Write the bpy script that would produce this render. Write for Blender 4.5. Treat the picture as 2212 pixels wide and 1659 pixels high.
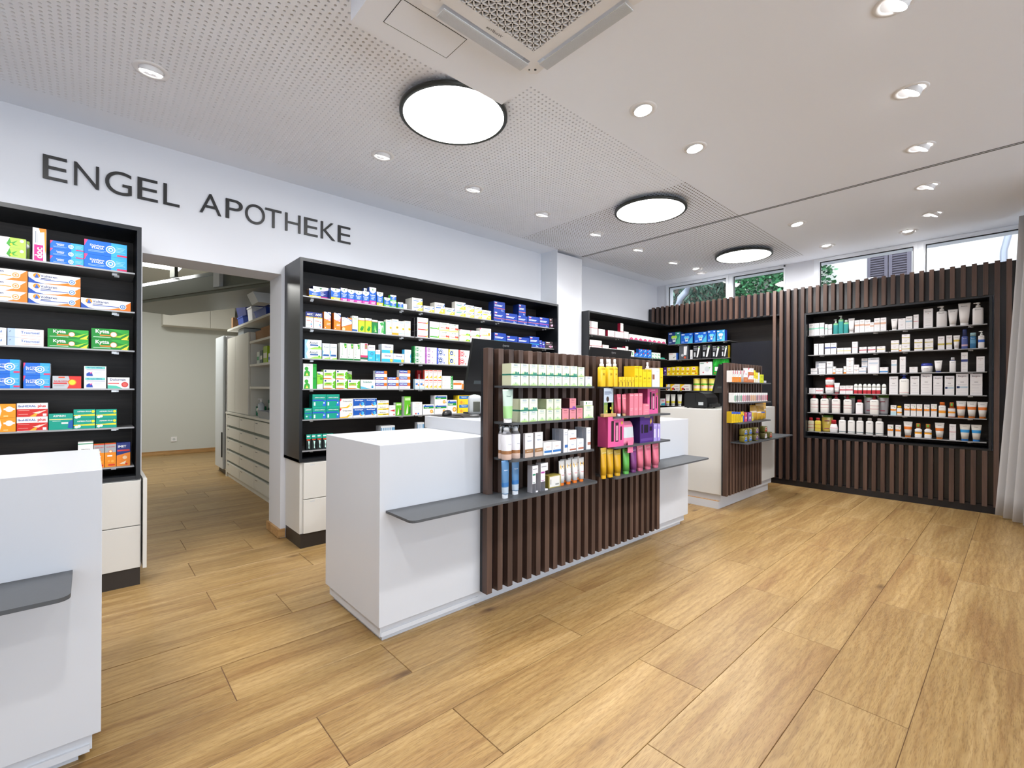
import bpy, bmesh, math, random
from mathutils import Vector, Matrix
random.seed(7)
for _o in list(bpy.data.objects): bpy.data.objects.remove(_o)
SC = bpy.context.scene
COL = SC.collection
# ------------------------------------------------------------ camera
# room axes: +X runs along the lettered wall towards the windows, +Y towards the lettered wall, Z up
cam_d = bpy.data.cameras.new('camera'); cam = bpy.data.objects.new('camera', cam_d); COL.objects.link(cam)
cam_d.sensor_width = 36; cam_d.lens = 1002.4/2212*36; cam_d.shift_y = 7.0/2212; cam_d.clip_start = .02; cam_d.clip_end = 200
_y, _r = math.radians(47.656), math.radians(.298)
_rt = Vector((math.sin(_y), -math.cos(_y), 0)); _dn = Vector((0, 0, -1)); _fw = Vector((math.cos(_y), math.sin(_y), 0))
_rt, _dn = math.cos(_r)*_rt-math.sin(_r)*_dn, math.sin(_r)*_rt+math.cos(_r)*_dn
_m = Matrix((_rt, -_dn, -_fw)).transposed().to_4x4(); _m.translation = Vector((0, 0, 1.25))
cam.matrix_world = _m
SC.camera = cam
# ------------------------------------------------------------ world (overcast daylight) and exposure
W = bpy.data.worlds.new('world'); SC.world = W; W.use_nodes = True
_bg = W.node_tree.nodes['Background']; _bg.inputs['Color'].default_value = (.80, .89, 1, 1); _bg.inputs['Strength'].default_value = 3.6
SC.view_settings.view_transform = 'Standard'; SC.view_settings.look = 'None'
SC.view_settings.exposure = 0.25; SC.view_settings.gamma = 1; SC.view_settings.use_curve_mapping = False
SPOT_W, DISC_W, BACK_W = 19.0, 28.0, 44.0          # watts: each downlight, each disc lamp, back-room panel

# ------------------------------------------------------------ helpers
def lin(h):
    if not isinstance(h, str): return tuple(h)
    h = [int(h[i:i+2], 16)/255 for i in (0, 2, 4)]
    return tuple(c/12.92 if c <= .04045 else ((c+.055)/1.055)**2.4 for c in h)
def new_mat(name):
    m = bpy.data.materials.new(name); m.use_nodes = True
    return m, m.node_tree, m.node_tree.nodes['Principled BSDF']
def flat(name, col, rough=.5, metal=0, spec=.5, bump=0, bscale=60, var=0, vscale=3, coat=0):
    m, t, b = new_mat(name); N, L = t.nodes, t.links
    c = lin(col); b.inputs['Base Color'].default_value = (*c, 1); b.inputs['Roughness'].default_value = rough
    b.inputs['Metallic'].default_value = metal; b.inputs['Specular IOR Level'].default_value = spec
    if coat: b.inputs['Coat Weight'].default_value = coat
    tc = N.new('ShaderNodeTexCoord')
    if var:
        n = N.new('ShaderNodeTexNoise'); n.inputs['Scale'].default_value = vscale; n.inputs['Detail'].default_value = 4
        L.new(tc.outputs['Object'], n.inputs['Vector'])
        r = N.new('ShaderNodeMix'); r.data_type = 'RGBA'; L.new(n.outputs['Fac'], r.inputs['Factor'])
        r.inputs['A'].default_value = (*[x*(1-var) for x in c], 1); r.inputs['B'].default_value = (*[min(1, x*(1+var)) for x in c], 1)
        L.new(r.outputs['Result'], b.inputs['Base Color'])
    if bump:
        n = N.new('ShaderNodeTexNoise'); n.inputs['Scale'].default_value = bscale; n.inputs['Detail'].default_value = 3
        L.new(tc.outputs['Object'], n.inputs['Vector'])
        q = N.new('ShaderNodeBump'); q.inputs['Strength'].default_value = bump; q.inputs['Distance'].default_value = .002
        L.new(n.outputs['Fac'], q.inputs['Height']); L.new(q.outputs['Normal'], b.inputs['Normal'])
    return m
def wood(name, c1, c2, c3, axis, rough=.5, fine=90, coarse=7, stretch=.06, rnd=True, bump=.15, knots=0):
    """grain running along axis (0 x, 1 y, 2 z), shifted per object so that neighbours differ"""
    m, t, b = new_mat(name); N, L = t.nodes, t.links
    tc = N.new('ShaderNodeTexCoord'); oi = N.new('ShaderNodeObjectInfo')
    add = N.new('ShaderNodeVectorMath'); add.operation = 'ADD'
    mul = N.new('ShaderNodeVectorMath'); mul.operation = 'SCALE'; mul.inputs[0].default_value = (31, 17, 23)
    L.new(oi.outputs['Random'], mul.inputs['Scale']); L.new(tc.outputs['Object'], add.inputs[0]); L.new(mul.outputs[0], add.inputs[1])
    def noise(scale, det, dist=0):
        mp = N.new('ShaderNodeMapping'); s = [scale]*3; s[axis] = scale*stretch; mp.inputs['Scale'].default_value = s
        L.new(add.outputs[0], mp.inputs['Vector'])
        n = N.new('ShaderNodeTexNoise'); n.inputs['Scale'].default_value = 1; n.inputs['Detail'].default_value = det; n.inputs['Distortion'].default_value = dist
        L.new(mp.outputs[0], n.inputs['Vector']); return n
    n1, n2 = noise(coarse, 5, 1.2), noise(fine, 3, .3)
    rp = N.new('ShaderNodeValToRGB'); e = rp.color_ramp.elements
    e[0].position = .3; e[0].color = (*lin(c1), 1); e[1].position = .72; e[1].color = (*lin(c3), 1)
    x = e.new(.5); x.color = (*lin(c2), 1)
    L.new(n1.outputs['Fac'], rp.inputs['Fac'])
    mx = N.new('ShaderNodeMix'); mx.data_type = 'RGBA'; mx.blend_type = 'MULTIPLY'; mx.inputs['Factor'].default_value = .42 if knots else .55
    L.new(rp.outputs['Color'], mx.inputs['A'])
    r2 = N.new('ShaderNodeValToRGB'); f = r2.color_ramp.elements; f[0].position = .32; f[0].color = (.55, .5, .46, 1); f[1].position = .6; f[1].color = (1, 1, 1, 1)
    L.new(n2.outputs['Fac'], r2.inputs['Fac']); L.new(r2.outputs['Color'], mx.inputs['B'])
    out = mx.outputs['Result']
    if knots:
        n3 = noise(320, 2, .2); r3 = N.new('ShaderNodeValToRGB'); g3 = r3.color_ramp.elements; g3[0].position = .36; g3[0].color = (.62, .55, .48, 1); g3[1].position = .5; g3[1].color = (1, 1, 1, 1)
        L.new(n3.outputs['Fac'], r3.inputs['Fac']); m3 = N.new('ShaderNodeMix'); m3.data_type = 'RGBA'; m3.blend_type = 'MULTIPLY'; m3.inputs['Factor'].default_value = .6
        L.new(out, m3.inputs['A']); L.new(r3.outputs['Color'], m3.inputs['B']); out = m3.outputs['Result']
        w1 = N.new('ShaderNodeTexWave'); w1.wave_type = 'BANDS'; w1.bands_direction = 'Y'; w1.inputs['Scale'].default_value = 9; w1.inputs['Distortion'].default_value = 9; w1.inputs['Detail'].default_value = 3; w1.inputs['Detail Scale'].default_value = 1.2
        mw = N.new('ShaderNodeMapping'); mw.inputs['Scale'].default_value = (.35, 1, 1); L.new(add.outputs[0], mw.inputs['Vector']); L.new(mw.outputs[0], w1.inputs['Vector'])
        rw = N.new('ShaderNodeValToRGB'); gw = rw.color_ramp.elements; gw[0].position = .0; gw[0].color = (.78, .7, .6, 1); gw[1].position = .45; gw[1].color = (1, 1, 1, 1); L.new(w1.outputs['Fac'], rw.inputs['Fac'])
        m4 = N.new('ShaderNodeMix'); m4.data_type = 'RGBA'; m4.blend_type = 'MULTIPLY'; m4.inputs['Factor'].default_value = .5; L.new(out, m4.inputs['A']); L.new(rw.outputs['Color'], m4.inputs['B']); out = m4.outputs['Result']
        mp = N.new('ShaderNodeMapping'); s = [knots]*3; s[axis] = knots*.45; mp.inputs['Scale'].default_value = s; L.new(add.outputs[0], mp.inputs['Vector'])
        v = N.new('ShaderNodeTexVoronoi'); v.inputs['Scale'].default_value = 1; L.new(mp.outputs[0], v.inputs['Vector'])
        rk = N.new('ShaderNodeValToRGB'); g = rk.color_ramp.elements; g[0].position = .015; g[0].color = (.22, .14, .08, 1); g[1].position = .1; g[1].color = (1, 1, 1, 1)
        L.new(v.outputs['Distance'], rk.inputs['Fac'])
        mk = N.new('ShaderNodeMix'); mk.data_type = 'RGBA'; mk.blend_type = 'MULTIPLY'; mk.inputs['Factor'].default_value = .75
        L.new(out, mk.inputs['A']); L.new(rk.outputs['Color'], mk.inputs['B']); out = mk.outputs['Result']
    if rnd:
        hv = N.new('ShaderNodeHueSaturation'); mr = N.new('ShaderNodeMapRange'); mr.inputs['To Min'].default_value = .92; mr.inputs['To Max'].default_value = 1.08
        L.new(oi.outputs['Random'], mr.inputs['Value']); L.new(mr.outputs[0], hv.inputs['Value']); L.new(out, hv.inputs['Color']); out = hv.outputs['Color']
    L.new(out, b.inputs['Base Color']); b.inputs['Roughness'].default_value = rough
    q = N.new('ShaderNodeBump'); q.inputs['Strength'].default_value = bump; q.inputs['Distance'].default_value = .001
    L.new(n2.outputs['Fac'], q.inputs['Height']); L.new(q.outputs['Normal'], b.inputs['Normal'])
    return m
def vcol(name, rough, spec=.5, trans=0):
    m, t, b = new_mat(name)
    a = t.nodes.new('ShaderNodeVertexColor'); a.layer_name = 'Col'
    t.links.new(a.outputs['Color'], b.inputs['Base Color']); b.inputs['Roughness'].default_value = rough
    b.inputs['Specular IOR Level'].default_value = spec; b.inputs['Transmission Weight'].default_value = trans
    return m
def emit(name, col, s):
    m, t, b = new_mat(name); b.inputs['Base Color'].default_value = (.8, .8, .8, 1)
    b.inputs['Emission Color'].default_value = (*col, 1); b.inputs['Emission Strength'].default_value = s
    return m
def glass(name, rough=0, col=(1, 1, 1), thin=.06):
    m, t, b = new_mat(name); N, L = t.nodes, t.links
    tr = N.new('ShaderNodeBsdfTransparent'); tr.inputs['Color'].default_value = (*col, 1)
    gl = N.new('ShaderNodeBsdfGlossy'); gl.inputs['Roughness'].default_value = rough
    fr = N.new('ShaderNodeFresnel'); fr.inputs['IOR'].default_value = 1.45
    mx = N.new('ShaderNodeMixShader'); L.new(fr.outputs[0], mx.inputs['Fac']); L.new(tr.outputs[0], mx.inputs[1]); L.new(gl.outputs[0], mx.inputs[2])
    L.new(mx.outputs[0], N['Material Output'].inputs['Surface']); N.remove(b)
    return m
M = dict(
 wall=flat('wall_paint', 'dadce2', .75, bump=.08, bscale=250),
 ceil=flat('ceiling_paint', 'eff3fb', .8, bump=.05, bscale=200),
 void=flat('ceiling_void', '6a615a', .9),
 lam=flat('white_laminate', 'cdd0d6', .32, var=.01),
 lamw=flat('cream_laminate', 'd3d2ce', .35, var=.01),
 plinth=flat('dark_plinth', '2a2522', .45, var=.15),
 black=flat('black_metal_frame', '15181d', .35, var=.1),
 panel=flat('black_panel', '1a1b21', .22, var=.1),
 back=wood('dark_oak_back', '1c1714', '2a231f', '39302a', 0, .55, 120, 9, .05, False),
 backy=wood('dark_oak_back_side', '1c1714', '2a231f', '39302a', 1, .55, 120, 9, .05, False),
 slat=wood('walnut_slat', '3c2c26', '543f36', '6a5247', 2, .45, 140, 8, .04),
 floor=wood('oak_plank_tile', '927146', 'a48655', 'b59868', 0, .4, 70, 7, .09, True, .12, 3.2),
 grout=flat('grout', '7d5f4c', .8),
 skirt=wood('oak_skirting', 'a37a49', 'b98f5a', 'cda772', 0, .5, 80, 8, .1, False),
 anth=flat('anthracite_board', '4b4e52', .5, var=.08, vscale=40, bump=.05, bscale=300),
 shelf=flat('grey_metal_shelf', '77787a', .4, .3),
 edge=flat('shelf_edge_strip', 'a2a3a6', .4, .2),
 clip=flat('steel_clip', 'd0d0d0', .3, .6),
 steel=flat('dull_steel', '6e7168', .42, .55, var=.08),
 steeld=flat('dark_steel', '555e62', .35, .5, var=.1),
 roomw=flat('back_room_paint', 'c8cac4', .8, bump=.05),
 roomc=flat('back_room_cupboard', 'd8d6cd', .45),
 frame=flat('window_frame_white', 'e4e8ee', .4),
 gasket=flat('window_gasket', '1c1d20', .6),
 letter=flat('black_letter', '1b1b1d', .4),
 plastic_k=flat('black_plastic', '17181a', .4, var=.1),
 plastic_g=flat('grey_plastic', 'c3c8cb', .4),
 flap=flat('air_flap_plastic', 'd4d8dc', .5),
 plastic_w=flat('white_plastic', 'eaeaec', .4),
 lampring=flat('dark_lamp_rim', '3a3d3b', .4, .5),
 fabric=flat('grey_curtain_fabric', 'c0c0c2', .9, bump=.5, bscale=900, var=.06, vscale=300),
 card=vcol('printed_card', .42, .4), plast=vcol('moulded_plastic', .3, .5), foil=vcol('printed_foil', .22, .7),
 clear=glass('clear_plastic', .05, (.93, .95, .97)), pane=glass('window_glass'),
 disc=emit('disc_diffuser', (1, .98, .95), 9), bulb=emit('downlight_bulb', (1, .97, .93), 14), tube=emit('back_room_light', (1, 1, .97), 6),
 led=emit('green_led', (.1, 1, .4), 1.2),
 render=flat('house_render', 'f0ede6', .9, bump=.6, bscale=60, var=.04, vscale=20),
 shutter=flat('shutter_paint', '5a5560', .7, var=.15, vscale=30), zinc=flat('zinc_pipe', '9297a3', .4, .6, var=.1),
 leaf=vcol('foliage', .6, .3), bark=flat('bark', '4a4038', .9, var=.2), soil=flat('soil', '5b554a', .95),
 hole=flat('grille_dark', '191a1d', .8), cardb=flat('brown_cardboard', '9c7550', .85, var=.08), wicker=flat('wicker', '8f7a58', .9, bump=1, bscale=120, var=.3, vscale=80),
 lightwood=wood('light_wood', 'c79a68', 'd5ab7a', 'e0bb8d', 0, .55, 90, 9, .1, False),
)
class MB:
    """collects polygons, builds ONE mesh object"""
    def __init__(s): s.v, s.f, s.c, s.sm = [], [], [], []
    def poly(s, pts, col=None, smooth=False):
        n = len(s.v); s.v += [tuple(p) for p in pts]; s.f.append(tuple(range(n, n+len(pts)))); s.c.append(col); s.sm.append(smooth)
    def mesh(s, vs, fs, col=None, smooth=False):
        n = len(s.v); s.v += [tuple(p) for p in vs]
        for f in fs: s.f.append(tuple(i+n for i in f)); s.c.append(col); s.sm.append(smooth)
    def box(s, x0, y0, z0, x1, y1, z1, col=None, cols=None):
        v = [(x0, y0, z0), (x1, y0, z0), (x1, y1, z0), (x0, y1, z0), (x0, y0, z1), (x1, y0, z1), (x1, y1, z1), (x0, y1, z1)]
        F = [(0, 3, 2, 1), (4, 5, 6, 7), (0, 1, 5, 4), (2, 3, 7, 6), (1, 2, 6, 5), (3, 0, 4, 7)]   # bottom top front back right left
        n = len(s.v); s.v += v
        for i, f in enumerate(F): s.f.append(tuple(k+n for k in f)); s.c.append(cols[i] if cols else col); s.sm.append(False)
        return s
    def bbox(s, x0, y0, z0, x1, y1, z1, b=.004, col=None):
        """box with chamfered vertical and horizontal edges"""
        b = min(b, (x1-x0)*.45, (y1-y0)*.45, (z1-z0)*.45)
        bm = bmesh.new(); bmesh.ops.create_cube(bm, size=1)
        for v in bm.verts: v.co = ((x0+x1)/2+v.co.x*(x1-x0), (y0+y1)/2+v.co.y*(y1-y0), (z0+z1)/2+v.co.z*(z1-z0))
        bmesh.ops.bevel(bm, geom=bm.edges[:], offset=b, segments=1, affect='EDGES', profile=.5)
        bm.verts.ensure_lookup_table(); n = len(s.v); s.v += [tuple(v.co) for v in bm.verts]
        for f in bm.faces: s.f.append(tuple(v.index+n for v in f.verts)); s.c.append(col); s.sm.append(False)
        bm.free(); return s
    def prism(s, pts, z0, z1, col=None):
        n = len(pts); a = [(p[0], p[1], z0) for p in pts]; b = [(p[0], p[1], z1) for p in pts]
        s.mesh(a+b, [tuple(range(n))[::-1], tuple(range(n, 2*n))]+[(i, (i+1) % n, n+(i+1) % n, n+i) for i in range(n)], col); return s
    def loft(s, rings, col=None, cap=True, smooth=True, cols=None):
        n = len(rings[0]); vs = [p for r in rings for p in r]; base = len(s.v); s.v += [tuple(p) for p in vs]
        for k in range(len(rings)-1):
            for i in range(n):
                j = (i+1) % n; s.f.append((base+k*n+i, base+k*n+j, base+(k+1)*n+j, base+(k+1)*n+i)); s.c.append(cols[k] if cols else col); s.sm.append(smooth)
        if cap:
            s.f.append(tuple(base+i for i in range(n))[::-1]); s.c.append(cols[0] if cols else col); s.sm.append(False)
            s.f.append(tuple(base+(len(rings)-1)*n+i for i in range(n))); s.c.append(cols[-1] if cols else col); s.sm.append(False)
        return s
    def tube(s, path, r, n=8, col=None):
        P = [Vector(p) for p in path]; rings = []
        for i, p in enumerate(P):
            d = (P[min(i+1, len(P)-1)]-P[max(i-1, 0)]).normalized()
            u = d.cross(Vector((0, 0, 1)) if abs(d.z) < .9 else Vector((1, 0, 0))).normalized(); w = d.cross(u)
            rr = r[i] if isinstance(r, (list, tuple)) else r
            rings.append([p+rr*(math.cos(a)*u+math.sin(a)*w) for a in [2*math.pi*k/n for k in range(n)]])
        return s.loft(rings, col)
    def cyl(s, cx, cy, z0, z1, r0, r1=None, n=24, col=None):
        r1 = r0 if r1 is None else r1
        return s.loft([[(cx+r*math.cos(2*math.pi*k/n), cy+r*math.sin(2*math.pi*k/n), z) for k in range(n)] for r, z in ((r0, z0), (r1, z1))], col)
    def data(s, name, mat):
        me = bpy.data.meshes.new(name); me.from_pydata(s.v, [], s.f)
        if mat: me.materials.append(mat)
        me.polygons.foreach_set('use_smooth', s.sm)
        if any(c is not None for c in s.c):
            a = me.color_attributes.new('Col', 'FLOAT_COLOR', 'CORNER'); buf = []
            for f, c in zip(s.f, s.c):
                buf += [*(lin(c) if c is not None else (.8, .8, .8)), 1]*len(f)
            a.data.foreach_set('color', buf)
        me.validate(); return me
    def build(s, name, mat, parent=None, loc=None):
        return link(name, s.data(name, mat), parent, loc)
def link(name, data, parent=None, loc=None, rotz=0):
    o = bpy.data.objects.new(name, data); COL.objects.link(o)
    if parent is not None: o.parent = parent
    if loc is not None: o.location = loc
    if rotz: o.rotation_euler = (0, 0, rotz)
    return o
def tag(o, label, cat, group=None):
    o['label'] = label; o['category'] = cat
    if group: o['group'] = group
    return o
def empty(name, loc, label, cat, group=None, rotz=0):
    o = link(name, None, None, loc, rotz); o.empty_display_size = .05
    return tag(o, label, cat, group)
def struct(o): o['kind'] = 'structure'; return o
def box(name, mat, x0, y0, z0, x1, y1, z1, parent=None, b=0):
    m = MB(); (m.bbox(x0, y0, z0, x1, y1, z1, b) if b else m.box(x0, y0, z0, x1, y1, z1))
    return m.build(name, mat, parent)
ORD = 'first second third fourth fifth sixth seventh eighth ninth tenth eleventh twelfth thirteenth fourteenth fifteenth sixteenth seventeenth eighteenth nineteenth twentieth twenty-first twenty-second twenty-third twenty-fourth twenty-fifth twenty-sixth twenty-seventh twenty-eighth twenty-ninth thirtieth'.split()

# ------------------------------------------------------------ text outlines (default font) cached as 2-D triangles
_TX = {}
def glyphs(t, bold=0, res=2):
    k = (t, bold, res)
    if k in _TX: return _TX[k]
    cu = bpy.data.curves.new('t', 'FONT'); cu.body = t; cu.resolution_u = res; cu.offset = bold
    o = bpy.data.objects.new('t', cu); COL.objects.link(o)
    dg = bpy.context.evaluated_depsgraph_get(); me = bpy.data.meshes.new_from_object(o.evaluated_get(dg))
    v = [(p.co.x, p.co.y) for p in me.vertices]; f = [tuple(p.vertices) for p in me.polygons]
    bpy.data.objects.remove(o); bpy.data.curves.remove(cu); bpy.data.meshes.remove(me)
    x0 = min(p[0] for p in v); x1 = max(p[0] for p in v); y0 = min(p[1] for p in v); y1 = max(p[1] for p in v)
    _TX[k] = ([(p[0]-x0, p[1]-y0) for p in v], f, x1-x0, y1-y0)
    return _TX[k]
def text_fit(t, w, h, bold=0, rot=False):
    """text as (verts, faces) centred on 0,0 inside w x h"""
    v, f, tw, th = glyphs(t, bold)
    if rot: s = min(w/th, h/tw); return [(-(q[1]-th/2)*s, (q[0]-tw/2)*s) for q in v], f
    s = min(w/tw, h/th); return [((q[0]-tw/2)*s, (q[1]-th/2)*s) for q in v], f

# ============================================================ STRUCTURE
H = 2.94
# floor: grout bed with plank tiles 1.2 x 0.3 m
fb = MB(); fb.box(-4.2, -3.3, -.2, 7.25, 4.1, -.004); fb.box(-1.6, 4.1, -.2, 3.2, 10.45, -.004)
floor = struct(fb.build('floor', M['grout']))
pm = MB(); pm.bbox(-.5985, -.1505, -.012, .5985, .1505, 0, .0012); PLANK = pm.data('plank', M['floor'])
OFF = {0: .63, 1: 1.035, 2: .255, 3: .68, 4: 1.05, 5: .64, 6: 1.05, 7: .438, 8: .03, 9: .835, 10: .53, 11: 1.165, 12: .52, 13: .937, 14: .55, 15: .99, 16: .63, 17: .25, 18: .81, 19: .4, 20: 1.0, 21: .85, 22: .3, 23: .7, 24: .945}
PY = lambda r: -.028+.303*r if r <= 8 else -.028+.303*8+.312*(r-8)
for r in range(-10, 34):
    yc = (PY(r)+PY(r+1))/2
    if not -3.1 < yc < 10.4: continue
    off = OFF.get(r, (r*.43) % 1.2)
    for k in range(-4, 7):
        xc = off+1.2*k+.6
        if yc < 4.0 and not -3.1 < xc < 7.3: continue
        if yc >= 4.0 and not -.4 < xc < 2.0: continue
        p = link('plank', PLANK, floor, (xc, yc, 0))
        if r > 8: p.scale.y = .312/.303

# lettered wall (with doorway) and the wall's thickness
wl = MB()
for a in ((-4.2, 4.1, 0, .27, 4.42, H+.2), (1.165, 4.1, 0, 7.25, 4.42, H+.2), (.27, 4.1, 2.168, 1.165, 4.42, H+.2)): wl.box(*a)
wall_left = struct(wl.build('wall_left', M['wall']))
bb = MB(); bb.box(1.147, 4.088, .006, 1.165, 4.435, .075); bb.box(1.165, 4.088, .006, 1.2, 4.1, .075)
struct(bb.build('baseboard_left', M['skirt']))
# window wall
wr = MB()
wr.box(7.06, -3.3, 0, 7.25, 4.1, 2.46); wr.box(7.06, -3.3, 2.9, 7.25, 4.1, H+.2)
wr.box(7.0, 1.83, 2.46, 7.25, 2.175, H); wr.box(7.0, 3.945, 2.46, 7.25, 4.1, H); wr.box(7.06, -3.3, 2.46, 7.25, .0, H)
wr.box(6.99, .0, 2.455, 7.06, 4.1, 2.4601)
wall_right = struct(wr.build('wall_right', M['wall']))
# walls behind the camera: plain side wall, shop front with large openings
box('wall_back', M['wall'], -4.4, -3.3, 0, -4.2, 4.42, H+.2)['kind'] = 'structure'
wf = MB(); wf.box(-4.2, -3.5, 0, 7.25, -3.3, .35); wf.box(-4.2, -3.5, 2.7, 7.25, -3.3, H+.2)
for x in (-4.2, -1.4, 1.5, 4.4, 7.05): wf.box(x, -3.5, .35, x+.2, -3.3, 2.7)
struct(wf.build('wall_front', M['wall']))
sw = MB()
for x in (-4.0, -1.2, 1.7, 4.6): sw.box(x, -3.41, .35, x+2.6 if x < 0 else x+2.65, -3.4, 2.7)
struct(sw.build('window_5', M['pane']))

# windows: white frame, gasket, pane, each glazed light its own part
def window(n, ya, yb, fa, fb_):
    """frame from ya to yb, glass from fa to fb_ (y, decreasing)"""
    m = MB(); z0, z1 = 2.46, 2.94
    m.box(7.0, fa, z0, 7.06, ya, z1); m.box(7.0, yb, z0, 7.06, fb_, z1); m.box(7.0, fb_, 2.895, 7.06, fa, z1); m.box(7.0, fb_, z0, 7.06, fa, 2.5)
    m.box(6.99, fa+.012, z0, 7.0, ya-.012, z1-.008); m.box(6.99, yb+.012, z0, 7.0, fb_-.012, z1-.008); m.box(6.99, fb_-.012, 2.91, 7.0, fa+.012, z1-.008)
    o = struct(m.build('window_%d' % n, M['frame']))
    g = MB()
    for a in ((fa-.008, 2.5, fa, 2.895), (fb_, 2.5, fb_+.008, 2.895)): g.box(7.012, a[0], a[1], 7.03, a[2], a[3])
    g.box(7.012, fb_, 2.885, 7.03, fa, 2.895); g.box(7.012, fb_, 2.5, 7.03, fa, 2.508); g.build('gasket', M['gasket'], o)
    p = MB(); p.box(7.03, fb_, 2.5, 7.036, fa, 2.895); p.build('pane', M['pane'], o)
window(1, 3.945, 2.913, 3.89, 2.967); window(2, 2.913, 2.175, 2.859, 2.18)
window(3, 1.83, .79, 1.765, .84); window(4, .79, .0, .736, .012)

# ceiling: smooth plasterboard with a perforated acoustic field
X0P, X1P, Y0P, Y1P, PT = -2.0, 6.72, 1.853, 3.85, .0313
nx, ny = int((X1P-X0P)/PT), int((Y1P-Y0P)/PT); X1P = X0P+nx*PT; Y1P = Y0P+ny*PT
cm = MB()
for a in ((-4.2, -3.3, 7.25, Y0P), (-4.2, Y1P, 7.25, 4.1), (-4.2, Y0P, X0P, Y1P), (X1P, Y0P, 7.25, Y1P)): cm.box(a[0], a[1], H, a[2], a[3], H+.012)
ceiling = struct(cm.build('ceiling', M['ceil']))
hm = MB(); R_ = .0077
for i in range(nx):
    xc = X0P+(i+.5)*PT; far = xc > 3.6; n = 6 if far else 10
    for j in range(ny):
        yc = Y0P+(j+.5)*PT; h = PT/2; b = len(hm.v)
        hm.v += [(xc-h, yc-h, H), (xc+h, yc-h, H), (xc+h, yc+h, H), (xc-h, yc+h, H)]
        A = [2*math.pi*k/n-3*math.pi/4 for k in range(n)]
        hm.v += [(xc+R_*math.cos(a), yc+R_*math.sin(a), H) for a in A]
        q = [0 if (a+3*math.pi/4) < math.pi/2-1e-6 else 1 if (a+3*math.pi/4) < math.pi-1e-6 else 2 if (a+3*math.pi/4) < 1.5*math.pi-1e-6 else 3 for a in A]
        for k in range(n):
            k2 = (k+1) % n; f = [b+4+k2, b+4+k, b+q[k]] if q[k] == q[k2] and k2 else [b+4+k2, b+4+k, b+q[k], b+((q[k]+1) % 4)]
            hm.f.append(tuple(f)); hm.c.append(None); hm.sm.append(False)
        if not far:
            hm.v += [(xc+R_*math.cos(a), yc+R_*math.sin(a), H+.011) for a in A]
            for k in range(n): k2 = (k+1) % n; hm.f.append((b+4+k, b+4+k2, b+4+n+k2, b+4+n+k)); hm.c.append(None); hm.sm.append(True)
pp = hm.build('perforated_panel', M['ceil'], ceiling); pp['kind'] = 'stuff'
box('acoustic_fleece', M['void'], X0P, Y0P, H+.011, X1P, Y1P, H+.016, ceiling)
struct(box('roof_slab', M['wall'], -4.4, -3.5, H+.2, 7.25, 4.42, H+.3)).name = 'ceiling.001'
# curtain rail let into the ceiling
tr = MB()
for dx in (-.016, .009): tr.box(4.70+dx, -3.2, H-.004, 4.70+dx+.007, 3.82, H+.003)
struct(tr.build('trim_1', M['shelf']))
# lowered plaster box that carries the air conditioner
bx_ = MB(); bx_.box(.816, .35, 2.8, 1.667, 1.925, H-.001); struct(bx_.build('trim_2', M['ceil']))
# corner column
struct(box('trim_3', M['wall'], 4.225, 3.83, 0, 4.70, 4.1, 2.905))
e = MB(); e.box(4.219, 3.822, 0, 4.226, 4.1, H); struct(e.build('trim_4', M['frame']))

# ============================================================ CEILING THINGS
def lamp_disc(i, x, y, where):
    t = empty('disc_lamp', (x, y, 2.886), 'round flat disc lamp with dark rim, %s' % where, 'lamp', 'disc lamps under the perforated ceiling')
    r = MB(); n = 64; R, r0 = .325, .303
    ring = lambda rr, z: [(rr*math.cos(2*math.pi*k/n), rr*math.sin(2*math.pi*k/n), z) for k in range(n)]
    r.loft([ring(r0, .004), ring(r0, 0), ring(R-.004, 0), ring(R, .004), ring(R, .02), ring(R-.01, .023), ring(.1, .024)], cap=False); r.build('rim', M['lampring'], t)
    d = MB(); d.cyl(0, 0, .003, .006, r0, n=n); d.build('diffuser', M['disc'], t)
    s = MB(); s.cyl(0, 0, .024, H-2.886, .12, n=24); s.build('mount', M['lampring'], t)
    l = bpy.data.lights.new('disc_light', 'AREA'); l.shape = 'DISK'; l.size = .58; l.energy = DISC_W; l.color = (1, .98, .96)
    lo = link('light', l, t, (0, 0, -.004))
for i, (x, wh) in enumerate(((1.635, 'nearest the air conditioner'), (3.85, 'middle one of the row'), (6.0, 'nearest the windows'))): lamp_disc(i, x, 2.33, wh)
lamp_disc(3, -.58, 2.33, 'beyond the left edge of the picture')
_dl = {}
def downlight(x, y, aim, label, k_=1.0):
    t = empty('downlight', (x, y, H), label, 'ceiling light', 'recessed downlights')
    if 'ring' not in _dl:
        n = 28; rg = lambda r, z: [(r*math.cos(2*math.pi*k/n), r*math.sin(2*math.pi*k/n), z) for k in range(n)]
        a = MB(); a.loft([rg(.082, 0), rg(.08, -.004), rg(.06, -.004), rg(.057, 0)], cap=False); _dl['ring'] = a.data('bezel', M['plastic_w'])
        a = MB(); a.loft([rg(.052, -.012), rg(.054, .0), rg(.05, .02)], cap=False); _dl['col'] = a.data('gimbal', M['plastic_w'])
        a = MB(); a.cyl(0, 0, -.009, -.006, .05, n=n); _dl['bulb'] = a.data('bulb', M['bulb'])
    link('bezel', _dl['ring'], t)
    dx, dy = aim; ang = math.atan2(math.hypot(dx, dy), 1)*.7
    g = link('gimbal', _dl['col'], t); b = link('bulb', _dl['bulb'], t)
    q = Vector((0, 0, -1)).rotation_difference(Vector((dx, dy, -2.2)).normalized()).to_euler()
    for o in (g, b): o.rotation_euler = q
    l = bpy.data.lights.new('spot', 'SPOT'); l.energy = SPOT_W*k_; l.spot_size = math.radians(100); l.spot_blend = .9; l.shadow_soft_size = .035; l.color = (1, .98, .96)
    s = link('light', l, t, (dx*.02, dy*.02, -.03)); s.rotation_euler = q
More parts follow.
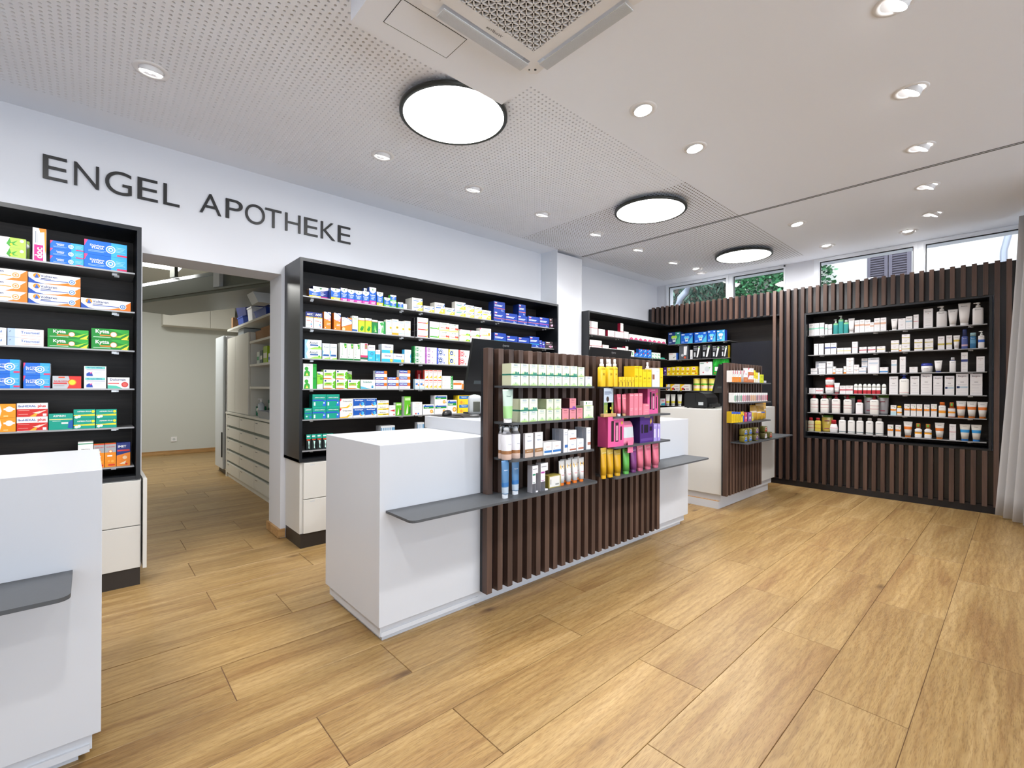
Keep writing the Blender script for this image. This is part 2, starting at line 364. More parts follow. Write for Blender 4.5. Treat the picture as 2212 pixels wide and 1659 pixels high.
for i, x in enumerate((-.6, .24, 1.58, 2.42, 3.264, 4.11, 4.95, 5.797)):
    downlight(x, 3.15, (0, .75), 'recessed white downlight in the perforated ceiling, %s of the row along the lettered wall' % ORD[i])
downlight(6.36, 3.10, (2.2, 0), 'recessed white downlight, farther one of the pair near the window corner', .55); downlight(6.62, 3.16, (.3, .5), 'recessed white downlight nearest the window corner')
for i, (x, w_) in enumerate(((2.474, 'nearest the air conditioner in its row'), (3.136, 'second from the air conditioner in its row'), (5.343, 'beyond the ceiling rail in the middle row'), (6.439, 'in the middle row nearest the windows'))):
    downlight(x, 1.55, (0, -.3) if i < 3 else (2.2, 0), 'recessed white downlight %s' % w_, 1 if i < 3 else .55)
for i, (x, w_) in enumerate(((.07, 'far left over the near counter'), (.91, 'left of the camera view'), (1.755, 'just out of view above'), (2.6, 'cut by the top edge of the picture'), (3.43, 'second from the top edge on the right'), (4.28, 'just before the ceiling rail on the right'), (5.14, 'just beyond the ceiling rail on the right'), (5.99, 'second from the windows on the right'))):
    downlight(x, .375+.052*(i-3), (.1, 1.3), 'recessed white downlight %s' % w_, 2.8)
downlight(6.48, .82, (2.2, 0), 'recessed white downlight close to the slatted wall top', .55)
for k, x in enumerate((-2.2, -.7, .9, 2.6, 4.2, 5.8)): downlight(x, -1.3, (0, .8), 'recessed white downlight behind the camera, %s towards the windows' % ORD[k], 2.2)  # unseen row added behind the camera to brighten the floor
# air conditioner cassette
ac = empty('air_conditioner', (1.27, 1.28, 2.8), 'white ceiling air conditioner cassette with triangular grille', 'air conditioner')
a = MB(); a.bbox(-.21, -.21, -.034, .21, .21, -.03, .002)
fr = MB()
for k in range(4):
    c, s_ = (1, 0, -1, 0)[k], (0, 1, 0, -1)[k]; R2 = lambda p: [(x*c-y*s_, x*s_+y*c, z) for x, y, z in p]
    fr.poly(R2([(-.26, -.26, -.038), (.26, -.26, -.038), (.205, -.205, -.038), (-.205, -.205, -.038)][::-1])); fr.poly(R2([(-.205, -.205, -.038), (.205, -.205, -.038), (.205, -.205, -.024), (-.205, -.205, -.024)]))
    fr.poly(R2([(-.26, -.26, -.038), (.26, -.26, -.038), (.27, -.27, 0), (-.27, -.27, 0)]))
fr.build('frame', M['plastic_w'], ac)
b_ = MB(); b_.box(-.205, -.205, -.022, .205, .205, -.02); b_.build('intake', M['hole'], ac)
g = MB(); S_ = .034
def bar(p, q):
    p = Vector(p); q = Vector(q); d = (q-p).normalized(); n = Vector((-d.y, d.x))*.0026
    g.prism([p+n, p-n, q-n, q+n][::-1], -.038, -.026)
def clipline(c, ang):
    d = Vector((math.cos(ang), math.sin(ang))); nrm = Vector((-d.y, d.x)); o = nrm*c; ts = []
    for ax in (0, 1):
        for e_ in (-.205, .205):
            if abs(d[ax]) > 1e-6:
                t_ = (e_-o[ax])/d[ax]; p = o+d*t_
                if abs(p[1-ax]) <= .2051: ts.append(t_)
    if len(ts) >= 2 and max(ts)-min(ts) > .02: bar(o+d*min(ts), o+d*max(ts))
for k in range(-10, 11):
    for an in (0, math.pi/3, 2*math.pi/3): clipline(k*S_*.866, an+math.pi/4)
g.build('grille', M['plastic_w'], ac)
for k in range(4):
    m = MB(); c, s_ = (1, 0, -1, 0)[k], (0, 1, 0, -1)[k]
    rot = lambda x, y: (x*c-y*s_, x*s_+y*c)
    pts = [rot(-.235, .268), rot(.235, .268), rot(.235, .325), rot(-.235, .325)]
    m.prism(pts, -.05, -.046)
    for r_ in range(13):
        y_ = .272+r_*.0041; m.prism([rot(-.232, y_), rot(.232, y_), rot(.232, y_+.0016), rot(-.232, y_+.0016)], -.0512, -.05)
    m.build('air_flap', M['flap'], ac)
    m = MB(); pts = [rot(.24, .24), rot(.318, .24), rot(.325, .30), rot(.30, .325), rot(.24, .318)]; m.prism(pts, -.036, 0); m.build('corner_cover', M['plastic_w'], ac)
m = MB(); m.cyl(.296, .285, -.0375, -.036, .006, n=12); m.cyl(.275, .305, -.0375, -.036, .004, n=10); m.build('sensor', M['plastic_k'], ac)
v, f = text_fit('WindFree', .085, .02); m = MB(); m.mesh([(-(y)*0-x, .235-y, -.0386) for x, y in v], [q for q in f]); m.build('lettering', M['letter'], ac)
# access hatch in the plaster box
hc = empty('access_hatch', (1.078, 1.79, 2.8), 'flush square access hatch in the ceiling box beside the air conditioner', 'hatch')
m = MB(); m.box(-.158, -.118, -.0015, .158, .038, -.0005); m.build('lid', M['ceil'], hc)
m = MB()
for a in ((-.161, -.121, .161, -.1185), (-.161, .0385, .161, .041), (-.161, -.121, -.1585, .041), (.1585, -.121, .161, .041)): m.box(a[0], a[1], -.0012, a[2], a[3], -.0004)
m.build('joint', M['gasket'], hc)

# ============================================================ LETTERS ON THE WALL
LET = [('E', -0.218, -0.107), ('N', -0.077, 0.043), ('G', 0.073, 0.21), ('E', 0.24, 0.352), ('L', 0.383, 0.477), ('A', 0.598, 0.736), ('P', 0.765, 0.88), ('O', 0.897, 1.038), ('T', 1.04, 1.161), ('H', 1.19, 1.311), ('E', 1.34, 1.452), ('K', 1.479, 1.603), ('E', 1.628, 1.743)]
for i, (ch, a, b) in enumerate(LET):
    v, f, tw, th = glyphs(ch, -.006, 10); m = MB(); zc = 2.534; hh = .149*(1.04 if ch in 'GO' else 1); z0_ = zc-(.003 if ch in 'GO' else 0)
    P2 = [(a+x/tw*(b-a), z0_+y/th*hh) for x, y in v]; n = len(P2)
    m.mesh([(x, 4.088, z) for x, z in P2], f); m.mesh([(x, 4.099, z) for x, z in P2], [q[::-1] for q in f])
    ed = {}
    for q in f:
        for k in range(len(q)): e1 = (q[k], q[(k+1) % len(q)]); ed[e1] = 1
    for (p, q) in ed:
        if (q, p) not in ed: m.poly([(P2[p][0], 4.088, P2[p][1]), (P2[p][0], 4.099, P2[p][1]), (P2[q][0], 4.099, P2[q][1]), (P2[q][0], 4.088, P2[q][1])])
    word = 'first' if i < 5 else 'second'; k = i if i < 5 else i-5
    tag(m.build('sign_letter', M['letter']), 'black wall letter %s, %s letter of the %s sign word' % (ch, ORD[k], word), 'letter', 'black letters on the wall')

# ============================================================ WALL UNITS
SHZ = (1.956, 1.711, 1.468, 1.229, .988, .745)
def clips(parent, xs, y, z, ax=0, sgn=1):
    """pairs of thin steel bracket ends under a shelf"""
    for x in xs:
        m = MB()
        for k in (0, 1):
            if ax == 0: m.box(x-.012+.012*k, y+.05+.05*k, z-.022, x+.012+.012*k, y+.056+.05*k, z-.004)
            else: m.box(y+.05+.05*k, x-.012-.012*k, z-.022, y+.056+.05*k, x+.012-.012*k, z-.004)
        if ax == 0: m.box(x-.004, y+.056, z-.006, x+.016, y+.1, z-.0045)
        else: m.box(y+.056, x-.016, z-.006, y+.1, x+.004, z-.0045)
        m.build('bracket', M['clip'], parent)
def wall_unit(name, label, x0, x1, segs, side_l=True, side_r=True, shz=SHZ):
    u = empty(name, ((x0+x1)/2, 3.9, .66), label, 'shelf unit', 'black framed wall shelf units'); ox, oy, oz = (x0+x1)/2, 3.9, .66
    def P(n, mat, *a, b=0):
        m = MB(); a = (a[0]-ox, a[1]-oy, a[2]-oz, a[3]-ox, a[4]-oy, a[5]-oz); (m.bbox(*a, b) if b else m.box(*a)); return m.build(n, mat, u)
    P('top_panel', M['black'], x0, 3.72, 2.215, x1, 4.099, 2.24); P('bottom_panel', M['black'], x0, 3.725, .662, x1, 4.099, .685)
    if side_l: P('side_panel', M['black'], x0, 3.72, .662, x0+.022, 4.099, 2.2148)
    if side_r: P('side_panel', M['black'], x1-.022, 3.72, .662, x1, 4.099, 2.2148)
    P('back_panel', M['back'], x0+.022, 4.075, .685, x1-.022, 4.098, 2.2148)
    for z in shz:
        for a, b in segs:
            s = P('shelf', M['shelf'], a+.004, 3.765, z-.008, b-.004, 4.072, z)
            clips(s, [a+.1-ox, b-.1-ox] if b-a > .5 else [(a+b)/2-ox], 3.765-oy, z-oz)
            m = MB(); m.box(a+.004-ox, 3.763-oy, z-.0085-oz, b-.004-ox, 3.7649-oy, z+.0005-oz); m.build('edge_strip', M['edge'], s)
    return u
wall_unit('wall_shelf_unit', 'black framed wall shelf unit at the left edge, beside the doorway', -1.75, .24, ((-1.73, -.77), (-.765, .215)))
wall_unit('wall_shelf_unit', 'long black framed wall shelf unit between doorway and white column', 1.19, 4.135, ((1.214, 2.215), (2.218, 3.17), (3.173, 4.11)))
def base_cabinet(label, x0, x1, cuts, endpanel=None):
    u = empty('base_cabinet', ((x0+x1)/2, 3.9, 0), label, 'cabinet', 'white drawer cabinets under the wall units'); ox = (x0+x1)/2
    P = lambda n, mat, a, b=0: (MB().bbox(a[0]-ox, a[1]-3.9, a[2], a[3]-ox, a[4]-3.9, a[5], b) if b else MB().box(a[0]-ox, a[1]-3.9, a[2], a[3]-ox, a[4]-3.9, a[5])).build(n, mat, u)
    P('plinth', M['plinth'], (x0+.004, 3.726, 0, x1-.004, 4.085, .108)); P('body', M['lamw'], (x0, 3.738, .108, x1, 4.085, .66), .001)
    for a, b in zip(cuts[:-1], cuts[1:]):
        for z0, z1 in ((.111, .371), (.377, .655)):
            d = P('drawer_front', M['lamw'], (a+.002, 3.718, z0, b-.002, 3.737, z1), .0015)
            m = MB(); m.box(a+.05-ox, 3.7174-3.9, z1-.02, a+.085-ox, 3.7179-3.9, z1-.013); m.build('label_strip', M['plastic_g'], d)
base_cabinet('white two drawer cabinet under the left wall unit beside the doorway', -1.75, .245, (-1.75, -.75, .243))
base_cabinet('long white drawer cabinet under the middle wall unit', 1.20, 4.13, (1.222, 2.2, 3.17, 4.13))
tag(box('end_panel', M['lamw'], .252, 3.70, .105, .272, 4.085, .665, b=.001), 'white end panel standing beside the left drawer cabinet at the doorway', 'panel')

# corner shelf unit: runs along the lettered wall, turns along the window wall
cu = empty('corner_shelf_unit', (0, 0, 0), 'black L-shaped shelf unit in the far corner under the slat band', 'shelf unit')
SK = tuple(z-.01 for z in SHZ); SQ = (1.933, 1.69, 1.447, 1.211, .970, .735)
box('side_panel', M['black'], 4.705, 3.72, .1, 4.727, 4.099, 2.214, cu); box('top_panel', M['black'], 4.705, 3.72, 2.214, 7.055, 4.099, 2.236, cu)
box('back_panel', M['back'], 4.728, 4.075, .1, 7.05, 4.098, 2.213, cu); box('back_panel', M['backy'], 7.03, 2.135, .1, 7.05, 4.074, 2.213, cu)
box('top_panel', M['black'], 6.72, 2.135, 2.214, 7.055, 3.719, 2.236, cu)
for z, zq in zip(SK, SQ):
    s = box('shelf', M['shelf'], 4.73, 3.765, z-.009, 6.735, 4.072, z, cu); clips(s, (4.9, 5.5, 5.75, 6.4), 3.765, z)
    s = box('shelf', M['shelf'], 6.738, 2.80, zq-.009, 7.028, 4.05 if zq < z-.02 else 3.76, zq, cu); clips(s, (2.9, 3.6), 6.738, zq, 1)
box('lower_door', M['panel'], 4.73, 3.73, .1, 6.72, 3.75, .66, cu); box('lower_door', M['panel'], 6.73, 2.8, .1, 6.75, 3.729, .66, cu)
tag(box('black_panel', M['panel'], 6.735, 2.15, .1, 6.765, 2.775, 1.893, b=.002), 'plain black upright panel between the corner shelves and slatted wall', 'panel')

# ============================================================ SLATTED WINDOW WALL
sl = empty('slat_cladding', (6.7, 2, 0), 'dark walnut slat cladding of the window wall around the black niche', 'wall cladding')
def slat_part(n, mat, y0, y1, z0, z1, x0, x1, b=0): return box(n, mat, x0-6.7, y0-2, z0, x1-6.7, y1-2, z1, sl, b)
slat_part('backing', M['panel'], 1.858, 2.135, .085, 2.53, 6.742, 6.77); slat_part('backing', M['panel'], 2.135, 4.098, 2.237, 2.53, 6.742, 6.77)
slat_part('backing', M['panel'], .19, 1.858, 2.206, 2.53, 6.742, 6.77); slat_part('backing', M['panel'], .19, 1.858, .085, .631, 6.742, 6.77); slat_part('backing', M['panel'], -.6, .19, .085, 2.53, 6.742, 6.77)
slat_part('plinth', M['panel'], -.6, 2.8, 0, .084, 6.715, 6.77); slat_part('top_ledge', M['wall'], -.6, 4.098, 2.476, 2.535, 6.771, 6.985)
_sm = {}
def slat(y, z0, z1):
    k = (round(z0, 3), round(z1, 3))
    if k not in _sm: m = MB(); m.bbox(0, -.019, z0, .0415, .019, z1, .0012); _sm[k] = m.data('slat', M['slat'])
    link('slat', _sm[k], sl, (0, y-2, 0))
ysl = [4.0-.0816*k for k in range(57)]
for y in ysl:
    if y > 2.24: slat(y, 2.225, 2.542)
    elif y > 1.86 or y < .2: slat(y, .07, 2.542)
    else: slat(y, 2.208, 2.542); slat(y, .07, .63)
# niche in the slatted wall
wn = empty('niche_shelf_unit', (6.9, 1.02, .64), 'black niche shelf unit let into the slatted wall with white skincare', 'shelf unit')
NP = lambda n, mat, x0, y0, z0, x1, y1, z1: box(n, mat, x0-6.9, y0-1.02, z0-.64, x1-6.9, y1-1.02, z1-.64, wn)
NP('side_panel', M['black'], 6.705, 1.838, .632, 7.05, 1.857, 2.205); NP('side_panel', M['black'], 6.705, .20, .632, 7.05, .22, 2.205)
NP('top_panel', M['black'], 6.705, .22, 2.185, 7.05, 1.838, 2.205); NP('bottom_panel', M['black'], 6.705, .22, .632, 7.05, 1.838, .652); NP('back_panel', M['backy'], 7.02, .22, .652, 7.04, 1.838, 2.185)
for z in (1.926, 1.679, 1.436, 1.192, .952, .712):
    for a, b in ((1.034, 1.836), (.236, 1.026)):
        s = NP('shelf', M['shelf'], 6.78, a, z-.009, 7.018, b, z); clips(s, [b-.13-1.02, a+.13-1.02], 6.78-6.9, z-.64, 1)
        m = MB(); m.box(6.778-6.9, a-1.02, z-.0095-.64, 6.7799-6.9, b-1.02, z+.0005-.64); m.build('edge_strip', M['edge'], s)

# ============================================================ COUNTERS
def rshelf(n, x0, x1, y0, y1, z, parent, ox, oy, r=.025, t=.012):
    pts = [(x1, y1), (x0, y1)]
    pts += [(x0+r-r*math.cos(a), y0+r-r*math.sin(a)) for a in [k*math.pi/8 for k in range(5)]]
    pts += [(x1-r+r*math.sin(a), y0+r-r*math.cos(a)) for a in [k*math.pi/8 for k in range(5)]]
    m = MB(); m.prism([(x-ox, y-oy) for x, y in pts], z-t, z); return m.build(n, M['anth'], parent)
_dm = {}
def dslat(x, y0, z0, z1, parent, ox, oy):
    k = (z0, z1)
    if k not in _dm: m = MB(); m.bbox(-.0195, 0, z0, .0195, .0425, z1, .0012); _dm[k] = m.data('slat', M['slat'])
    link('slat', _dm[k], parent, (x-ox, y0-oy, 0))
# middle counter
c1 = empty('sales_counter', (2.56, 2.4, 0), 'long white sales counter in the middle with the wide slatted display', 'counter', 'white sales counters'); ox, oy = 2.56, 2.4
P = lambda n, mat, a, b=0: (MB().bbox(a[0]-ox, a[1]-oy, a[2], a[3]-ox, a[4]-oy, a[5], b) if b else MB().box(a[0]-ox, a[1]-oy, a[2], a[3]-ox, a[4]-oy, a[5])).build(n, mat, c1)
P('body', M['lam'], (1.033, 2.072, .088, 4.098, 2.755, .967), .0015)
P('raised_worktop', M['lam'], (1.718, 2.12, .9675, 3.45, 2.78, 1.048), .0015)
P('recess', M['lam'], (1.05, 2.098, .03, 4.07, 2.735, .0878)); P('foot_rail', M['lam'], (1.055, 2.094, .028, 1.66, 2.0975, .05)); P('plinth', M['lam'], (1.07, 2.115, 0, 4.03, 2.72, .0298))
bk = P('display_board', M['panel'], (1.648, 2.048, .0885, 3.478, 2.0715, 1.468))
for k in range(24): dslat(1.6645+k*.0782, 2.005, .089, 1.47, bk, ox, oy)
for z in (1.259, 1.056, .855): rshelf('shelf', 1.69, 2.415, 1.845, 2.0045, z, c1, ox, oy)
for z in (1.257, 1.053, .847): rshelf('shelf', 2.63, 3.375, 1.845, 2.0045, z, c1, ox, oy)
rshelf('writing_shelf', 1.065, 2.43, 1.828, 2.0715, .649, c1, ox, oy, .03); rshelf('writing_shelf', 2.63, 4.03, 1.838, 2.0715, .641, c1, ox, oy, .03)
# rear counter
c2 = empty('sales_counter', (5.55, 2.4, 0), 'white sales counter at the far end near the slatted wall', 'counter', 'white sales counters'); ox = 5.55
P2c = lambda n, mat, a, b=0: (MB().bbox(a[0]-5.55, a[1]-oy, a[2], a[3]-5.55, a[4]-oy, a[5], b) if b else MB().box(a[0]-5.55, a[1]-oy, a[2], a[3]-5.55, a[4]-oy, a[5])).build(n, mat, c2)
P2c('body', M['lamw'], (4.805, 2.066, .15, 6.315, 2.765, 1.027), .0015); P2c('recess', M['lam'], (4.83, 2.09, .085, 6.27, 2.74, .1498)); P2c('edge_band', M['lightwood'], (4.815, 2.107, .078, 6.21, 2.73, .0848)); P2c('plinth', M['lam'], (4.815, 2.107, 0, 6.21, 2.73, .078))
bk = P2c('display_board', M['panel'], (4.79, 2.047, .151, 5.712, 2.0655, 1.508))
dslat(4.797, 2.005, .151, 1.51, bk, 5.55, oy)
for k in range(12): dslat(5.6935-k*.0742, 2.005, .151, 1.51, bk, 5.55, oy)
for z in (1.313, 1.108, .903): rshelf('shelf', 4.82, 5.66, 1.885, 2.0045, z, c2, 5.55, oy)
rshelf('writing_shelf', 4.86, 6.225, 1.832, 2.0655, .701, c2, 5.55, oy, .03)
# near counter at the left edge
c3 = empty('sales_counter', (-1.2, 2.4, 0), 'white sales counter cut off by the left edge of the picture', 'counter', 'white sales counters')
P3 = lambda n, mat, a, b=0: (MB().bbox(a[0]+1.2, a[1]-oy, a[2], a[3]+1.2, a[4]-oy, a[5], b) if b else MB().box(a[0]+1.2, a[1]-oy, a[2], a[3]+1.2, a[4]-oy, a[5])).build(n, mat, c3)
P3('body', M['lam'], (-2.3, 2.075, .088, .034, 2.755, .967), .0015); P3('recess', M['lam'], (-2.28, 2.098, .03, .012, 2.735, .0878)); P3('foot_rail', M['lam'], (-2.2, 2.088, .028, .006, 2.0975, .05)); P3('plinth', M['lam'], (-2.27, 2.115, 0, -.022, 2.72, .0298))
rshelf('writing_shelf', -1.35, -.037, 1.82, 2.0745, .649, c3, -1.2, oy, .03)
P3('raised_worktop', M['lam'], (-2.3, 2.12, .9675, -.66, 2.78, 1.048), .0015)

# ============================================================ COUNTER EQUIPMENT
def monitor(label, x0, yt, zb, zt, lean, wd=.555):
    t = empty('monitor', (x0+wd/2, yt+lean+.12, zb), label, 'monitor', 'computer monitors on the counters'); h = zt-zb
    # the panel leans towards the shop: bottom at y=lean, top at y=0 (local y measured from yt)
    oy_ = -(lean+.12); f_ = lambda z: oy_+lean*(1-(z-zb)/h)
    m = MB(); zlow = zb+.17
    A = [(-wd/2, f_(zlow), zlow-zb), (wd/2, f_(zlow), zlow-zb), (wd/2, f_(zt), h), (-wd/2, f_(zt), h)]
    n = Vector((0, h, lean)).normalized()*.022; Bk = [Vector(p)+n for p in A]
    ins = [(-wd/2+.03, f_(zlow)-.0, zlow-zb+.02), (wd/2-.03, f_(zlow), zlow-zb+.02), (wd/2-.03, f_(zt), h-.03), (-wd/2+.03, f_(zt), h-.03)]
    m.mesh([tuple(p) for p in A]+[tuple(p) for p in Bk], [(0, 1, 2, 3), (7, 6, 5, 4), (1, 0, 4, 5), (2, 1, 5, 6), (3, 2, 6, 7), (0, 3, 7, 4)])
    hs = m.build('housing', M['plastic_k'], t)
    v, f = text_fit('iiyama', .075, .022); m = MB(); zc = h-.03; m.mesh([(x+.02, f_(zb+zc+y)-.0012, zc+y) for x, y in v], f); m.build('logo', M['clip'], hs)
    m = MB(); zc = .235; m.mesh([(-.16+x, f_(zb+zc+z)-.001, zc+z) for x, z in ((-.055, -.012), (.055, -.012), (.055, .012), (-.055, .012))], [(0, 1, 2, 3)]); m.build('rating_plate', M['steeld'], hs)
    m = MB(); m.bbox(-.03, oy_+lean*.55+.02, .012, .03, oy_+lean*.55+.055, h*.75, .004); m.build('stand_neck', M['plastic_k'], t)
    m = MB(); m.bbox(-.11, -.09, 0, .11, .09, .012, .004); m.build('stand_foot', M['plastic_k'], t)
monitor('black monitor seen from behind above the slatted display, left one', 1.926, 2.50, 1.0485, 1.578, .14)
monitor('black monitor seen from behind above the slatted display, right one', 3.085, 2.40, 1.0485, 1.585, .14, .585)
monitor('black monitor seen edge-on on the far counter', 5.30, 2.30, 1.0275, 1.522, .12)
mt = tag(MB().bbox(1.755, 2.46, 1.0485, 2.5, 2.765, 1.0515, .001).build('desk_mat', M['plastic_k']), 'thin black desk mat on the raised worktop', 'mat')
# mouse
m = MB(); n = 16; rings = []
for k, (h_, sx, sy) in enumerate(((0, .98, .98), (.012, 1, 1), (.024, .92, .93), (.032, .72, .78), (.036, .3, .4))):
    rings.append([(math.cos(2*math.pi*i/n)*.031*sx, math.sin(2*math.pi*i/n)*.055*sy+.004*k, h_) for i in range(n)])
m.loft(rings); ms = m.build('computer_mouse', M['plastic_k'], None, (1.84, 2.69, 1.0515), math.radians(0) or None) if False else m.build('computer_mouse', M['plastic_k'], None, (1.84, 2.69, 1.0515))
ms.rotation_euler.z = math.radians(-52); tag(ms, 'black computer mouse on the desk mat', 'mouse')
# scanner
sc = empty('scanner', (1.96, 2.53, 1.0515), 'light grey rounded scanner standing beside the mouse', 'scanner', rotz=math.radians(-25))
m = MB(); n = 24
def rr(w, d, z, p=4): return [(math.copysign(abs(math.cos(a))**(2/p), math.cos(a))*w, math.copysign(abs(math.sin(a))**(2/p), math.sin(a))*d, z) for a in [2*math.pi*k/n for k in range(n)]]
m.loft([rr(.03, .022, .012), rr(.042, .03, .018), rr(.045, .032, .03), rr(.045, .032, .11), rr(.043, .03, .128), rr(.034, .024, .14), rr(.015, .01, .145)]); m.build('body', M['plastic_g'], sc)
m = MB(); m.bbox(-.018, -.036, .03, .03, -.031, .1, .004); m.build('cover', M['steel'], sc)
m = MB(); m.cyl(0, 0, 0, .012, .035, .03); m.build('foot', M['plastic_w'], sc)
m = MB(); m.bbox(-.012, -.012, .1448, .006, 0, .147, .001); m.build('status_light', M['led'], sc)
m = MB(); m.tube([(1.86, 2.64, 1.058), (1.85, 2.6, 1.0565), (1.84, 2.52, 1.0565), (1.80, 2.44, 1.053), (1.87, 2.38, 1.053), (1.95, 2.42, 1.053), (1.98, 2.50, 1.06)], .0028, 6); tag(m.build('scanner_cable', M['plastic_k']), 'thin black cable looping in front of the scanner', 'cable')
# label printer on the far counter
pr = empty('printer', (5.13, 2.45, 1.0275), 'black desktop printer on the far counter', 'printer')
m = MB(); pts = [(-.14, 0.008), (.13, .008), (.15, .03), (.15, .07), (.1, .13), (.06, .155), (.02, .165), (-.05, .168), (-.14, .165)]
pv = [(-.115, -.14+.0)]
prof = [(-.13, .008), (.13, .008), (.13, .15), (.11, .17), (-.04, .178), (-.09, .165), (-.125, .12), (-.135, .06)]
m.mesh([(-.125, -p[0]*-1, p[1]) for p in prof]+[(.15, p[0], p[1]) for p in prof], [tuple(range(8))[::-1], tuple(range(8, 16))]+[(i, (i+1) % 8, 8+(i+1) % 8, 8+i) for i in range(8)]); m.build('body', M['plastic_k'], pr)
m = MB(); m.box(-.1275, .0, .07, -.1256, .1, .16); m.build('side_hatch', M['plastic_k'], pr)
m = MB(); m.box(-.127, -.09, .035, -.1252, -.035, .068); m.build('sticker', M['plastic_g'], pr)
m = MB(); m.bbox(-.09, -.17, .012, .13, -.132, .05, .004); m.build('paper_tray', M['plastic_k'], pr)
for dx, dy in ((-.1, -.1), (-.1, .1), (.12, -.1), (.12, .1)):
    m = MB(); m.cyl(dx, dy, 0, .008, .012, n=10); m.build('foot', M['plastic_k'], pr)

# ============================================================ CURTAIN
m = MB(); NS, NZ = 150, 14; gv = []
for j in range(NZ+1):
    t = j/NZ; z = .035+t*(2.90-.035); g_ = 1-t
    for i in range(NS+1):
        s = i/NS*1.5; bx = 6.61-.9*s*(.85+.15*g_)+.06*t*0; by = .0-.42*s+.135*g_**1.2*(1-s*.6)
        w = (.035+.022*g_)*math.sin(s*2*math.pi/.115+.6*math.sin(s*9))
        gv.append((bx+w*.42, by+.02-w*.9, z))
m.mesh(gv, [(j*(NS+1)+i, j*(NS+1)+i+1, (j+1)*(NS+1)+i+1, (j+1)*(NS+1)+i) for j in range(NZ) for i in range(NS)], smooth=True)
ct = m.build('curtain', M['fabric']); md = ct.modifiers.new('s', 'SOLIDIFY'); md.thickness = .004; md.offset = 0
tag(ct, 'grey full length curtain gathered at the right edge', 'curtain')

# ============================================================ PRODUCTS
# print designs: key -> (plain description, base colour, side colour, [elements in unit face coordinates])
r = lambda x0, y0, x1, y1, c: ('p', ((x0, y0), (x1, y0), (x1, y1), (x0, y1)), c)
p = lambda c, *pts: ('p', pts, c)
c_ = lambda x, y, s, c: ('c', x, y, s, c)
t = lambda s, x0, x1, y, h, c, b=.012, rot=False: ('t', s, x0, x1, y, h, c, b, rot)
def gl(x0, x1, ys, c='8a8f99', h=.025): return [r(x0, y-h/2, x1-(k % 3)*.12*(x1-x0), y+h/2, c) for k, y in enumerate(ys)]
def arc(y0, y1, c, n=8): return p(c, (0, 1), *[(k/n, y0-(y0-y1)*math.sin(math.pi*k/n)) for k in range(n+1)], (1, 1))
def hill(y0, y1, c, n=8): return p(c, (1, 0), *[(1-k/n, y0+(y1-y0)*math.sin(math.pi*k/n)) for k in range(n+1)], (0, 0))
WH = 'f2f2f2'
def stada(t1, t2): return [r(.62, 0, 1, 1, '3aa6ea'), p('e8467c', (0, 1), (0, .55), (.08, 1)), t(t1, .09, .5, .66, .13, WH), t(t2, .09, .52, .49, .15, WH, .02)]+gl(.09, .5, (.3, .22), '9fc6f0')+[c_(.61, .5, .27, WH), c_(.61, .5, .21, '2f97e0'), c_(.61, .5, .14, WH), c_(.61, .5, .08, '2f97e0')]+gl(.74, .96, (.7, .6, .5, .4), 'a9d8f8')+[r(.76, .08, 1, .2, 'e0335f')]
def vick(bot, name='MediNait', c='1d5fbe'): return [arc(.82, .66, WH), p('1f7a3a', (.4, .92), (.6, .92), (.5, .76)), t(name, .12, .88, .56, .09, WH)]+gl(.25, .8, (.46, .4, .34), 'cfe0f5')+[r(0, 0, 1, .24, bot)]+gl(.3, .9, (.15, .09), WH)
def cete(b, y=1): return [t('Cetebe', .08, .8, .78, .2, '2a3a6a')]+[r(.12, .5, .62, .6, b)]+gl(.12, .5, (.4,), 'b9bfc8')+[p('f3d24a', (.35, 0), (.7, .42), (1, .5), (1, 0)), c_(.76, .28, .2, 'f6c921'), c_(.76, .28, .12, 'fdf0b0'), p('2a6ab8', (.82, .62), (.98, .95), (1, .8), (.9, .6))]
def abtei(l): return [r(.08, .86, .3, .94, WH), r(.08, .78, .26, .83, 'e0304a')]+[r(.08, y, .08+w, y+.045, 'e8eefc') for y, w in ((.62, .7), (.53, .62))]+[r(0, .3, 1, .345, l), r(.66, .1, .88, .14, 'c8d6f4'), r(.7, .18, .75, .24, 'c8d6f4')]
def wick(c, c2): return [r(0, 0, .12, 1, c), c_(.3, .5, .4, c), c_(.3, .5, .33, WH), c_(.3, .5, .27, c2), p(WH, (.22, .4), (.38, .4), (.4, .62), (.34, .52), (.3, .64), (.26, .52), (.2, .62))]+gl(.55, .95, (.72, .6, .3), 'aab4ae')+[c_(.62, .2, .09, c)]
def euc(band=None, c=None, y=.6, h=.1, name=True): return ([t('Eucerin', .2, .8, .85, .09, '4a4a52'), p('c23a48', (.42, .78), (.58, .78), (.5, .75))] if name else [r(.2, .83, .8, .87, '9a9aa2')])+([r(0, y, 1, y+h, c)] if c else [])+gl(.2, .85, (.46, .36, .26, .12), 'c6c6cc', .015)
def oliv(rib=True, c='b9d98a'): return [t('Olivenöl', .25, .75, .84, .1, '3a7ab0'), r(.3, .93, .7, .955, '7f8f88')]+gl(.22, .82, (.7, .63), '9fb3a8', .018)+[hill(.06, .3, 'd7e8c4'), hill(0, .14, c), c_(.52, .22, .07, '8fbf9a')]
def omron(c1, c2): return [p(c2, (.55, 0), (1, 0), (1, .75)), r(.07, .84, .32, .92, WH), r(.75, .84, .92, .92, 'cfe6ff'), c_(.4, .58, .15, c1), c_(.6, .58, .15, c1), p(c1, (.27, .52), (.73, .52), (.5, .3)), r(.38, .2, .62, .52, 'd9dfe8'), r(.42, .34, .58, .48, '7c8ba0')]+gl(.07, .3, (.2, .14), 'b8d4f5')
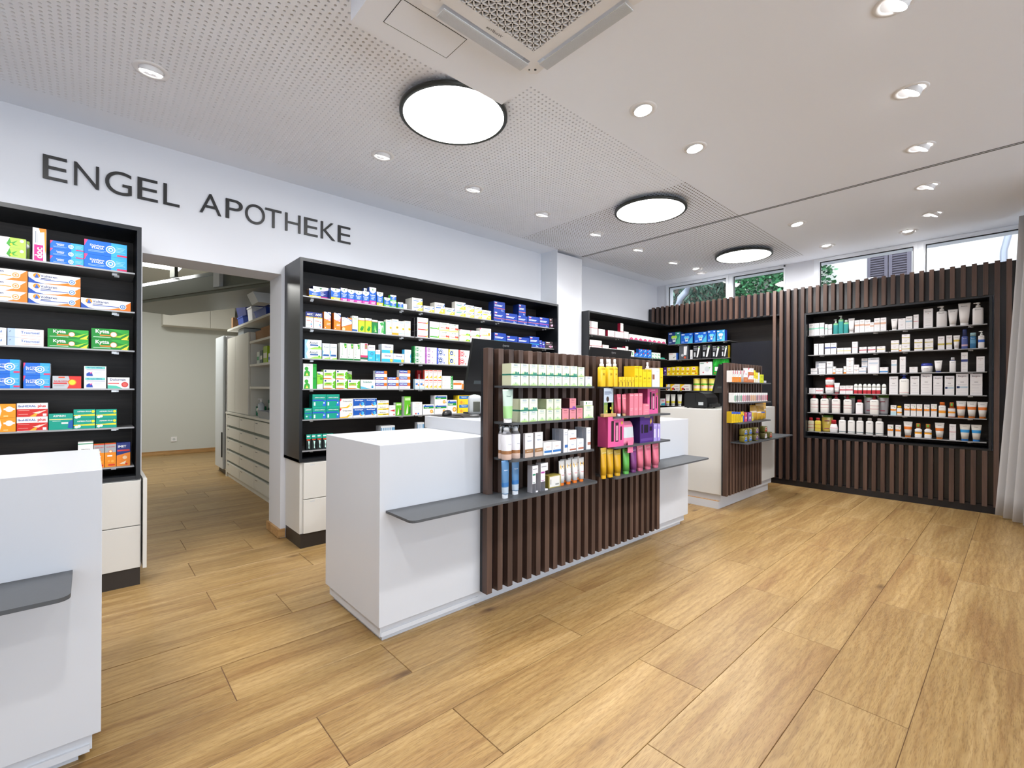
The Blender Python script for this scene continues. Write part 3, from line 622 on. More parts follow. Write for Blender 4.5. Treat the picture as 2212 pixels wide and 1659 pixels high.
def therm(): return [t('BRAUN', .1, .42, .9, .06, WH)]+gl(.1, .55, (.78, .71, .64), 'b8bcc2')+[p(WH, (.42, .12), (.58, .12), (.8, .72), (.84, .88), (.68, .9), (.6, .74)), c_(.74, .82, .07, '7ac24a'), r(.12, .16, .3, .48, 'c9cdd2')]
DS = {
'can': ('white green hemp balm carton', WH, 'dfe3da', [r(.6, 0, 1, 1, 'a6cf52'), p('3f9a35', (.52, .35), (.6, .95), (.64, .5), (.8, .8), (.7, .4), (.82, .25), (.66, .3), (.6, .1)), c_(.64, .34, .1, 'f0c02c'), c_(.9, .75, .14, WH)]),
'doc': ('tall white magenta gel carton with curved orange corner', WH, 'e6e6e6', [p('f08c1e', (.45, 1), (1, .2), (1, 1)), p(WH, (.45, .86), (.9, .3), (.85, .9)), r(.1, .02, .78, .5, 'd6267e'), t('doc', .16, .74, .26, .44, WH, .03, True), r(.18, .55, .26, .9, '8a8f99'), r(.34, .55, .4, .84, 'b0b4bc')]),
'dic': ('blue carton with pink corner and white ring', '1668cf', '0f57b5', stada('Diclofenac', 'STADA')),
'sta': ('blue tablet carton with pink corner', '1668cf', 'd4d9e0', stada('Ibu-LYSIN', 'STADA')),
'vol': ('white gel carton with blue sweep and orange end', WH, 'd9dbe0', [p('e67718', (.2, 0), (.55, .1), (.8, .35), (1, .95), (1, 0)), p('e9eaee', (.3, .06), (.55, .16), (.8, .42), (.98, 1), (.3, 1)), p('1c4aa6', (0, .55), (0, 0), (.32, 0), (.14, .14)), r(.22, .34, .76, .41, '1c4aa6'), c_(.15, .72, .24, 'ef8a1c'), p('2a5fb4', (.11, .5), (.15, .95), (.2, .52)), t('Voltaren', .22, .54, .74, .3, '23336e', .02), r(.23, .46, .42, .53, '23336e'), c_(.83, .44, .28, WH), c_(.83, .44, .22, '4a7cc0'), c_(.83, .44, .14, 'dbe8f5'), c_(.83, .44, .07, '4a7cc0')]),
'vor': ('white gel carton with orange sweep', WH, 'd9dbe0', [p('ee7a22', (.55, 0), (.75, .3), (.98, 1), (1, 1), (1, 0)), r(.22, .38, .72, .46, 'f0952a'), t('Voltaren', .2, .52, .78, .3, '23336e', .02), c_(.76, .52, .3, WH), c_(.76, .52, .24, 'f0a060'), c_(.76, .52, .14, WH), c_(.76, .52, .08, 'ee7a22')]),
'tra': ('white ointment carton with pale blue end', 'eceef2', 'd9dbe0', [r(0, 0, .2, 1, 'a9bfe8'), r(.2, 0, .3, 1, 'cdd9f0'), t('Traumeel', .36, .88, .58, .3, '3b62ae', .015), r(.36, .86, .92, .89, 'e0693a'), r(.36, .22, .92, .25, 'e0693a'), p('27304a', (.04, .6), (.1, .78), (.07, .6))]),
'kyt': ('green ointment carton with white lettering', '16842f', 'e0661c', [p('2fa53a', (.45, 1), (1, .4), (1, 1)), p('f4e23a', (.8, .08), (1, .5), (.95, .1), (1, 0), (.78, 0)), p('9ccf2c', (.6, .25), (.98, .7), (.75, .2)), t('Kytta', .05, .52, .68, .44, WH, .025), r(.22, .3, .5, .4, 'ef7a20'), c_(.58, .48, .26, 'ef7a20'), c_(.58, .48, .22, 'f5ecec')]+gl(.05, .5, (.18,), 'bfe0c0', .06)),
'nur': ('silver red tablet carton with glowing sun', 'b9bcc0', 'b02a2a', [p('d4342c', (.55, 1), (.62, .5), (.5, 0), (1, 0), (1, 1)), c_(.68, .5, .26, 'f07a20'), c_(.68, .5, .2, 'ffd23a'), t('NUROFEN', .05, .54, .58, .18, 'd22b2b', .02), r(.02, .36, .5, .47, 'd22b2b'), r(.2, .84, .42, .96, 'e4572e')]+gl(.05, .4, (.22,), '7d8288')),
'ibl': ('white tablet carton with teal band', WH, 'd8dade', [r(.05, .76, .95, .97, '76cfc4'), t('Ibu-Lysin HEXAL', .08, .9, .86, .14, '23509e', .02), r(.1, .66, .95, .7, '3a55a0'), p('2449a8', (.1, .1), (.4, .1), (.36, .38), (.22, .46), (.1, .34)), p('d63a8c', (.24, .36), (.4, .54), (.3, .3)), c_(.86, .22, .14, 'e0e0e4')]+gl(.45, .8, (.5, .4, .3), 'a6b4c8')),
'dol': ('white tablet carton with red circle', WH, 'd8dade', [p('54c0a8', (0, 0), (.7, 0), (.4, .25), (0, .3)), t('Dolormin', .06, .86, .8, .2, '27306e', .02), r(.02, .42, .52, .5, 'd8302e'), c_(.78, .36, .24, 'd8302e'), c_(.78, .36, .16, 'e8665c')]),
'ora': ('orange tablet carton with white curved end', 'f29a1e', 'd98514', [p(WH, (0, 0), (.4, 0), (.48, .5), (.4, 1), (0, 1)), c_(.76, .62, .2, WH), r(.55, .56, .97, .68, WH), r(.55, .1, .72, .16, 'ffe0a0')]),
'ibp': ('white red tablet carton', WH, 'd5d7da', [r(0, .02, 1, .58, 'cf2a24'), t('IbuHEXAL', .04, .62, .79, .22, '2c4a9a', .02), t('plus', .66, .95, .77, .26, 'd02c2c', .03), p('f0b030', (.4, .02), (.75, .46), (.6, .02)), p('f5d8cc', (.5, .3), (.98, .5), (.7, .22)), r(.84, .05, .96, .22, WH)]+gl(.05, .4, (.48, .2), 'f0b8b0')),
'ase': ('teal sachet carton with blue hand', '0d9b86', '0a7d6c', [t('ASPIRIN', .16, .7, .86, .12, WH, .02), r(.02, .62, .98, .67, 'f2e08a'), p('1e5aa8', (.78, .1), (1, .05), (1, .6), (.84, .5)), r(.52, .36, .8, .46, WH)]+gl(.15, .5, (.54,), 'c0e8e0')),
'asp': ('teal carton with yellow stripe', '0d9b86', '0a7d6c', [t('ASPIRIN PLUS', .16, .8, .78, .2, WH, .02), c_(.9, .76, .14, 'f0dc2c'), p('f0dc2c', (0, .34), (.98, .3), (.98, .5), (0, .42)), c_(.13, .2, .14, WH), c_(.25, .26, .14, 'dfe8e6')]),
'zen': ('white carton with thin green lines', WH, 'd8dcd8', [r(0, .92, 1, .95, '2a9a6a'), t('ZENTIVA', .2, .8, .72, .1, '3a3f44'), r(0, .5, 1, .53, '2a9a6a')]+gl(.2, .8, (.4, .3), 'b0b8b4')),
'nuj': ('orange children syrup carton with sun', 'ef8f1c', 'c97614', [r(0, .62, 1, .96, 'a8adb2'), r(0, .96, 1, 1, 'd8402c'), t('NUROFEN', .1, .9, .85, .08, 'd0302c', .02), c_(.5, .66, .15, 'e4402a'), c_(.5, .66, .11, 'fff0c0'), r(.2, .44, .66, .5, WH), c_(.35, .25, .09, 'f6b04a'), c_(.68, .24, .12, 'f6b04a'), r(.3, .05, .9, .12, 'd8402c')]),
'ime': ('navy carton with child portrait', '24357f', '1c2a68', [t('IMET', .1, .7, .84, .13, WH, .03), r(.05, .63, .95, .7, 'd43a34'), p('f08a2a', (0, 0), (1, 0), (1, .58), (0, .46)), c_(.6, .36, .14, 'f2cfa8'), p('f6e4c8', (.2, .1), (.7, .22), (.6, .08)), c_(.72, .08, .07, 'd8342c')]),
'vid': ('blue white cold carton with yellow foot', '1d5fbe', 'a8722c', vick('f2c22c', 'DayMed')), 'vin': ('dark blue cold carton with magenta foot', '20388c', '1b2f78', vick('c2268a', 'MediNait', '20388c')),
'viy': ('blue white cold carton with yellow base', '1d5fbe', '2a4fa0', vick('f6cc24', 'Wick')), 'vip': ('blue white cold carton with magenta base', '1d5fbe', '2a4fa0', vick('d63a9a')), 'vig': ('small blue white cold carton with green base', '1d5fbe', '57b83a', vick('62c23c', 'Wick')),
'ceb': ('white vitamin carton with blue tag', 'f0efe8', 'd9d8d0', cete('2a6ab8')), 'ceg': ('white vitamin carton with green tag', 'f0efe8', 'd9d8d0', cete('2aa08a')), 'cey': ('white vitamin carton with yellow tag', 'f0efe8', 'd9d8d0', cete('f0cc30')),
'abo': ('royal blue vitamin carton with orange line', '1a3f9e', '142f78', abtei('e8784a')), 'abp': ('royal blue vitamin carton with pink line', '1a3f9e', '142f78', abtei('e0529a')), 'abt': ('royal blue vitamin carton with turquoise line', '1a3f9e', '142f78', abtei('40b8c8')), 'abm': ('narrow royal blue vitamin carton', '1a3f9e', '142f78', abtei('c050b0')),
'abd': ('dark charcoal carton with pink flower', '3a3236', '2c2629', [r(.1, .8, .5, .88, WH), r(.1, .72, .4, .77, 'd03a5a'), c_(.6, .28, .16, 'd890b8'), c_(.76, .32, .12, 'f0d8e8'), c_(.45, .3, .1, 'e8b8d4')]+gl(.1, .7, (.6, .54), 'b8b0b4')),
'acc': ('white cough carton with navy top', 'eef0f4', 'd4d8e0', [r(0, .64, 1, 1, '1f2f7a'), t('ACC', .14, .9, .86, .17, WH, .04), r(0, .64, 1, .7, 'f0b83a'), c_(.3, .72, .04, 'd8402c'), c_(.55, .72, .04, '40a8d8'), c_(.8, .72, .04, '6ac04a'), r(.1, .44, .62, .48, 'd86a5a'), p('d8342c', (.7, .36), (.86, .52), (.8, .34)), c_(.72, .24, .09, '4a9ad0'), c_(.76, .12, .07, 'c83a6a')]+gl(.1, .6, (.2,), '9ab8e0')),
'acs': ('flat white tablet carton with blue orange top', 'eef0f4', 'd0d4dc', [r(0, .55, 1, 1, '2a52b0'), t('ACC', .06, .4, .78, .3, WH, .04), r(.42, .7, .7, .86, 'c8dcf8'), r(.74, .55, 1, 1, 'ef7a20'), r(0, .5, 1, .55, 'd8402c'), c_(.8, .24, .2, 'd8e8f8')]+gl(.06, .6, (.3, .18), 'a8c0e0', .05)),
'muc': ('tall orange cough syrup carton', 'f0801e', 'd96c12', [p(WH, (0, 1), (0, .62), (.9, .5), (1, .78), (1, 1)), p('2a52b0', (.25, 1), (.5, 1), (1, .78), (1, .88)), p('e8609a', (0, .5), (1, .66), (1, .6)), t('Mucosolvan', .08, .85, .72, .07, '8090b0'), r(.4, .34, .95, .37, 'ffe0b8'), r(.4, .26, .9, .29, 'c0c8e8'), c_(.2, .1, .06, WH)]),
'muw': ('white orange cough syrup carton', WH, 'd96c12', [p('f0801e', (0, 0), (1, 0), (1, .55), (0, .3)), p('2a52b0', (.3, 1), (.5, 1), (1, .72), (1, .82)), p('f0801e', (.55, 1), (1, 1), (1, .86)), t('Mucosolvan', .06, .8, .74, .09, '7a8ab0'), p('d8402c', (0, .28), (1, .56), (1, .5)), c_(.2, .14, .13, 'f8c8a0')]),
'brs': ('white carton with pale green figure', 'eef2ec', 'd6dad4', [r(0, .3, 1, .72, 'cfe6c0'), c_(.2, .92, .07, '2a7a4a'), r(.2, .78, .8, .86, 'a8d08a'), r(0, .04, .9, .16, '2a5a9a'), p('f2f6ee', (.5, .2), (.7, .55), (.8, .2))]),
'prl': ('lime green syrup carton with ivy leaf', 'b8d62a', '8fb01c', [r(0, .86, 1, 1, WH), t('Prospan', .1, .9, .92, .07, '2a3a8a', .02), r(0, .82, 1, .86, 'd8402c'), p('2a8a2c', (.25, .2), (.5, .45), (.85, .42), (.75, .18), (.5, .1)), p('4aa83a', (.4, .36), (.6, .5), (.7, .3))]),
'prg': ('dark green syrup carton with leaves', '1a7a3c', '126030', [r(0, .88, 1, 1, WH), t('Prospan', .1, .9, .94, .06, '2a3a8a', .02), r(0, .85, 1, .88, 'd8402c'), p('5ac04a', (.3, .2), (.5, .65), (.75, .35)), p('a8e08a', (.45, .1), (.62, .4), (.8, .15))]),
'lun': ('white green carton with leafy stem', 'eef2ea', '1a7a3c', [r(.72, 0, 1, 1, '1f8a42'), p('3aa04a', (.2, .85), (.6, .95), (.75, .7), (.4, .65)), p('58b85a', (.4, .1), (.55, .7), (.75, .1)), r(.06, .05, .16, .4, '2a52b0')]),
'umc': ('white cough carton with yellow flower', 'f0f0ea', 'dcdad0', [c_(.86, .48, .16, 'f4c428'), c_(.86, .48, .07, 'b8742c'), r(.15, .86, .8, .91, '8ab0d0'), r(0, .14, 1, .17, '7ac0c8')]+gl(.15, .6, (.76, .7), 'b8c0c8')), 'umo': ('white cough carton with sunflower and orange foot', 'f0f0ea', 'dcdad0', [c_(.8, .5, .17, 'f4c428'), c_(.8, .5, .08, '8a5a2c'), r(.12, .86, .8, .91, '8ab0d0'), r(0, 0, 1, .16, 'f0a024')]+gl(.12, .6, (.76, .7), 'b8c0c8')),
'tol': ('flat white carton with red stripe and black end', 'f0f0f0', '26262a', [r(.05, .16, .8, .3, 'd23a34'), p('f0a82c', (.74, .12), (.96, .5), (.96, .12)), t('Tolerian', .08, .6, .7, .18, 'a8a8b0')]), 'tog': ('flat white carton with green stripe', 'f0f0f0', '26262a', [r(.05, .16, .8, .3, '4aa83a'), p('8ac83a', (.74, .12), (.96, .5), (.96, .12)), t('Tolerian', .08, .6, .7, .18, 'a8a8b0')]),
'neo': ('white green throat lozenge carton with red berries', 'f0f4ec', 'd8e4cc', [p('c8e88a', (0, 0), (1, 0), (1, .3), (0, .12)), t('neo-angin', .08, .92, .84, .16, '1f7a3a', .02), c_(.72, .42, .13, 'e04a34'), c_(.9, .4, .13, 'e04a34'), r(.1, .36, .6, .44, 'e8a08c')]),
'lem': ('white throat lozenge carton with lime', 'f4f2ee', 'd8d6d0', [p('d62a6a', (0, 1), (0, .72), (.1, 1)), t('Lemocin', .2, .86, .66, .22, 'e0907a'), p('6ab82a', (.5, 0), (.7, .42), (1, .3), (1, 0)), c_(.8, .16, .14, 'd8dc3a'), hill(.02, .14, 'cfe06a')]), 'leo': ('white throat lozenge carton with orange', 'f4f2ee', 'd8d6d0', [p('d62a6a', (0, 1), (0, .72), (.1, 1)), t('Lemocin', .2, .86, .66, .22, 'e0907a'), c_(.82, .24, .2, 'f0a02c'), c_(.62, .12, .1, 'f0c04a'), hill(.02, .12, 'f0c86a')]),
'ant': ('white blue nasal spray carton with green leaf', 'eef4f8', '2a62a0', [p('9ccdf0', (0, 1), (.2, 1), (.08, .5), (.2, 0), (0, 0)), t('Antall', .25, .78, .68, .26, '4a5560', .015), r(.32, .36, .8, .52, '2a5a9a'), p('9ce05a', (.2, 0), (1, 0), (1, .3), (.6, .24)), c_(.86, .28, .11, '4ab02a')]), 'anv': ('slim white blue spray carton', 'eef4f8', 'd8e0e6', [p('6ab4ec', (0, .6), (.16, .5), (.08, .3), (.2, .2), (0, .2)), t('Antall', .12, .92, .78, .1, '5a6a74'), r(.12, .2, .9, .32, '2a5a9a'), p('a6e46a', (.1, 0), (1, 0), (1, .14), (.4, .1))]),
'bro': ('white syrup carton with green drop and foot', 'f2f2ec', 'dcdcd2', [t('Bronchicum', .2, .42, .6, .56, '6a9a7a', .01, True), p('3a9a3a', (.55, .98), (.95, .98), (.95, .72), (.7, .68)), c_(.78, .82, .06, 'f0dc2c'), r(0, 0, 1, .1, '1f7a3a'), r(.12, .16, .3, .2, '5a7a6a')]+gl(.55, .9, (.5, .3, .26), 'd0d4d0')), 'brr': ('white syrup carton with magenta stripe', 'f2f2ec', 'dcdcd2', [t('Bronchial', .15, .38, .64, .5, '8aa89a', .01, True), r(.6, .68, .95, .98, 'c03a6a'), r(.7, .72, .86, .92, '6ab04a'), r(0, .2, 1, .32, 'c8386a'), r(0, .08, 1, .2, '2a6a4a')]),
'sit': ('turquoise white cough carton with blue badge', '38b4d4', '2a98b8', [r(0, .64, 1, 1, 'f2f2f4'), t('Silomat', .12, .9, .84, .08, '2a3a7a', .015), p('d62a4a', (0, 1), (0, .92), (.16, 1)), c_(.55, .46, .16, '1f4a9a'), c_(.55, .46, .1, '5ac0e0')]+gl(.15, .6, (.22, .16), 'b8e4f0')),
'sil': ('white turquoise cough carton with yellow flower', 'f2f2f4', 'dadde2', [r(0, 0, 1, .36, '38b4d4'), t('Silomat', .18, .85, .72, .2, '2a3a7a', .02), c_(.84, .2, .18, 'f4b82a'), c_(.84, .2, .08, 'f8dc6a')]+gl(.2, .6, (.52,), 'b8bcc4')), 'siw': ('white carton with torn blue edge', 'eef2f6', '38a4d8', [p('48b4e4', (1, 0), (.85, .1), (.95, .3), (.82, .5), (.94, .7), (1, .74)), r(.3, .8, .75, .84, '9ac8dc')]),
'wkg': ('flat white lozenge carton with green badge', 'eef2e6', '1f7a42', wick('2f8a4a', '1f7a42')), 'wkp': ('flat white lozenge carton with purple badge', 'f0eef0', 'a84ab0', wick('b05ab8', '7a3a8a')), 'wkb': ('white lozenge carton with blue badge', 'e8ecf8', '3a5ac8', wick('4a62cc', '1f4a8a')), 'wky': ('white lozenge carton with yellow end and blue badge', 'e4ecf6', 'e0b82a', wick('f0c83a', '1f4a8a')), 'wkr': ('white lozenge carton with red badge', 'f6ecea', 'd8404a', wick('e0525a', 'd8404a')),
'gel': ('white green capsule carton with green head figure', 'f2f4ee', '4a524c', [r(.72, 0, 1, 1, '22a03a'), t('GeloMyrtol', .08, .66, .88, .09, 'b0b4b0'), c_(.25, .6, .15, '3aaa3a'), p('3aaa3a', (.05, 0), (.5, 0), (.5, .34), (.3, .52), (.1, .36)), p('f2e86a', (.18, .06), (.28, .3), (.4, .06)), r(.74, .76, .98, .9, '158a2c')]),
'siv': ('white green syrup carton with green head', 'eef2e6', '8aa08a', [p('8acc3a', (0, .25), (1, .3), (1, .8), (0, .95)), c_(.7, .6, .2, '4aa82a'), r(.15, .84, .5, .9, '2a4a8a'), t('Sinupret', .1, .7, .72, .07, '2a5a2a')]),
'sin': ('white green tablet carton with green profile', 'f4f4ee', '8ac44a', [c_(.16, .84, .1, '24448a'), r(.34, .82, .8, .87, 'b0b4c0'), p('8acc3a', (.06, .34), (.7, .34), (.7, .68), (.06, .66)), p('62b82a', (.8, .1), (1, .05), (1, .86), (.86, .8), (.74, .5)), t('Sinupret', .08, .66, .56, .12, '1f5a22', .02), r(.2, .38, .6, .46, 'f08a6a'), p('f0842a', (0, .02), (.8, .02), (.6, .12), (0, .12)), c_(.8, .46, .06, 'f2ecd8')]),
'sol': ('wide white capsule carton with teal lettering', 'f2f6f4', 'd6dedc', [t('Soledum', .08, .86, .76, .22, '1f7a6a', .02), p('58b8d4', (0, 0), (.7, 0), (0, .3)), c_(.82, .24, .16, '8ac8dc'), p('2a7ab0', (.76, .1), (.82, .4), (.88, .1))]),
'isb': ('narrow white carton with blue orange pill', 'f2f4f6', 'a8ccd8', [r(.1, .88, .9, .95, '5a9ad8'), r(.1, .4, .6, .58, '3a7ac8'), c_(.75, .4, .14, 'f0842a'), r(0, 0, 1, .2, 'c8e4f4'), r(.15, .68, .85, .72, 'e0a090')]), 'isr': ('narrow white carton with red top and orange fruit', 'f6f2ea', 'b83a30', [r(.08, .88, .92, .96, 'e04a3a'), r(.15, .7, .85, .75, 'f0a0a0'), p('f0a82a', (.2, .14), (.85, .2), (.8, .46), (.5, .28)), c_(.35, .22, .14, 'f4e03a'), c_(.75, .16, .1, 'd8dc3a')]),
'red': ('dark red carton standing in the back row', 'a01c22', '80161a', [r(.3, .3, .6, .8, 'd8b0b0')]), 'gef': ('flat white carton with green end', 'f2f4f0', 'd8dcd4', [r(.8, .04, 1, .96, '1fa03c'), c_(.9, .5, .16, 'e8f4e8'), t('GeloRevoice', .06, .64, .66, .18, 'a8b0ac')]), 'dor': ('white carton with orange band and figure', 'f2f0ee', 'd8d4d0', [r(0, .48, .8, .72, 'ef7a2a'), p('f08a3a', (.78, 0), (1, 0), (1, .6), (.86, .66)), t('Dorithricin', .16, .74, .86, .12, '6a7a8a')]),
'asx': ('small teal sachet carton', '129a84', '0a7d6c', [t('ASPIRIN', .14, .86, .86, .1, WH, .02), r(.05, .5, .95, .58, '2a5ac0'), c_(.8, .2, .14, '2a6ac0'), c_(.3, .26, .1, 'c8ece4')]), 'asc': ('teal effervescent carton with blue stripe', '129a84', '0a7d6c', [t('ASPIRIN COMPLEX', .16, .92, .74, .14, WH, .02), r(0, .46, .86, .58, '2a5ac0'), p('2f6ed0', (.74, .04), (1, .04), (1, .5), (.84, .46)), c_(.86, .3, .06, 'dfeaf8'), r(.1, .08, .22, .36, 'd0efe8'), r(0, .92, 1, 1, '1fb096')]),
'gri': ('white capsule carton with yellow swirl', 'f4f2ee', 'd4322c', [p('e0304a', (0, 1), (0, .7), (.12, .88), (.1, 1)), t('Grippostad', .16, .94, .74, .2, '4a4a5a', .012), p('f2b42a', (0, .08), (.5, .16), (.86, .5), (.94, .42), (.6, .02), (0, 0)), c_(.8, .34, .16, 'f4c83a'), c_(.8, .34, .1, 'fbf0d0')]), 'box': ('blue white tablet carton with glowing swirl', 'f2f4f8', 'd8dce4', [p('1f5ab4', (0, .2), (1, .3), (1, .96), (0, .96)), t('BoxaGrippal', .04, .94, .8, .18, WH, .025), c_(.72, .36, .22, 'f0a42a'), c_(.78, .42, .2, '5ac4f0'), c_(.7, .44, .14, '2a7ad0')]),
'med': ('flat white carton with yellow stripe', 'f4f4ee', 'dcdad0', [t('Meditonsin', .16, .8, .76, .2, '7a6a5a', .015), r(.08, .22, 1, .5, 'f2d62c'), r(.5, .3, .8, .4, '3a3a3a'), c_(.9, .4, .16, 'f0a82c')]), 'hut': ('white carton with red band', 'f2f0f0', 'd8d4d4', [p('d23a3a', (.05, .5), (.95, .62), (.9, .38), (.5, .46)), r(.2, .8, .7, .86, 'c8c8cc'), c_(.8, .12, .1, 'd8504a')]), 'hug': ('green white syrup carton with leaf glow', '62b82a', 'd6dcd6', [r(.1, .78, .95, .95, 'a8e07a'), t('HUSTEN', .16, .9, .86, .07, WH, .03), p('e4f4d0', (.25, .05), (.5, .6), (.6, .1)), p('2a7a1c', (.6, .05), (1, .1), (1, .6), (.8, .5)), c_(.85, .5, .08, 'f0703a')]), 'sup': ('white carton with fine grey print', 'f2f2f0', 'd4d6da', [t('Supradyn', .2, .85, .86, .09, 'c08a4a')]+gl(.2, .8, (.7, .62, .54, .46), 'c0c4cc')+[c_(.35, .1, .07, 'd04a4a'), c_(.6, .1, .07, '4a7ad0')]),
'dop': ('white vitamin carton with green blue bands', 'f4f2ee', 'c8ccd4', [r(.05, .78, .95, .9, '2a5ac0'), r(.05, .6, .95, .78, '2a9a3a'), t('Doppel', .1, .6, .69, .14, WH, .03), c_(.2, .9, .07, '2a62c8'), c_(.76, .3, .18, 'f09a2a'), c_(.76, .3, .1, 'fbd88a'), p('3a8a3a', (.86, .2), (.98, .3), (.9, .14))]), 'mag': ('yellow magnesium carton with blue label', 'f4d42a', 'd0b01c', [r(.12, .6, .96, .95, '2a7ac4'), t('Magnesium', .16, .9, .8, .16, WH, .02), c_(.3, .22, .18, 'f09a3a'), c_(.5, .16, .14, 'f0b84a')]), 'tea': ('teal black bandage carton with white leg', '1a2224', '101618', [r(0, .72, 1, 1, '1fa08a'), r(.1, .84, .7, .92, WH), r(.1, .62, .8, .7, 'd8502c'), p('c8f0e8', (.35, .6), (.75, .55), (.6, .3), (.7, .08), (.45, .12), (.5, .3))]), 'grw': ('low white grey carton near the counter edge', 'd8dce0', 'b0b4ba', [r(0, .5, 1, .9, '6a9ac0')]+[r(.1+.15*k, .1, .16+.15*k, .9, WH) for k in range(5)]),
'fem': ('white carton with crimson edge', 'f0eee8', '9a1c3a', [r(0, 0, 1, .07, 'c82a56'), r(.1, .84, .72, .88, 'e0a0b0'), r(.76, .6, .92, .84, 'd8d0d0'), c_(.84, .3, .05, '6a9a6a')]+gl(.1, .85, (.7, .5, .4), 'dcd6d2')), 'fep': ('white carton with pink oval foot', 'f4f2ee', 'dcdcd8', [hill(.02, .46, 'd8246a'), r(.25, .78, .75, .84, '9ab8c0'), r(.3, .2, .7, .26, 'f4a0c0')]), 'gra': ('white carton with green arrow', 'f0f2ee', 'd6dad4', [p('2aa03a', (.5, .15), (.92, .4), (.78, .4), (.78, .75), (.62, .75), (.62, .4))]), 'bps': ('small blue carton with red corner and white figure', '1f72d0', '1a5cae', [p('e0304a', (0, 1), (0, .7), (.4, 1)), c_(.62, .6, .18, 'e8f0fa'), c_(.35, .35, .13, 'c8dcf4')]), 'wgs': ('small white carton with green wedge', 'eef2ec', 'd2d8d0', [p('3ab07a', (.2, .1), (.9, .1), (.2, .6)), r(.1, .8, .8, .88, 'b8c8c0')]),
'omg': ('navy green monitor carton with heart outline', '1c3a78', '162c5c', [r(.6, 0, 1, 1, '2a8a7a')]+omron('a8d84a', '4ab08a')), 'omb': ('blue monitor carton with light heart outline', '1c62c8', '1a3a9a', omron('6ac8e8', '4ab4d8')), 'omc': ('turquoise blue monitor carton with white heart', '3a94c8', '1a3a9a', omron('e8e8f4', '5ab8d0')), 'wbx': ('low white carton with small black device picture', 'eceae8', '2a62c0', [p('2a2a2e', (.5, .25), (.62, .42), (.7, .3)), p('2a2a2e', (.66, .44), (.76, .6), (.8, .5)), r(.06, .84, .5, .89, 'd06a5a'), r(.88, 0, 1, 1, '3a6ac8')]), 'clr': ('clear grey blister with white device', '5a5e64', '3a3d42', [p(WH, (.5, .3), (.8, .3), (.88, .9), (.5, .9)), c_(.64, .14, .1, 'e8582a'), c_(.35, .3, .12, 'c8ccd0')]), 'wnr': ('narrow white carton', 'e8e8ea', 'd0d0d4', [r(.2, .1, .8, .3, 'c8ccd4')]),
'the': ('black carton with white thermometer picture', '1c1d20', '121316', therm()), 'thy': ('black carton with white thermometer and yellow side', '1c1d20', 'c8a81c', therm()), 'pur': ('small purple carton in front of yellow ones', '4a2a8a', '38206a', [c_(.5, .6, .2, 'e8e0f4'), c_(.6, .25, .12, '9ad04a')]), 'yel': ('yellow tea carton with small red emblem', 'f2d420', 'd6b818', [r(.3, .62, .72, .9, 'f4ecec'), c_(.5, .76, .09, 'd02a6a'), r(.2, .4, .8, .5, 'c8781c'), c_(.8, .2, .12, 'e8842a'), r(.25, .12, .6, .3, 'f4e8b0')]), 'boe': ('large white carton with grey device and red dot', 'eceeee', 'd4d8d8', [r(.05, .86, .35, .9, '2a8a5a'), c_(.62, .94, .05, 'd83a4a'), c_(.62, .45, .2, 'd4dadc'), c_(.3, .2, .05, 'd8404a'), p('5ab05a', (.72, .52), (.86, .62), (.84, .5))]), 'grb': ('tall green leaf printed pack', '18a02c', '10781f', [p('3ac04a', (.1, .6), (.5, 1), (.4, .6)), p('0c7a1c', (.4, .5), (.95, .9), (.8, .5)), r(.22, .25, .7, .5, 'eef2ee'), c_(.25, .12, .07, 'e05a3a')]), 'cra': ('white fruit tea carton with red berries and yellow curve', 'f2efe8', 'd8d4c8', [p('f2c41c', (0, 0), (.22, 0), (.12, .6), (.5, 1), (0, 1)), c_(.3, .28, .2, 'd03034'), c_(.46, .2, .13, '3a2a34'), t('Cranberry', .4, .9, .66, .16, 'b82a4a', .02), r(.6, .2, .92, .3, '7a2a5a')]), 'grl': ('low green pack lying on the shelf', '18b032', '10901f', [c_(.3, .6, .2, 'e8504a'), r(.6, .2, .9, .8, '7ad88a')]), 'bwt': ('white blue carton with magenta side', 'f0f0f2', 'c03a8a', [p('3ab0c8', (.1, 0), (1, 0), (1, .4), (.3, .3)), r(.3, .6, .85, .8, 'f0a8b0')]),
'oli': ('pale green cream carton tied with green ribbon', 'e6efe2', 'd8dcbc', oliv()), 'olg': ('pale green cream carton', 'e4eed8', 'b9c6a0', oliv()), 'olw': ('small white cream carton', 'eceef2', 'd0d4dc', oliv()), 'olp': ('rose pink cream carton', 'e0909a', '4a2a2c', [t('Olivenöl', .2, .8, .84, .1, '8a3a4a', .02)]+gl(.2, .85, (.66, .58), 'b86070', .02)+[r(.3, .02, .7, .1, 'c89a2c')]), 'olb': ('broad pale green cream carton', 'e2eed6', 'b8cc98', oliv()), 'olc': ('low white green cream carton on top', 'eef2ea', 'ccd4c4', [r(.26, .3, .36, .8, '3a9a4a'), hill(.02, .18, 'c4e08a'), r(.5, .5, .75, .6, '8a9a8a')]),
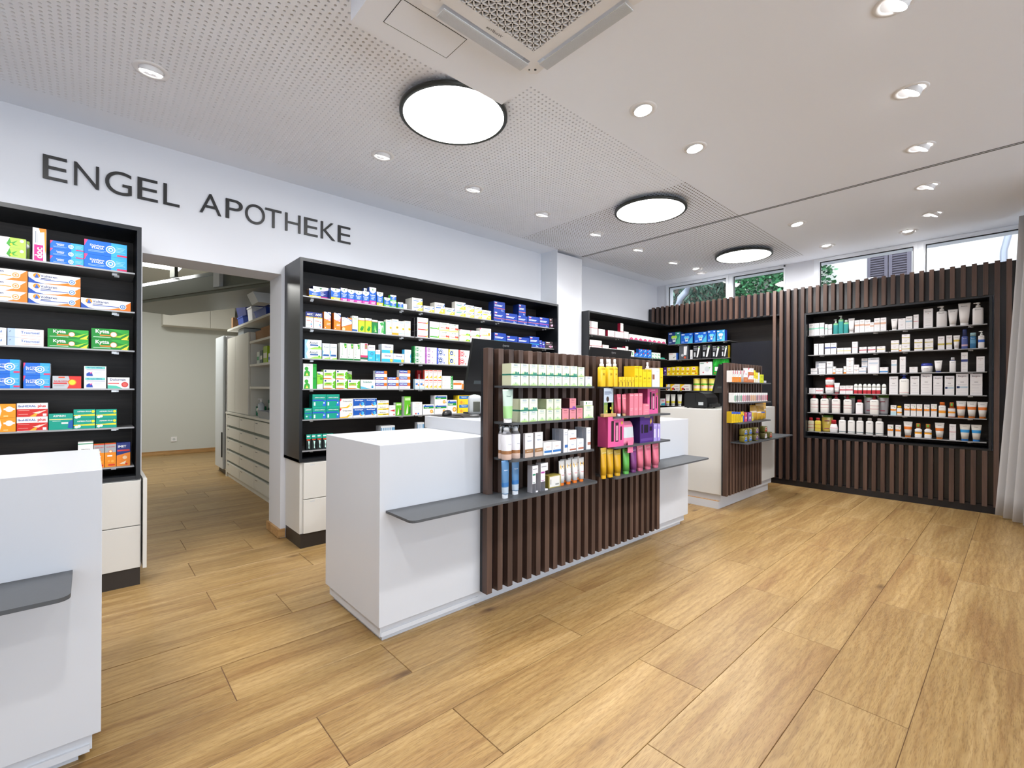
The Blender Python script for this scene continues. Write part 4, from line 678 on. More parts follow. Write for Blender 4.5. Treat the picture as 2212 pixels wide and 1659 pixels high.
'hyb': ('white serum carton with brown base', 'f0eeee', 'c4c2c6', [r(0, 0, 1, .18, 'd0b8a8'), r(0, .18, 1, .34, '9a7048'), t('Hyaluron', .25, .8, .68, .06, '3a7ab8'), p('3aa0a0', (.3, .5), (.36, .46), (.38, .44)), r(.3, .86, .7, .88, '9aa0a8')]+gl(.2, .8, (.26,), 'd8c4b0')), 'hyl': ('low white cream carton with blue band', 'f0f0f2', 'ccd0d8', [r(.1, .16, 1, .34, '3a7ac0'), t('Hyaluron', .3, .8, .62, .1, 'd08a7a'), p('3aa08a', (.2, .5), (.28, .42), (.24, .4))]), 'hyt': ('tall white serum carton with blue band', 'eeeef2', 'a8aebc', [r(.3, .2, 1, .33, '3a70b8'), r(.3, .84, .8, .86, '9aa0a8'), t('Hyaluron', .25, .95, .76, .05, '6a8ab0')]), 'hyr': ('white cream carton with terracotta band', 'f0f0f2', 'ccd0d8', [r(.2, .12, 1, .26, 'b86a50'), t('Hyaluron', .3, .8, .64, .1, '6a8ab8'), p('4a5a7a', (.2, .5), (.28, .42), (.24, .4))]), 'hyu': ('tall white serum carton with terracotta band', 'eeeef2', 'a8aebc', [r(.3, .2, 1, .33, 'b07060'), r(.3, .84, .8, .86, '9aa0a8'), t('Hyaluron', .25, .95, .76, .05, '6a8ab0')]),
'cut': ('white grey notched carton with green stripe', 'eceaee', 'c0bec4', [r(0, 0, .6, .34, '5a5a60'), r(.05, .64, .55, .7, '2f8a6a'), p('2f8a6a', (0, .42), (.3, .38), (.58, .42), (.3, .35)), r(.1, .86, .8, .89, '9a9aa0')]), 'cum': ('white grey notched carton with magenta stripe', 'eceaee', 'c0bec4', [r(0, 0, .6, .34, '5a5a60'), r(.05, .64, .55, .7, 'b04aa0'), p('b04aa0', (0, .42), (.3, .38), (.58, .42), (.3, .35)), r(.1, .86, .8, .89, '9a9aa0')]), 'soa': ('flat golden soap carton with white label', 'a89a4a', '8f8238', [r(.08, .08, .92, .92, 'e8e6e0'), r(.15, .3, .2, .7, '6a6a60'), r(.55, .2, .85, .32, '9a9a92')]),
'ysm': ('small yellow sun stick carton', 'f0c42a', 'd4a81c', [r(.4, .56, .9, .62, '6a5a2a'), r(.4, .44, .9, .47, 'a8862a'), r(0, .1, .14, .5, '3a3428')]), 'yta': ('tall yellow sun care carton', 'f2cc1c', 'd8b414', [t('CAUDALIE', .1, .95, .92, .05, '5a4a1c'), t('50+', .2, .8, .5, .1, '6a5a1c')]+gl(.15, .85, (.34, .3, .26), 'b8961c', .01)), 'wta': ('white lavender carton with brown photo strip', 'e6e6f0', 'd0d0dc', [t('CAUDALIE', .42, .98, .84, .04, '7a8ab8'), r(0, 0, .36, 1, 'dcdce6'), r(.04, .4, .32, .66, '8a5a3a')]+gl(.5, .9, (.3, .26), 'b8bccc', .01)),
'pbx': ('slim pink cosmetics carton', 'ee8296', 'dc6a80', [t('CAUDALIE', .15, .9, .92, .04, WH), c_(.5, .8, .02, WH)]+gl(.2, .8, (.32, .28, .24), 'f8c4cc', .01)), 'pbs': ('small square pink cosmetics carton', 'ee8296', 'dc6a80', [t('CAUDALIE', .3, .95, .86, .08, WH)]+gl(.3, .9, (.5, .3), 'f8c4cc', .02)), 'pgi': ('large pink gift set carton with cut-out windows', 'e05e9a', 'c84a80', [t('CAUDALIE', .34, .7, .93, .06, WH), r(.2, .18, .36, .86, '2a1c22'), r(.46, .16, .66, .8, '3a2430'), r(.78, .2, .88, .66, '3a1c2a'), c_(.88, .78, .06, 'c8a04a'), r(.5, .2, .62, .7, 'd89ab0')]), 'vgi': ('large purple gift set carton with gold ornaments', '4a2a7a', '36205c', [t('CAUDALIE', .3, .78, .95, .06, 'd8c08a'), r(.1, .36, .22, .68, '1a1024'), r(.3, .36, .62, .66, '1a1024'), r(.72, .42, .9, .58, '1a1024'), p('b8924a', (.8, .66), (.9, .76), (.84, .92), (.74, .76)), r(.04, .06, .96, .16, '5f3f90')]), 'lil': ('slim lilac carton with window', 'a898dc', '8a7ac4', [r(.2, .2, .55, .7, 'e0dcf0'), t('CAUDALIE', .1, .9, .88, .05, WH)]),
'orw': ('slim white orange carton', 'eceae8', 'd8d4d0', [r(0, 0, 1, .46, 'e8861c'), r(.7, .7, 1, 1, 'd02a5a'), r(.3, .56, .42, .92, '9a9a9a')]), 'orc': ('white copper carton with pink corner', 'eceaec', 'd6d2d2', [r(0, 0, 1, .44, 'c8703a'), p('d02a5a', (0, 1), (0, .62), (.25, 1)), t('linola', .35, .85, .72, .1, '6a7a9a')]+gl(.25, .85, (.3, .2), 'e8b090', .03)), 'yfl': ('yellow white flower carton', 'f0dc2c', 'c8b41c', [r(0, 0, 1, .36, 'f0ead8'), c_(.5, .6, .16, 'c8a01c')]), 'wbo': ('slim white carton with blue orange emblem', 'eeeef4', 'ccccd8', [c_(.5, .36, .1, '2a5ac0'), c_(.5, .2, .1, 'e07a3a')]), 'lim': ('lime yellow low carton', 'd4dc1c', 'a8b014', gl(.2, .85, (.6, .45, .3), '8a9a1c', .06)), 'whs': ('tiny white carton at the shelf end', 'dcdce6', 'b8b8c4', [r(.2, .3, .8, .5, 'a8a8c0')]),
}
for k, (dn, cc) in dict(lbg=('green', '2f9a6a'), lbd=('dark green', '1f4a3a'), lbw=('grey', 'b0b0ac'), lbp=('pink', 'e0607c'), lbr=('burgundy', '8a3a4a'), lbo=('orange', 'e8964a'), lbk=('crimson', 'd8284e')).items():
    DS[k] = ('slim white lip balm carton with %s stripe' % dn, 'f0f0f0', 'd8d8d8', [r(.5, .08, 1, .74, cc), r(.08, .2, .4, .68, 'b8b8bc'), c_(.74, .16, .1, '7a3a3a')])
for k, (dn, b, s, e) in dict(pri=('slim yellow carton with blue top', 'e8c41c', 'b8980f', [r(0, .8, 1, 1, '2a5ac8'), t('Primavera', .3, .8, .42, .5, '4a3a0f', .02, True)]), pry=('yellow carton with blue right edge', 'e8c41c', 'b8980f', [r(.66, 0, 1, .6, '2a5ac8'), c_(.8, .9, .08, '2a4ab0'), r(.15, .62, .6, .7, '4a3a0f'), r(.15, .48, .4, .55, '7a640f')]), reb=('red pink carton with white flower', 'd84a6a', 'a8324c', [c_(.6, .4, .16, 'f0e4e4'), r(.5, .8, .9, .9, 'c8d0b8')]), vib=('purple carton with white flower', '8a5aa8', '5a3a7a', [c_(.6, .36, .18, 'e8e0ee'), r(.3, .78, .9, .86, 'd0c0e0'), c_(.35, .2, .08, '6aa05a')]), yeb=('slim yellow grey carton', 'd8c83a', 'a89a2c', [c_(.6, .4, .2, 'c8ccd4')])).items(): DS[k] = (dn, b, s, e)
E_ = dict(eut=('turquoise band', '8fcdb8', .5, .14), eug=('grey band', 'b0b4ba', .46, .12), eub=('beige band', 'd8b09a', .52, .14), euw=None, eul=('pale blue band', 'a8c8dc', .56, .1), eur=('thin red band', 'd06070', .5, .03), eun=('navy band', '3a4a8a', .52, .12), euy=('yellow band', 'e8d070', .44, .12), eum=('red band', 'c8344c', .4, .14), euo=('olive gold band', 'c8b850', .34, .14), euf=('grey band and orange dot', 'b8b8c0', .4, .08), eua=('light blue band', '8aaed0', .3, .12), euB=('bright blue band', '2a8ad0', .14, .22), eui=None, euj=('small navy badge', None, 0, 0))
for k, q in E_.items():
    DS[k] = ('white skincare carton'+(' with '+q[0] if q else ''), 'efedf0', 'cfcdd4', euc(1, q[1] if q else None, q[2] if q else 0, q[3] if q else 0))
DS['eui'] = ('tall white lotion carton with pale grey top', 'ecebee', 'cfcdd4', [r(0, .84, 1, 1, 'dedce2'), t('Eucerin', .18, .82, .89, .07, '4a4a52', .01), p('c23a48', (.42, .845), (.58, .845), (.5, .825)), r(0, .67, 1, .674, 'c4c4ca'), r(0, .22, 1, .224, 'c4c4ca'), r(.35, .6, .65, .62, '7a7a84')]+gl(.15, .9, (.5, .47, .34, .1), 'c0c0c8', .01))
DS['euj'] = ('tall white lotion carton with small navy badge', 'ecebee', 'cfcdd4', DS['eui'][3]+[r(.05, .32, .3, .42, '23386a'), r(.3, .33, .95, .41, 'b8ccdc')])
DS['euf'] = (DS['euf'][0], DS['euf'][1], DS['euf'][2], DS['euf'][3]+[c_(.5, .34, .06, 'f0a040')])
DS['eus'] = ('large white grey skincare gift carton', 'e8e8ee', 'b8bac2', [r(0, .86, 1, 1, 'b4b6be'), t('Eucerin', .2, .8, .92, .06, '4a4a52'), r(.1, .6, .9, .7, 'c4d0e0'), p('f4f4f6', (.15, .06), (.85, .06), (.8, .5), (.2, .5))])
DS['ors'] = ('narrow white orange carton', 'f0efee', 'd8d4d0', [r(0, 0, 1, .2, 'f08a2a'), c_(.5, .6, .16, 'f0932c')])
sune = [t('Eucerin', .2, .8, .88, .06, '5a5a62'), r(.6, .76, .85, .8, '6ab83a'), p('f0922a', (0, .46), (0, .66), (.3, .6), (.5, .64), (.7, .6), (1, .66), (1, .46)), r(0, .42, 1, .46, 'b8c8e0')]+gl(.2, .8, (.3, .2, .1), 'c8c4c8', .015)
DS['sun'] = ('white sun care carton with orange wave', 'f0eeee', 'cfcdd0', sune); DS['eus2'] = ('white sun care carton with orange wave and blue foot', 'f0eeee', 'cfcdd0', sune+[r(0, 0, 1, .36, 'bfe0ea')])

_PM = {}
def carton_mesh(des, w, d, h, ribbon=0, part=0):
    k = (des, round(w, 3), round(d, 3), round(h, 3), ribbon, part)
    if k in _PM: return _PM[k]
    dn, base, side, el = DS[des]; m = MB(); x0 = -w/2
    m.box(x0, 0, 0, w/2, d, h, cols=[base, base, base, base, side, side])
    if ribbon:   # printed ribbon round the stack, bow on the front
        rc = '2f8a78' if ribbon == 1 else '8a4ab0'
        el = list(el)+([r(0, .93, 1, 1, rc)] if part == 0 else [r(0, 0, 1, .05, rc), c_(.55, .03, .12, rc), c_(.8, .03, .12, rc), p(rc, (.6, .0), (.5, -.0), (.72, .1))])
        z0, z1 = (h*.93, h) if part == 0 else (0, h*.05)
        m.poly([(x0-.0003, d, z0), (x0-.0003, 0, z0), (x0-.0003, 0, z1), (x0-.0003, d, z1)], rc)
    y = -.0003
    for e in el:
        if e[0] == 'p':
            q = [(x0+a*w, y, b*h) for a, b in e[1]]; A = sum(q[i][0]*q[(i+1) % len(q)][2]-q[(i+1) % len(q)][0]*q[i][2] for i in range(len(q)))
            m.poly(q if A > 0 else q[::-1], e[2])
        elif e[0] == 'c':
            R = e[3]*min(h, w*1.2); n = 14; cx = min(max(x0+e[1]*w, x0+R), w/2-R) if 2*R < w else x0+e[1]*w; cz = min(max(e[2]*h, R), h-R) if 2*R < h else h/2
            R = min(R, w/2, h/2); m.poly([(cx+R*math.cos(2*math.pi*i/n), y, cz+R*math.sin(2*math.pi*i/n)) for i in range(n)], e[4])
        else:
            v, f = text_fit(e[1], (e[3]-e[2])*w, e[5]*h, e[7], e[8]); cx = x0+(e[2]+e[3])/2*w; cz = e[4]*h
            m.mesh([(cx+a, y-.0003, cz+b) for a, b in v], f, e[6])
        y -= .00006
    _PM[k] = m.data('carton', M['card']); return _PM[k]

def sup(w, d, z, pw=2.6, n=24, yo=0): return [(math.copysign(abs(math.cos(a))**(2/pw), math.cos(a))*w/2, d/2+yo+math.copysign(abs(math.sin(a))**(2/pw), math.sin(a))*d/2, z) for a in [2*math.pi*k/n-math.pi/2 for k in range(n)]]
def front_text(m, s, w, d, z, tw, th, col, pw, lean=lambda z: 0, b=.01):
    v, f = text_fit(s, tw, th, b)
    def y(x): u = min(.98, abs(2*x/w)); return d/2-d/2*(1-u**pw)**(1/pw)-.0006
    m.mesh([(a, y(a)+lean(z+q), z+q) for a, q in v], f, col)
# curved packs: key -> (description, body, cap, bands[(z0,z1,colour)], text[(string, z, width, height, colour)])
CV = {
'jw': ('small white pill jar', 'eeeeee', 'f4f4f4', [(.2, .7, 'd8d8dc')], []), 'tep': ('teal pouch lying on the shelf', '2a9a80', '2a9a80', [], []),
'cay': ('yellow round powder tin with green leaf band', 'f0dc3a', 'd8c8a0', [(.5, .62, '4aa82a'), (.62, .9, 'e8d87a'), (.2, .45, 'e8d8c0')], []), 'tuw': ('white hand cream tube with lemon print', 'eaeae4', 'dcdcd6', [(.24, .42, 'd8cc4a')], []),
'tgr': ('tall pale green lotion tube on white cap', 'c6dcd0', 'eceef0', [(.14, .5, 'a4d890')], [('Olivenöl', .8, .6, .04, '3a6a6a')]), 'tbl': ('blue silver lotion tube on white cap', '4f7fae', 'd8dde4', [(.14, .3, 'b4c4d4'), (.32, .42, '2f6fb0')], [('Hyaluron', .74, .62, .035, 'e8f0f8')]),
'tfl': ('white hand cream tube with yellow flower on orange cap', 'efedea', 'e8781c', [], [('TAGE', .42, .6, .05, 'e0647a')]), 'spt': ('white tanning spray can with brown base and clear cap', 'e9e9ef', None, [(0, .2, 'd8bcae'), (.2, .32, 'a06e44')], [('Sunspray', .5, .6, .03, '6a7a8a')]),
'ysp': ('yellow sun spray bottle with white nozzle', 'f0c62c', 'f0f0f0', [], [('30', .62, .34, .09, '5a4a1c'), ('CAUDALIE', .88, .8, .04, '5a4a1c')]), 'tpk': ('pink cream tube half hidden behind the photo card', 'e8647e', 'e0607a', [], []), 'tpw': ('pink cream tube on pale cap', 'e8647e', 'e4e4ee', [], [('CAUDALIE', .82, .7, .03, WH)]), 'tpt': ('pink cream tube on tan cap', 'e87a8c', 'c89a6a', [], [('CAUDALIE', .82, .7, .03, WH)]),
'ty': ('amber yellow shower gel tube', 'd0a01a', 'e0ac1c', [(.8, 1, 'b89a3a')], [('CAUDALIE', .84, .7, .035, 'f0e4b0')]), 'tg': ('green shower gel tube', '5aa84a', '62b850', [], [('CAUDALIE', .86, .7, .035, WH)]), 'tv': ('purple shower gel tube', '7a3a7a', '6a306c', [], [('CAUDALIE', .86, .7, .035, WH)]), 'tp': ('rose pink shower gel tube', 'd87088', 'd06880', [], [('CAUDALIE', .86, .7, .035, WH)]),
'tpm': ('turquoise gel bottle with pale pump', '3a9a9a', 'dce4e0', [(.82, 1, '7ac08a')], []), 'tbw': ('plain white skincare tube', 'efedee', 'f2f0f0', [], [('Eucerin', .86, .5, .05, '4a4a52')]), 'tbo': ('white skincare tube with gold band', 'efedee', 'f2f0f0', [(.55, .68, 'd8b848')], [('Eucerin', .86, .5, .05, '4a4a52')]), 'pmw': ('big white pump bottle', 'efedee', 'f4f2f2', [], [('Eucerin', .86, .55, .05, '4a4a52')]), 'pmb': ('white pump bottle with blue band', 'efedee', 'e4e6e6', [(.45, .66, '3a6ac8')], [('Eucerin', .88, .5, .04, '4a4a52')]),
'blb': ('dark blue translucent spray bottle', '4a5a9c', '23346c', [(.2, .34, 'c8a8b8')], [('Eucerin', .8, .5, .04, 'd8d8e8')]), 'blt': ('blue green translucent bottle', '2f6f9c', '9ac0c8', [(.4, .7, '5a94b8')], [('Eucerin', .8, .5, .04, 'd8e4ee')]), 'jbl': ('white cream jar with blue lid', 'efedee', '2a3a9c', [], [('Eucerin', .6, .4, .08, '5a5a62')]), 'tbd': ('white skincare tube on blue cap', 'efedee', '2a3a8c', [], [('Eucerin', .82, .5, .05, '4a4a52')]), 'bow': ('white shampoo bottle with grey cap', 'ecebee', 'c8ccd4', [(.94, 1, '3a4a8a')], [('Eucerin', .8, .5, .04, '4a4a52')]),
'jrd': ('white cream jar with red lid', 'efedee', 'd02c28', [], [('Eucerin', .6, .4, .08, '5a5a62')]), 'tbr': ('white skincare tube on dark red cap', 'efedee', '9a2030', [(.5, .56, 'e0a8b0')], [('Eucerin', .82, .5, .05, '4a4a52')]), 'rol': ('white roll-on deodorant with red label band', 'e6eae8', 'e8ecea', [(.04, .36, 'c2303e')], []), 'row': ('white roll-on deodorant without label', 'e6eae8', 'e8ecea', [], []), 'pbb': ('white pump bottle with blue pump', 'efedea', '2a3f9c', [(.1, .12, 'd86a6a')], [('Eucerin', .84, .5, .05, '4a4a52')]),
'pmr': ('white pump bottle with dark red pump', 'eae7e4', '8a1c2c', [(.56, .585, 'b8485a'), (.36, .385, 'b8485a')], [('Eucerin', .86, .5, .05, '4a4a52')]), 'pou': ('silver refill pouch with green top', 'a8a8ae', '5a8a3a', [], []), 'bor': ('small white bottle with red cap', 'ecebee', 'b82a38', [(.06, .08, 'd88a90')], [('Eucerin', .82, .5, .05, '4a4a52')]), 'yeb2': ('white sun lotion bottle with yellow cap', 'f0efee', 'f0b81c', [(.3, .5, 'f0a030')], [('Eucerin', .8, .6, .04, '5a5a62')]), 'boo': ('white sun lotion bottle with orange cap', 'f0efee', 'd86a1c', [(.34, .56, 'f0a030')], [('Eucerin', .84, .5, .04, '5a5a62')]), 'bod': ('amber spray bottle with white label', 'a8541c', 'b8601c', [(.1, .9, 'e4e2e6'), (.42, .6, 'f0a030')], []), 'tso': ('white sun cream tube with orange band on brown cap', 'e4e2e0', 'c2702a', [(.5, .68, 'e07a2a')], [('Eucerin', .84, .5, .04, '4a4a52')]),
'boc': ('clear bath oil bottle with red cap', 'c8c4ac', 'b02030', [(.3, .34, 'b8404a'), (.6, .64, 'b8404a')], []), 'boy': ('yellow bath oil bottle with red cap', 'd4c048', 'b02030', [(.3, .34, 'b8404a'), (.6, .64, 'b8404a')], []), 'poy': ('yellow refill pouch with green top', 'd2b850', '5a8a3a', [], []), 'bop': ('white rounded bottle with red pump cap', 'ecebee', 'c02a34', [(.5, .56, 'd89098')], []), 'bog': ('white shampoo bottle with silver cap', 'e6e5e4', 'b8b8ba', [(.1, .15, '4a6a70')], [('Eucerin', .84, .5, .04, '4a4a52')]), 'wsp': ('white ribbed sun spray bottle with orange cap', 'eeeef0', 'c8782c', [(.4, .6, 'f0a82c')], []), 'tbb': ('cream after sun tube with blue band and cap', 'e0dcd4', '2a7ac8', [(.5, .68, '2f96d8')], [('Eucerin', .86, .5, .04, '4a4a52')]),
'gbg': ('golden sweets bag with pale band', 'd0a02c', 'e8d8c8', [], []), 'gbb': ('golden sweets bag with blue band', 'd0a02c', '2a52b0', [], []), 'tnb': ('small olive tin with blue label', '7a722c', '2a62c0', [], []), 'tnv': ('small olive tin with purple label', '6a6230', '5a3a8a', [], []), 'tnw': ('small olive tin with white label', '5a5430', 'c8c4d4', [], []), 'tnr': ('small olive tin with red label', '5a5a28', 'a82a2a', [], []),
'pos': ('photo card of a woman in a field in wooden holder', 'b8c4d0', 'b8a080', [], []), 'pba': ('pink toiletry bag with clear window and tag', 'e080a0', 'c8ccd0', [], []),
}
NAME = dict(box='carton', tube='cream_tube', bottle='bottle', pump='pump_bottle', spraybottle='spray_bottle', spray='spray_can', jar='cream_jar', can='powder_tin', rollon='roll_on_deodorant', pouch='refill_pouch', pouchlie='flat_pouch', foilbag='sweets_bag', tin='pastille_tin', poster='photo_card', bag='toiletry_bag', cutbox='notched_carton', ribbed='spray_bottle')
CATN = dict(box='carton', tube='tube', bottle='bottle', pump='bottle', spraybottle='bottle', spray='spray can', jar='jar', can='tin', rollon='deodorant', pouch='pouch', pouchlie='pouch', foilbag='bag', tin='tin', poster='photo card', bag='bag', cutbox='carton', ribbed='bottle')
def bandcols(zs, bands, base):
    out = []
    for a, b in zip(zs[:-1], zs[1:]):
        mid = (a+b)/2; c = base
        for q in bands:
            if q[0] <= mid <= q[1]: c = q[2]
        out.append(c)
    return out
def zlist(bands, extra): return sorted(set([0, 1]+[round(q, 4) for b in bands for q in b[:2]]+list(extra)))
_KM = {}
def parts_of(kind, des, w, d, h, sh):
    """list of (part name, mesh, subparts) for a curved pack standing at the origin, front at y=0"""
    k = (kind, des, round(w, 3), round(d, 3), round(h, 3), round(sh, 2))
    if k in _KM: return _KM[k]
    dn, body, cap, bands, txt = CV[des]; out = []; lp = None
    def add(n, m, mat='plast'): out.append((n, m.data(n, M[mat])))
    if kind == 'tube':
        cw, ch = w*.66, h*.12; dd = d*.9
        zs = zlist(bands, (.12, .4, .7, .93)); zs = [z for z in zs if z >= .12]; zs = sorted(set([.12]+zs)); m = MB(); F = lambda z: (z-.12)/.88
        prof = lambda z: (cw+(w-cw)*F(z)**.8, max(.003, dd*(1-F(z)**1.5)+.003))
        rings = []
        for z in zs: ww, de = prof(z); rings.append([(x, y+(dd-de)/2, zz) for x, y, zz in sup(ww, de, z*h, 2.2)])
        m.loft(rings, cols=bandcols(zs, bands, body))
        for s_, z, tw, th, col in txt:
            ww, de = prof(z); v, f = text_fit(s_, w*tw, h*th, .01); m.mesh([(a, (dd-prof(z+q/h)[1])/2+prof(z+q/h)[1]*.5*(1-(1-min(.98, abs(2*a/ww))**2.2)**(1/2.2))-.0008, z*h+q) for a, q in v], f, col)
        if des == 'tfl':
            zc = .76; de = lambda z: (dd-prof(z)[1])/2+.0002
            for R, col in ((.34*w, 'f2bc1c'), (.12*w, '4a2a1c')):
                m.poly([(R*math.cos(a)*(1+.12*math.cos(8*a)), de(zc+R*math.sin(a)/h)+prof(zc)[1]*.12-.0012-.0005*(R < .2*w), zc*h+R*math.sin(a)*(1+.12*math.cos(8*a))) for a in [2*math.pi*q/24 for q in range(24)]], col)
        add('tube_body', m)
        m = MB(); m.loft([[(x, y+(dd-cw*.62)/2, z) for x, y, z in sup(cw*s, cw*.62*s, zz*ch, 2.2)] for s, zz in ((.96, 0), (1, .1), (1, .98), (.97, 1))], cap); add('cap', m)
    elif kind in ('bottle', 'pump', 'spraybottle', 'ribbed'):
        bh = sh*h if sh else h*.8; pw = 3.4 if kind != 'ribbed' else 2.4; m = MB()
        ex = (.02, .9, .96) if kind != 'ribbed' else tuple(.05+.09*i for i in range(11))
        zs = zlist(bands, ex); rings = []
        for i, z in enumerate(zs):
            s = .94 if z in (0,) else 1; s = s if z <= .9 else (.9 if z < .99 else .42)
            if des == 'bop': s *= (.72+.28*math.cos((z-.3)*2.2)**2)
            if kind == 'ribbed': s = (1.0 if i % 2 else .88) if z < .93 else .5
            rings.append([(x, y+d*(1-s)/2, zz) for x, y, zz in sup(w*s, d*s, z*bh, pw)])
        m.loft(rings, cols=bandcols(zs, bands, body), smooth=True)
        for s_, z, tw, th, col in txt: front_text(m, s_, w, d, z*bh, w*tw, h*th, col, pw)
        add('bottle_body', m)
        m = MB(); rem = h-bh; cy = d/2; cr = min(w*.28, d*.42)
        if kind == 'pump':
            m.cyl(0, cy, bh, bh+rem*.45, cr, cr*.9, 16, cap); m.cyl(0, cy, bh+rem*.45, bh+rem*.72, cr*.4, cr*.4, 12, cap)
            m.loft([[(x*1-w*.0, y, z) for x, y, z in [(math.cos(a)*cr*.85, cy+math.sin(a)*cr*.85, zz) for a in [2*math.pi*q/14 for q in range(14)]]] for zz in (bh+rem*.72, bh+rem)], cap)
            m.box(-w*.42, cy-cr*.22, bh+rem*.82, 0, cy+cr*.22, bh+rem*.97, cap); add('pump_head', m)
        elif kind == 'spraybottle':
            m.cyl(0, cy, bh, bh+rem*.35, cr*1.1, cr, 16, cap); m.cyl(0, cy, bh+rem*.35, bh+rem, cr*.75, cr*.68, 16, cap); add('nozzle', m)
        else:
            s = 1.05 if sh and sh > .75 else 1.0
            cw = {'bog': .56, 'boo': .72, 'bor': .58, 'yeb2': .8, 'blb': .7, 'blt': .95, 'boc': .6, 'boy': .6}.get(des, .6)
            m.loft([[(x, y+(d-d*min(1, cw*1.15))/2, z) for x, y, z in sup(w*cw*q, d*min(1, cw*1.15)*q, bh+rem*zz, 2.6)] for q, zz in ((1, 0), (1, .85), (.9, 1))], cap); add('cap', m)
            if kind == 'ribbed' or des == 'bod':
                m = MB(); m.box(-w*.14, d*.2-.012, bh+rem*.3, w*.14, d*.2-.0115, bh+rem*.85, '6ab04a'); add('sticker', m)
    elif kind == 'spray':
        R = w/2; m = MB(); n = 22; bh = h*.82; zs = [0, .02, .2, .32, .88, 1]
        rg = lambda rr, z: [(rr*math.cos(2*math.pi*q/n-1.571), R+rr*math.sin(2*math.pi*q/n-1.571), z) for q in range(n)]
        m.loft([rg(R*(.94 if z == 0 else 1 if z <= .88 else .62), z*bh) for z in zs], cols=['d8bcae', 'd8bcae', 'a06e44', body, body]); front_text(m, 'Sunspray', w, w, bh*.55, w*.6, h*.03, '6a7a8a', 2); add('can_body', m)
        m = MB(); m.loft([rg(R*.55, bh), rg(R*.55, bh+h*.07), rg(R*.4, bh+h*.12), rg(R*.15, bh+h*.13)], 'f0f0f2'); add('spray_head', m)
        m = MB(); m.loft([rg(R*.97, bh*.9), rg(R*.97, h-.004), rg(R*.93, h)], None, True); add('clear_cap', m, 'clear')
    elif kind == 'jar':
        R = w/2; n = 28; m = MB(); rg = lambda rr, z, dy=0: [(rr*math.cos(2*math.pi*q/n-1.571), R+rr*math.sin(2*math.pi*q/n-1.571), z) for q in range(n)]
        m.loft([rg(R*.84, 0), rg(R*.95, .1*h), rg(R, .4*h), rg(R*.98, .72*h)], body)
        for s_, z, tw, th, col in txt: front_text(m, s_, w, w, z*h*.7, w*tw, h*th, col, 2)
        add('jar_body', m); m = MB(); m.loft([rg(R*.99, .725*h), rg(R, .74*h), rg(R*.98, .92*h), rg(R*.8, h)], cap); add('lid', m)
    elif kind == 'can':
        R = w/2; n = 26; m = MB(); rg = lambda rr, z: [(rr*math.cos(2*math.pi*q/n-1.571), R+rr*math.sin(2*math.pi*q/n-1.571), z) for q in range(n)]
        zs = zlist(bands, (.05,)); m.loft([rg(R, z*h*.95) for z in zs], cols=bandcols(zs, bands, body)); front_text(m, 'NEU', w, w, h*.42, w*.34, h*.07, 'd8304a', 2, b=.03); add('tin_body', m); m = MB(); m.loft([rg(R*1.02, h*.9501), rg(R*1.02, h)], cap); add('lid', m)
    elif kind == 'rollon':
        m = MB(); zs = zlist(bands, (.04, .5, .62)); zs = [z*.62 for z in zs]; b2 = [(a*1, b*1, c) for a, b, c in bands]
        m.loft([sup(w*(1 if z > .01 else .95), d, z*h, 2.6) for z in zs], cols=bandcols(zs, b2, body)); add('bottle_body', m)
        m = MB(); m.loft([[(x, y+d*(1-s)/2, z) for x, y, z in sup(w*.98*s, d*.98*s, zz*h, 2.6)] for s, zz in ((1, .6205), (1, .78), (.9, .9), (.66, .97), (.25, 1))], cap); add('cap', m)
    elif kind == 'pouch':
        m = MB(); zs = (0, .1, .5, .86, 1)
        m.loft([[(x, y+(d-d*s)/2, z) for x, y, z in sup(w*(.8 if zz < .05 else .95 if zz < .2 else 1), max(.004, d*s), zz*h, 2.4)] for zz, s in zip(zs, (.8, 1, .8, .2, .06))], cols=[body, body, body, cap]); 
        for zz in (.66, .2): m.poly([(x*w, d*.1*(1 if zz > .5 else 0)-.0008-(.0 if zz > .5 else 0), zz*h+q) for x, q in ((-.22, -.006), (.22, -.006), (.22, .006), (-.22, .006))], 'a05a68')
        add('pouch_body', m, 'foil'); m = MB(); m.tube([(-w*.4, d/2, h*.88), (-w*.5, d/2, h*.98)], .009, 10, 'c8ccd0'); add('spout', m)
    elif kind == 'pouchlie':
        m = MB(); m.loft([sup(w, d*1.6, 0, 3), sup(w, d*1.6, h*.5, 3), [(x*.7, y, z) for x, y, z in sup(w*.9, d*1.3, h, 3)]], body); add('pouch_body', m, 'foil')
    elif kind == 'foilbag':
        m = MB(); dd = min(d, .05); zs = (0, .06, .3, .52, .62, .86, .93, 1)
        m.loft([[(x, y+(dd-dd*s)/2, z) for x, y, z in sup(w*q, max(.003, dd*s), zz*h, 2.2)] for zz, s, q in zip(zs, (.3, .6, 1, .95, .85, .3, .08, .05), (.92, .96, .98, .97, .96, .98, 1, 1))], cols=[body, body, body, cap, body, 'b88a20', 'c8941c']); add('bag_body', m, 'foil')
    elif kind == 'tin':
        m = MB(); m.loft([[(x, d*q, z+h/2) for x, z in [(math.copysign(abs(math.cos(a))**(2/4.5), math.cos(a))*w/2*s, math.copysign(abs(math.sin(a))**(2/4.5), math.sin(a))*h/2*s) for a in [2*math.pi*k2/24 for k2 in range(24)]]] for q, s in ((1, .94), (.96, 1), (.04, 1), (0, .94))], body); add('tin_body', m, 'plast')
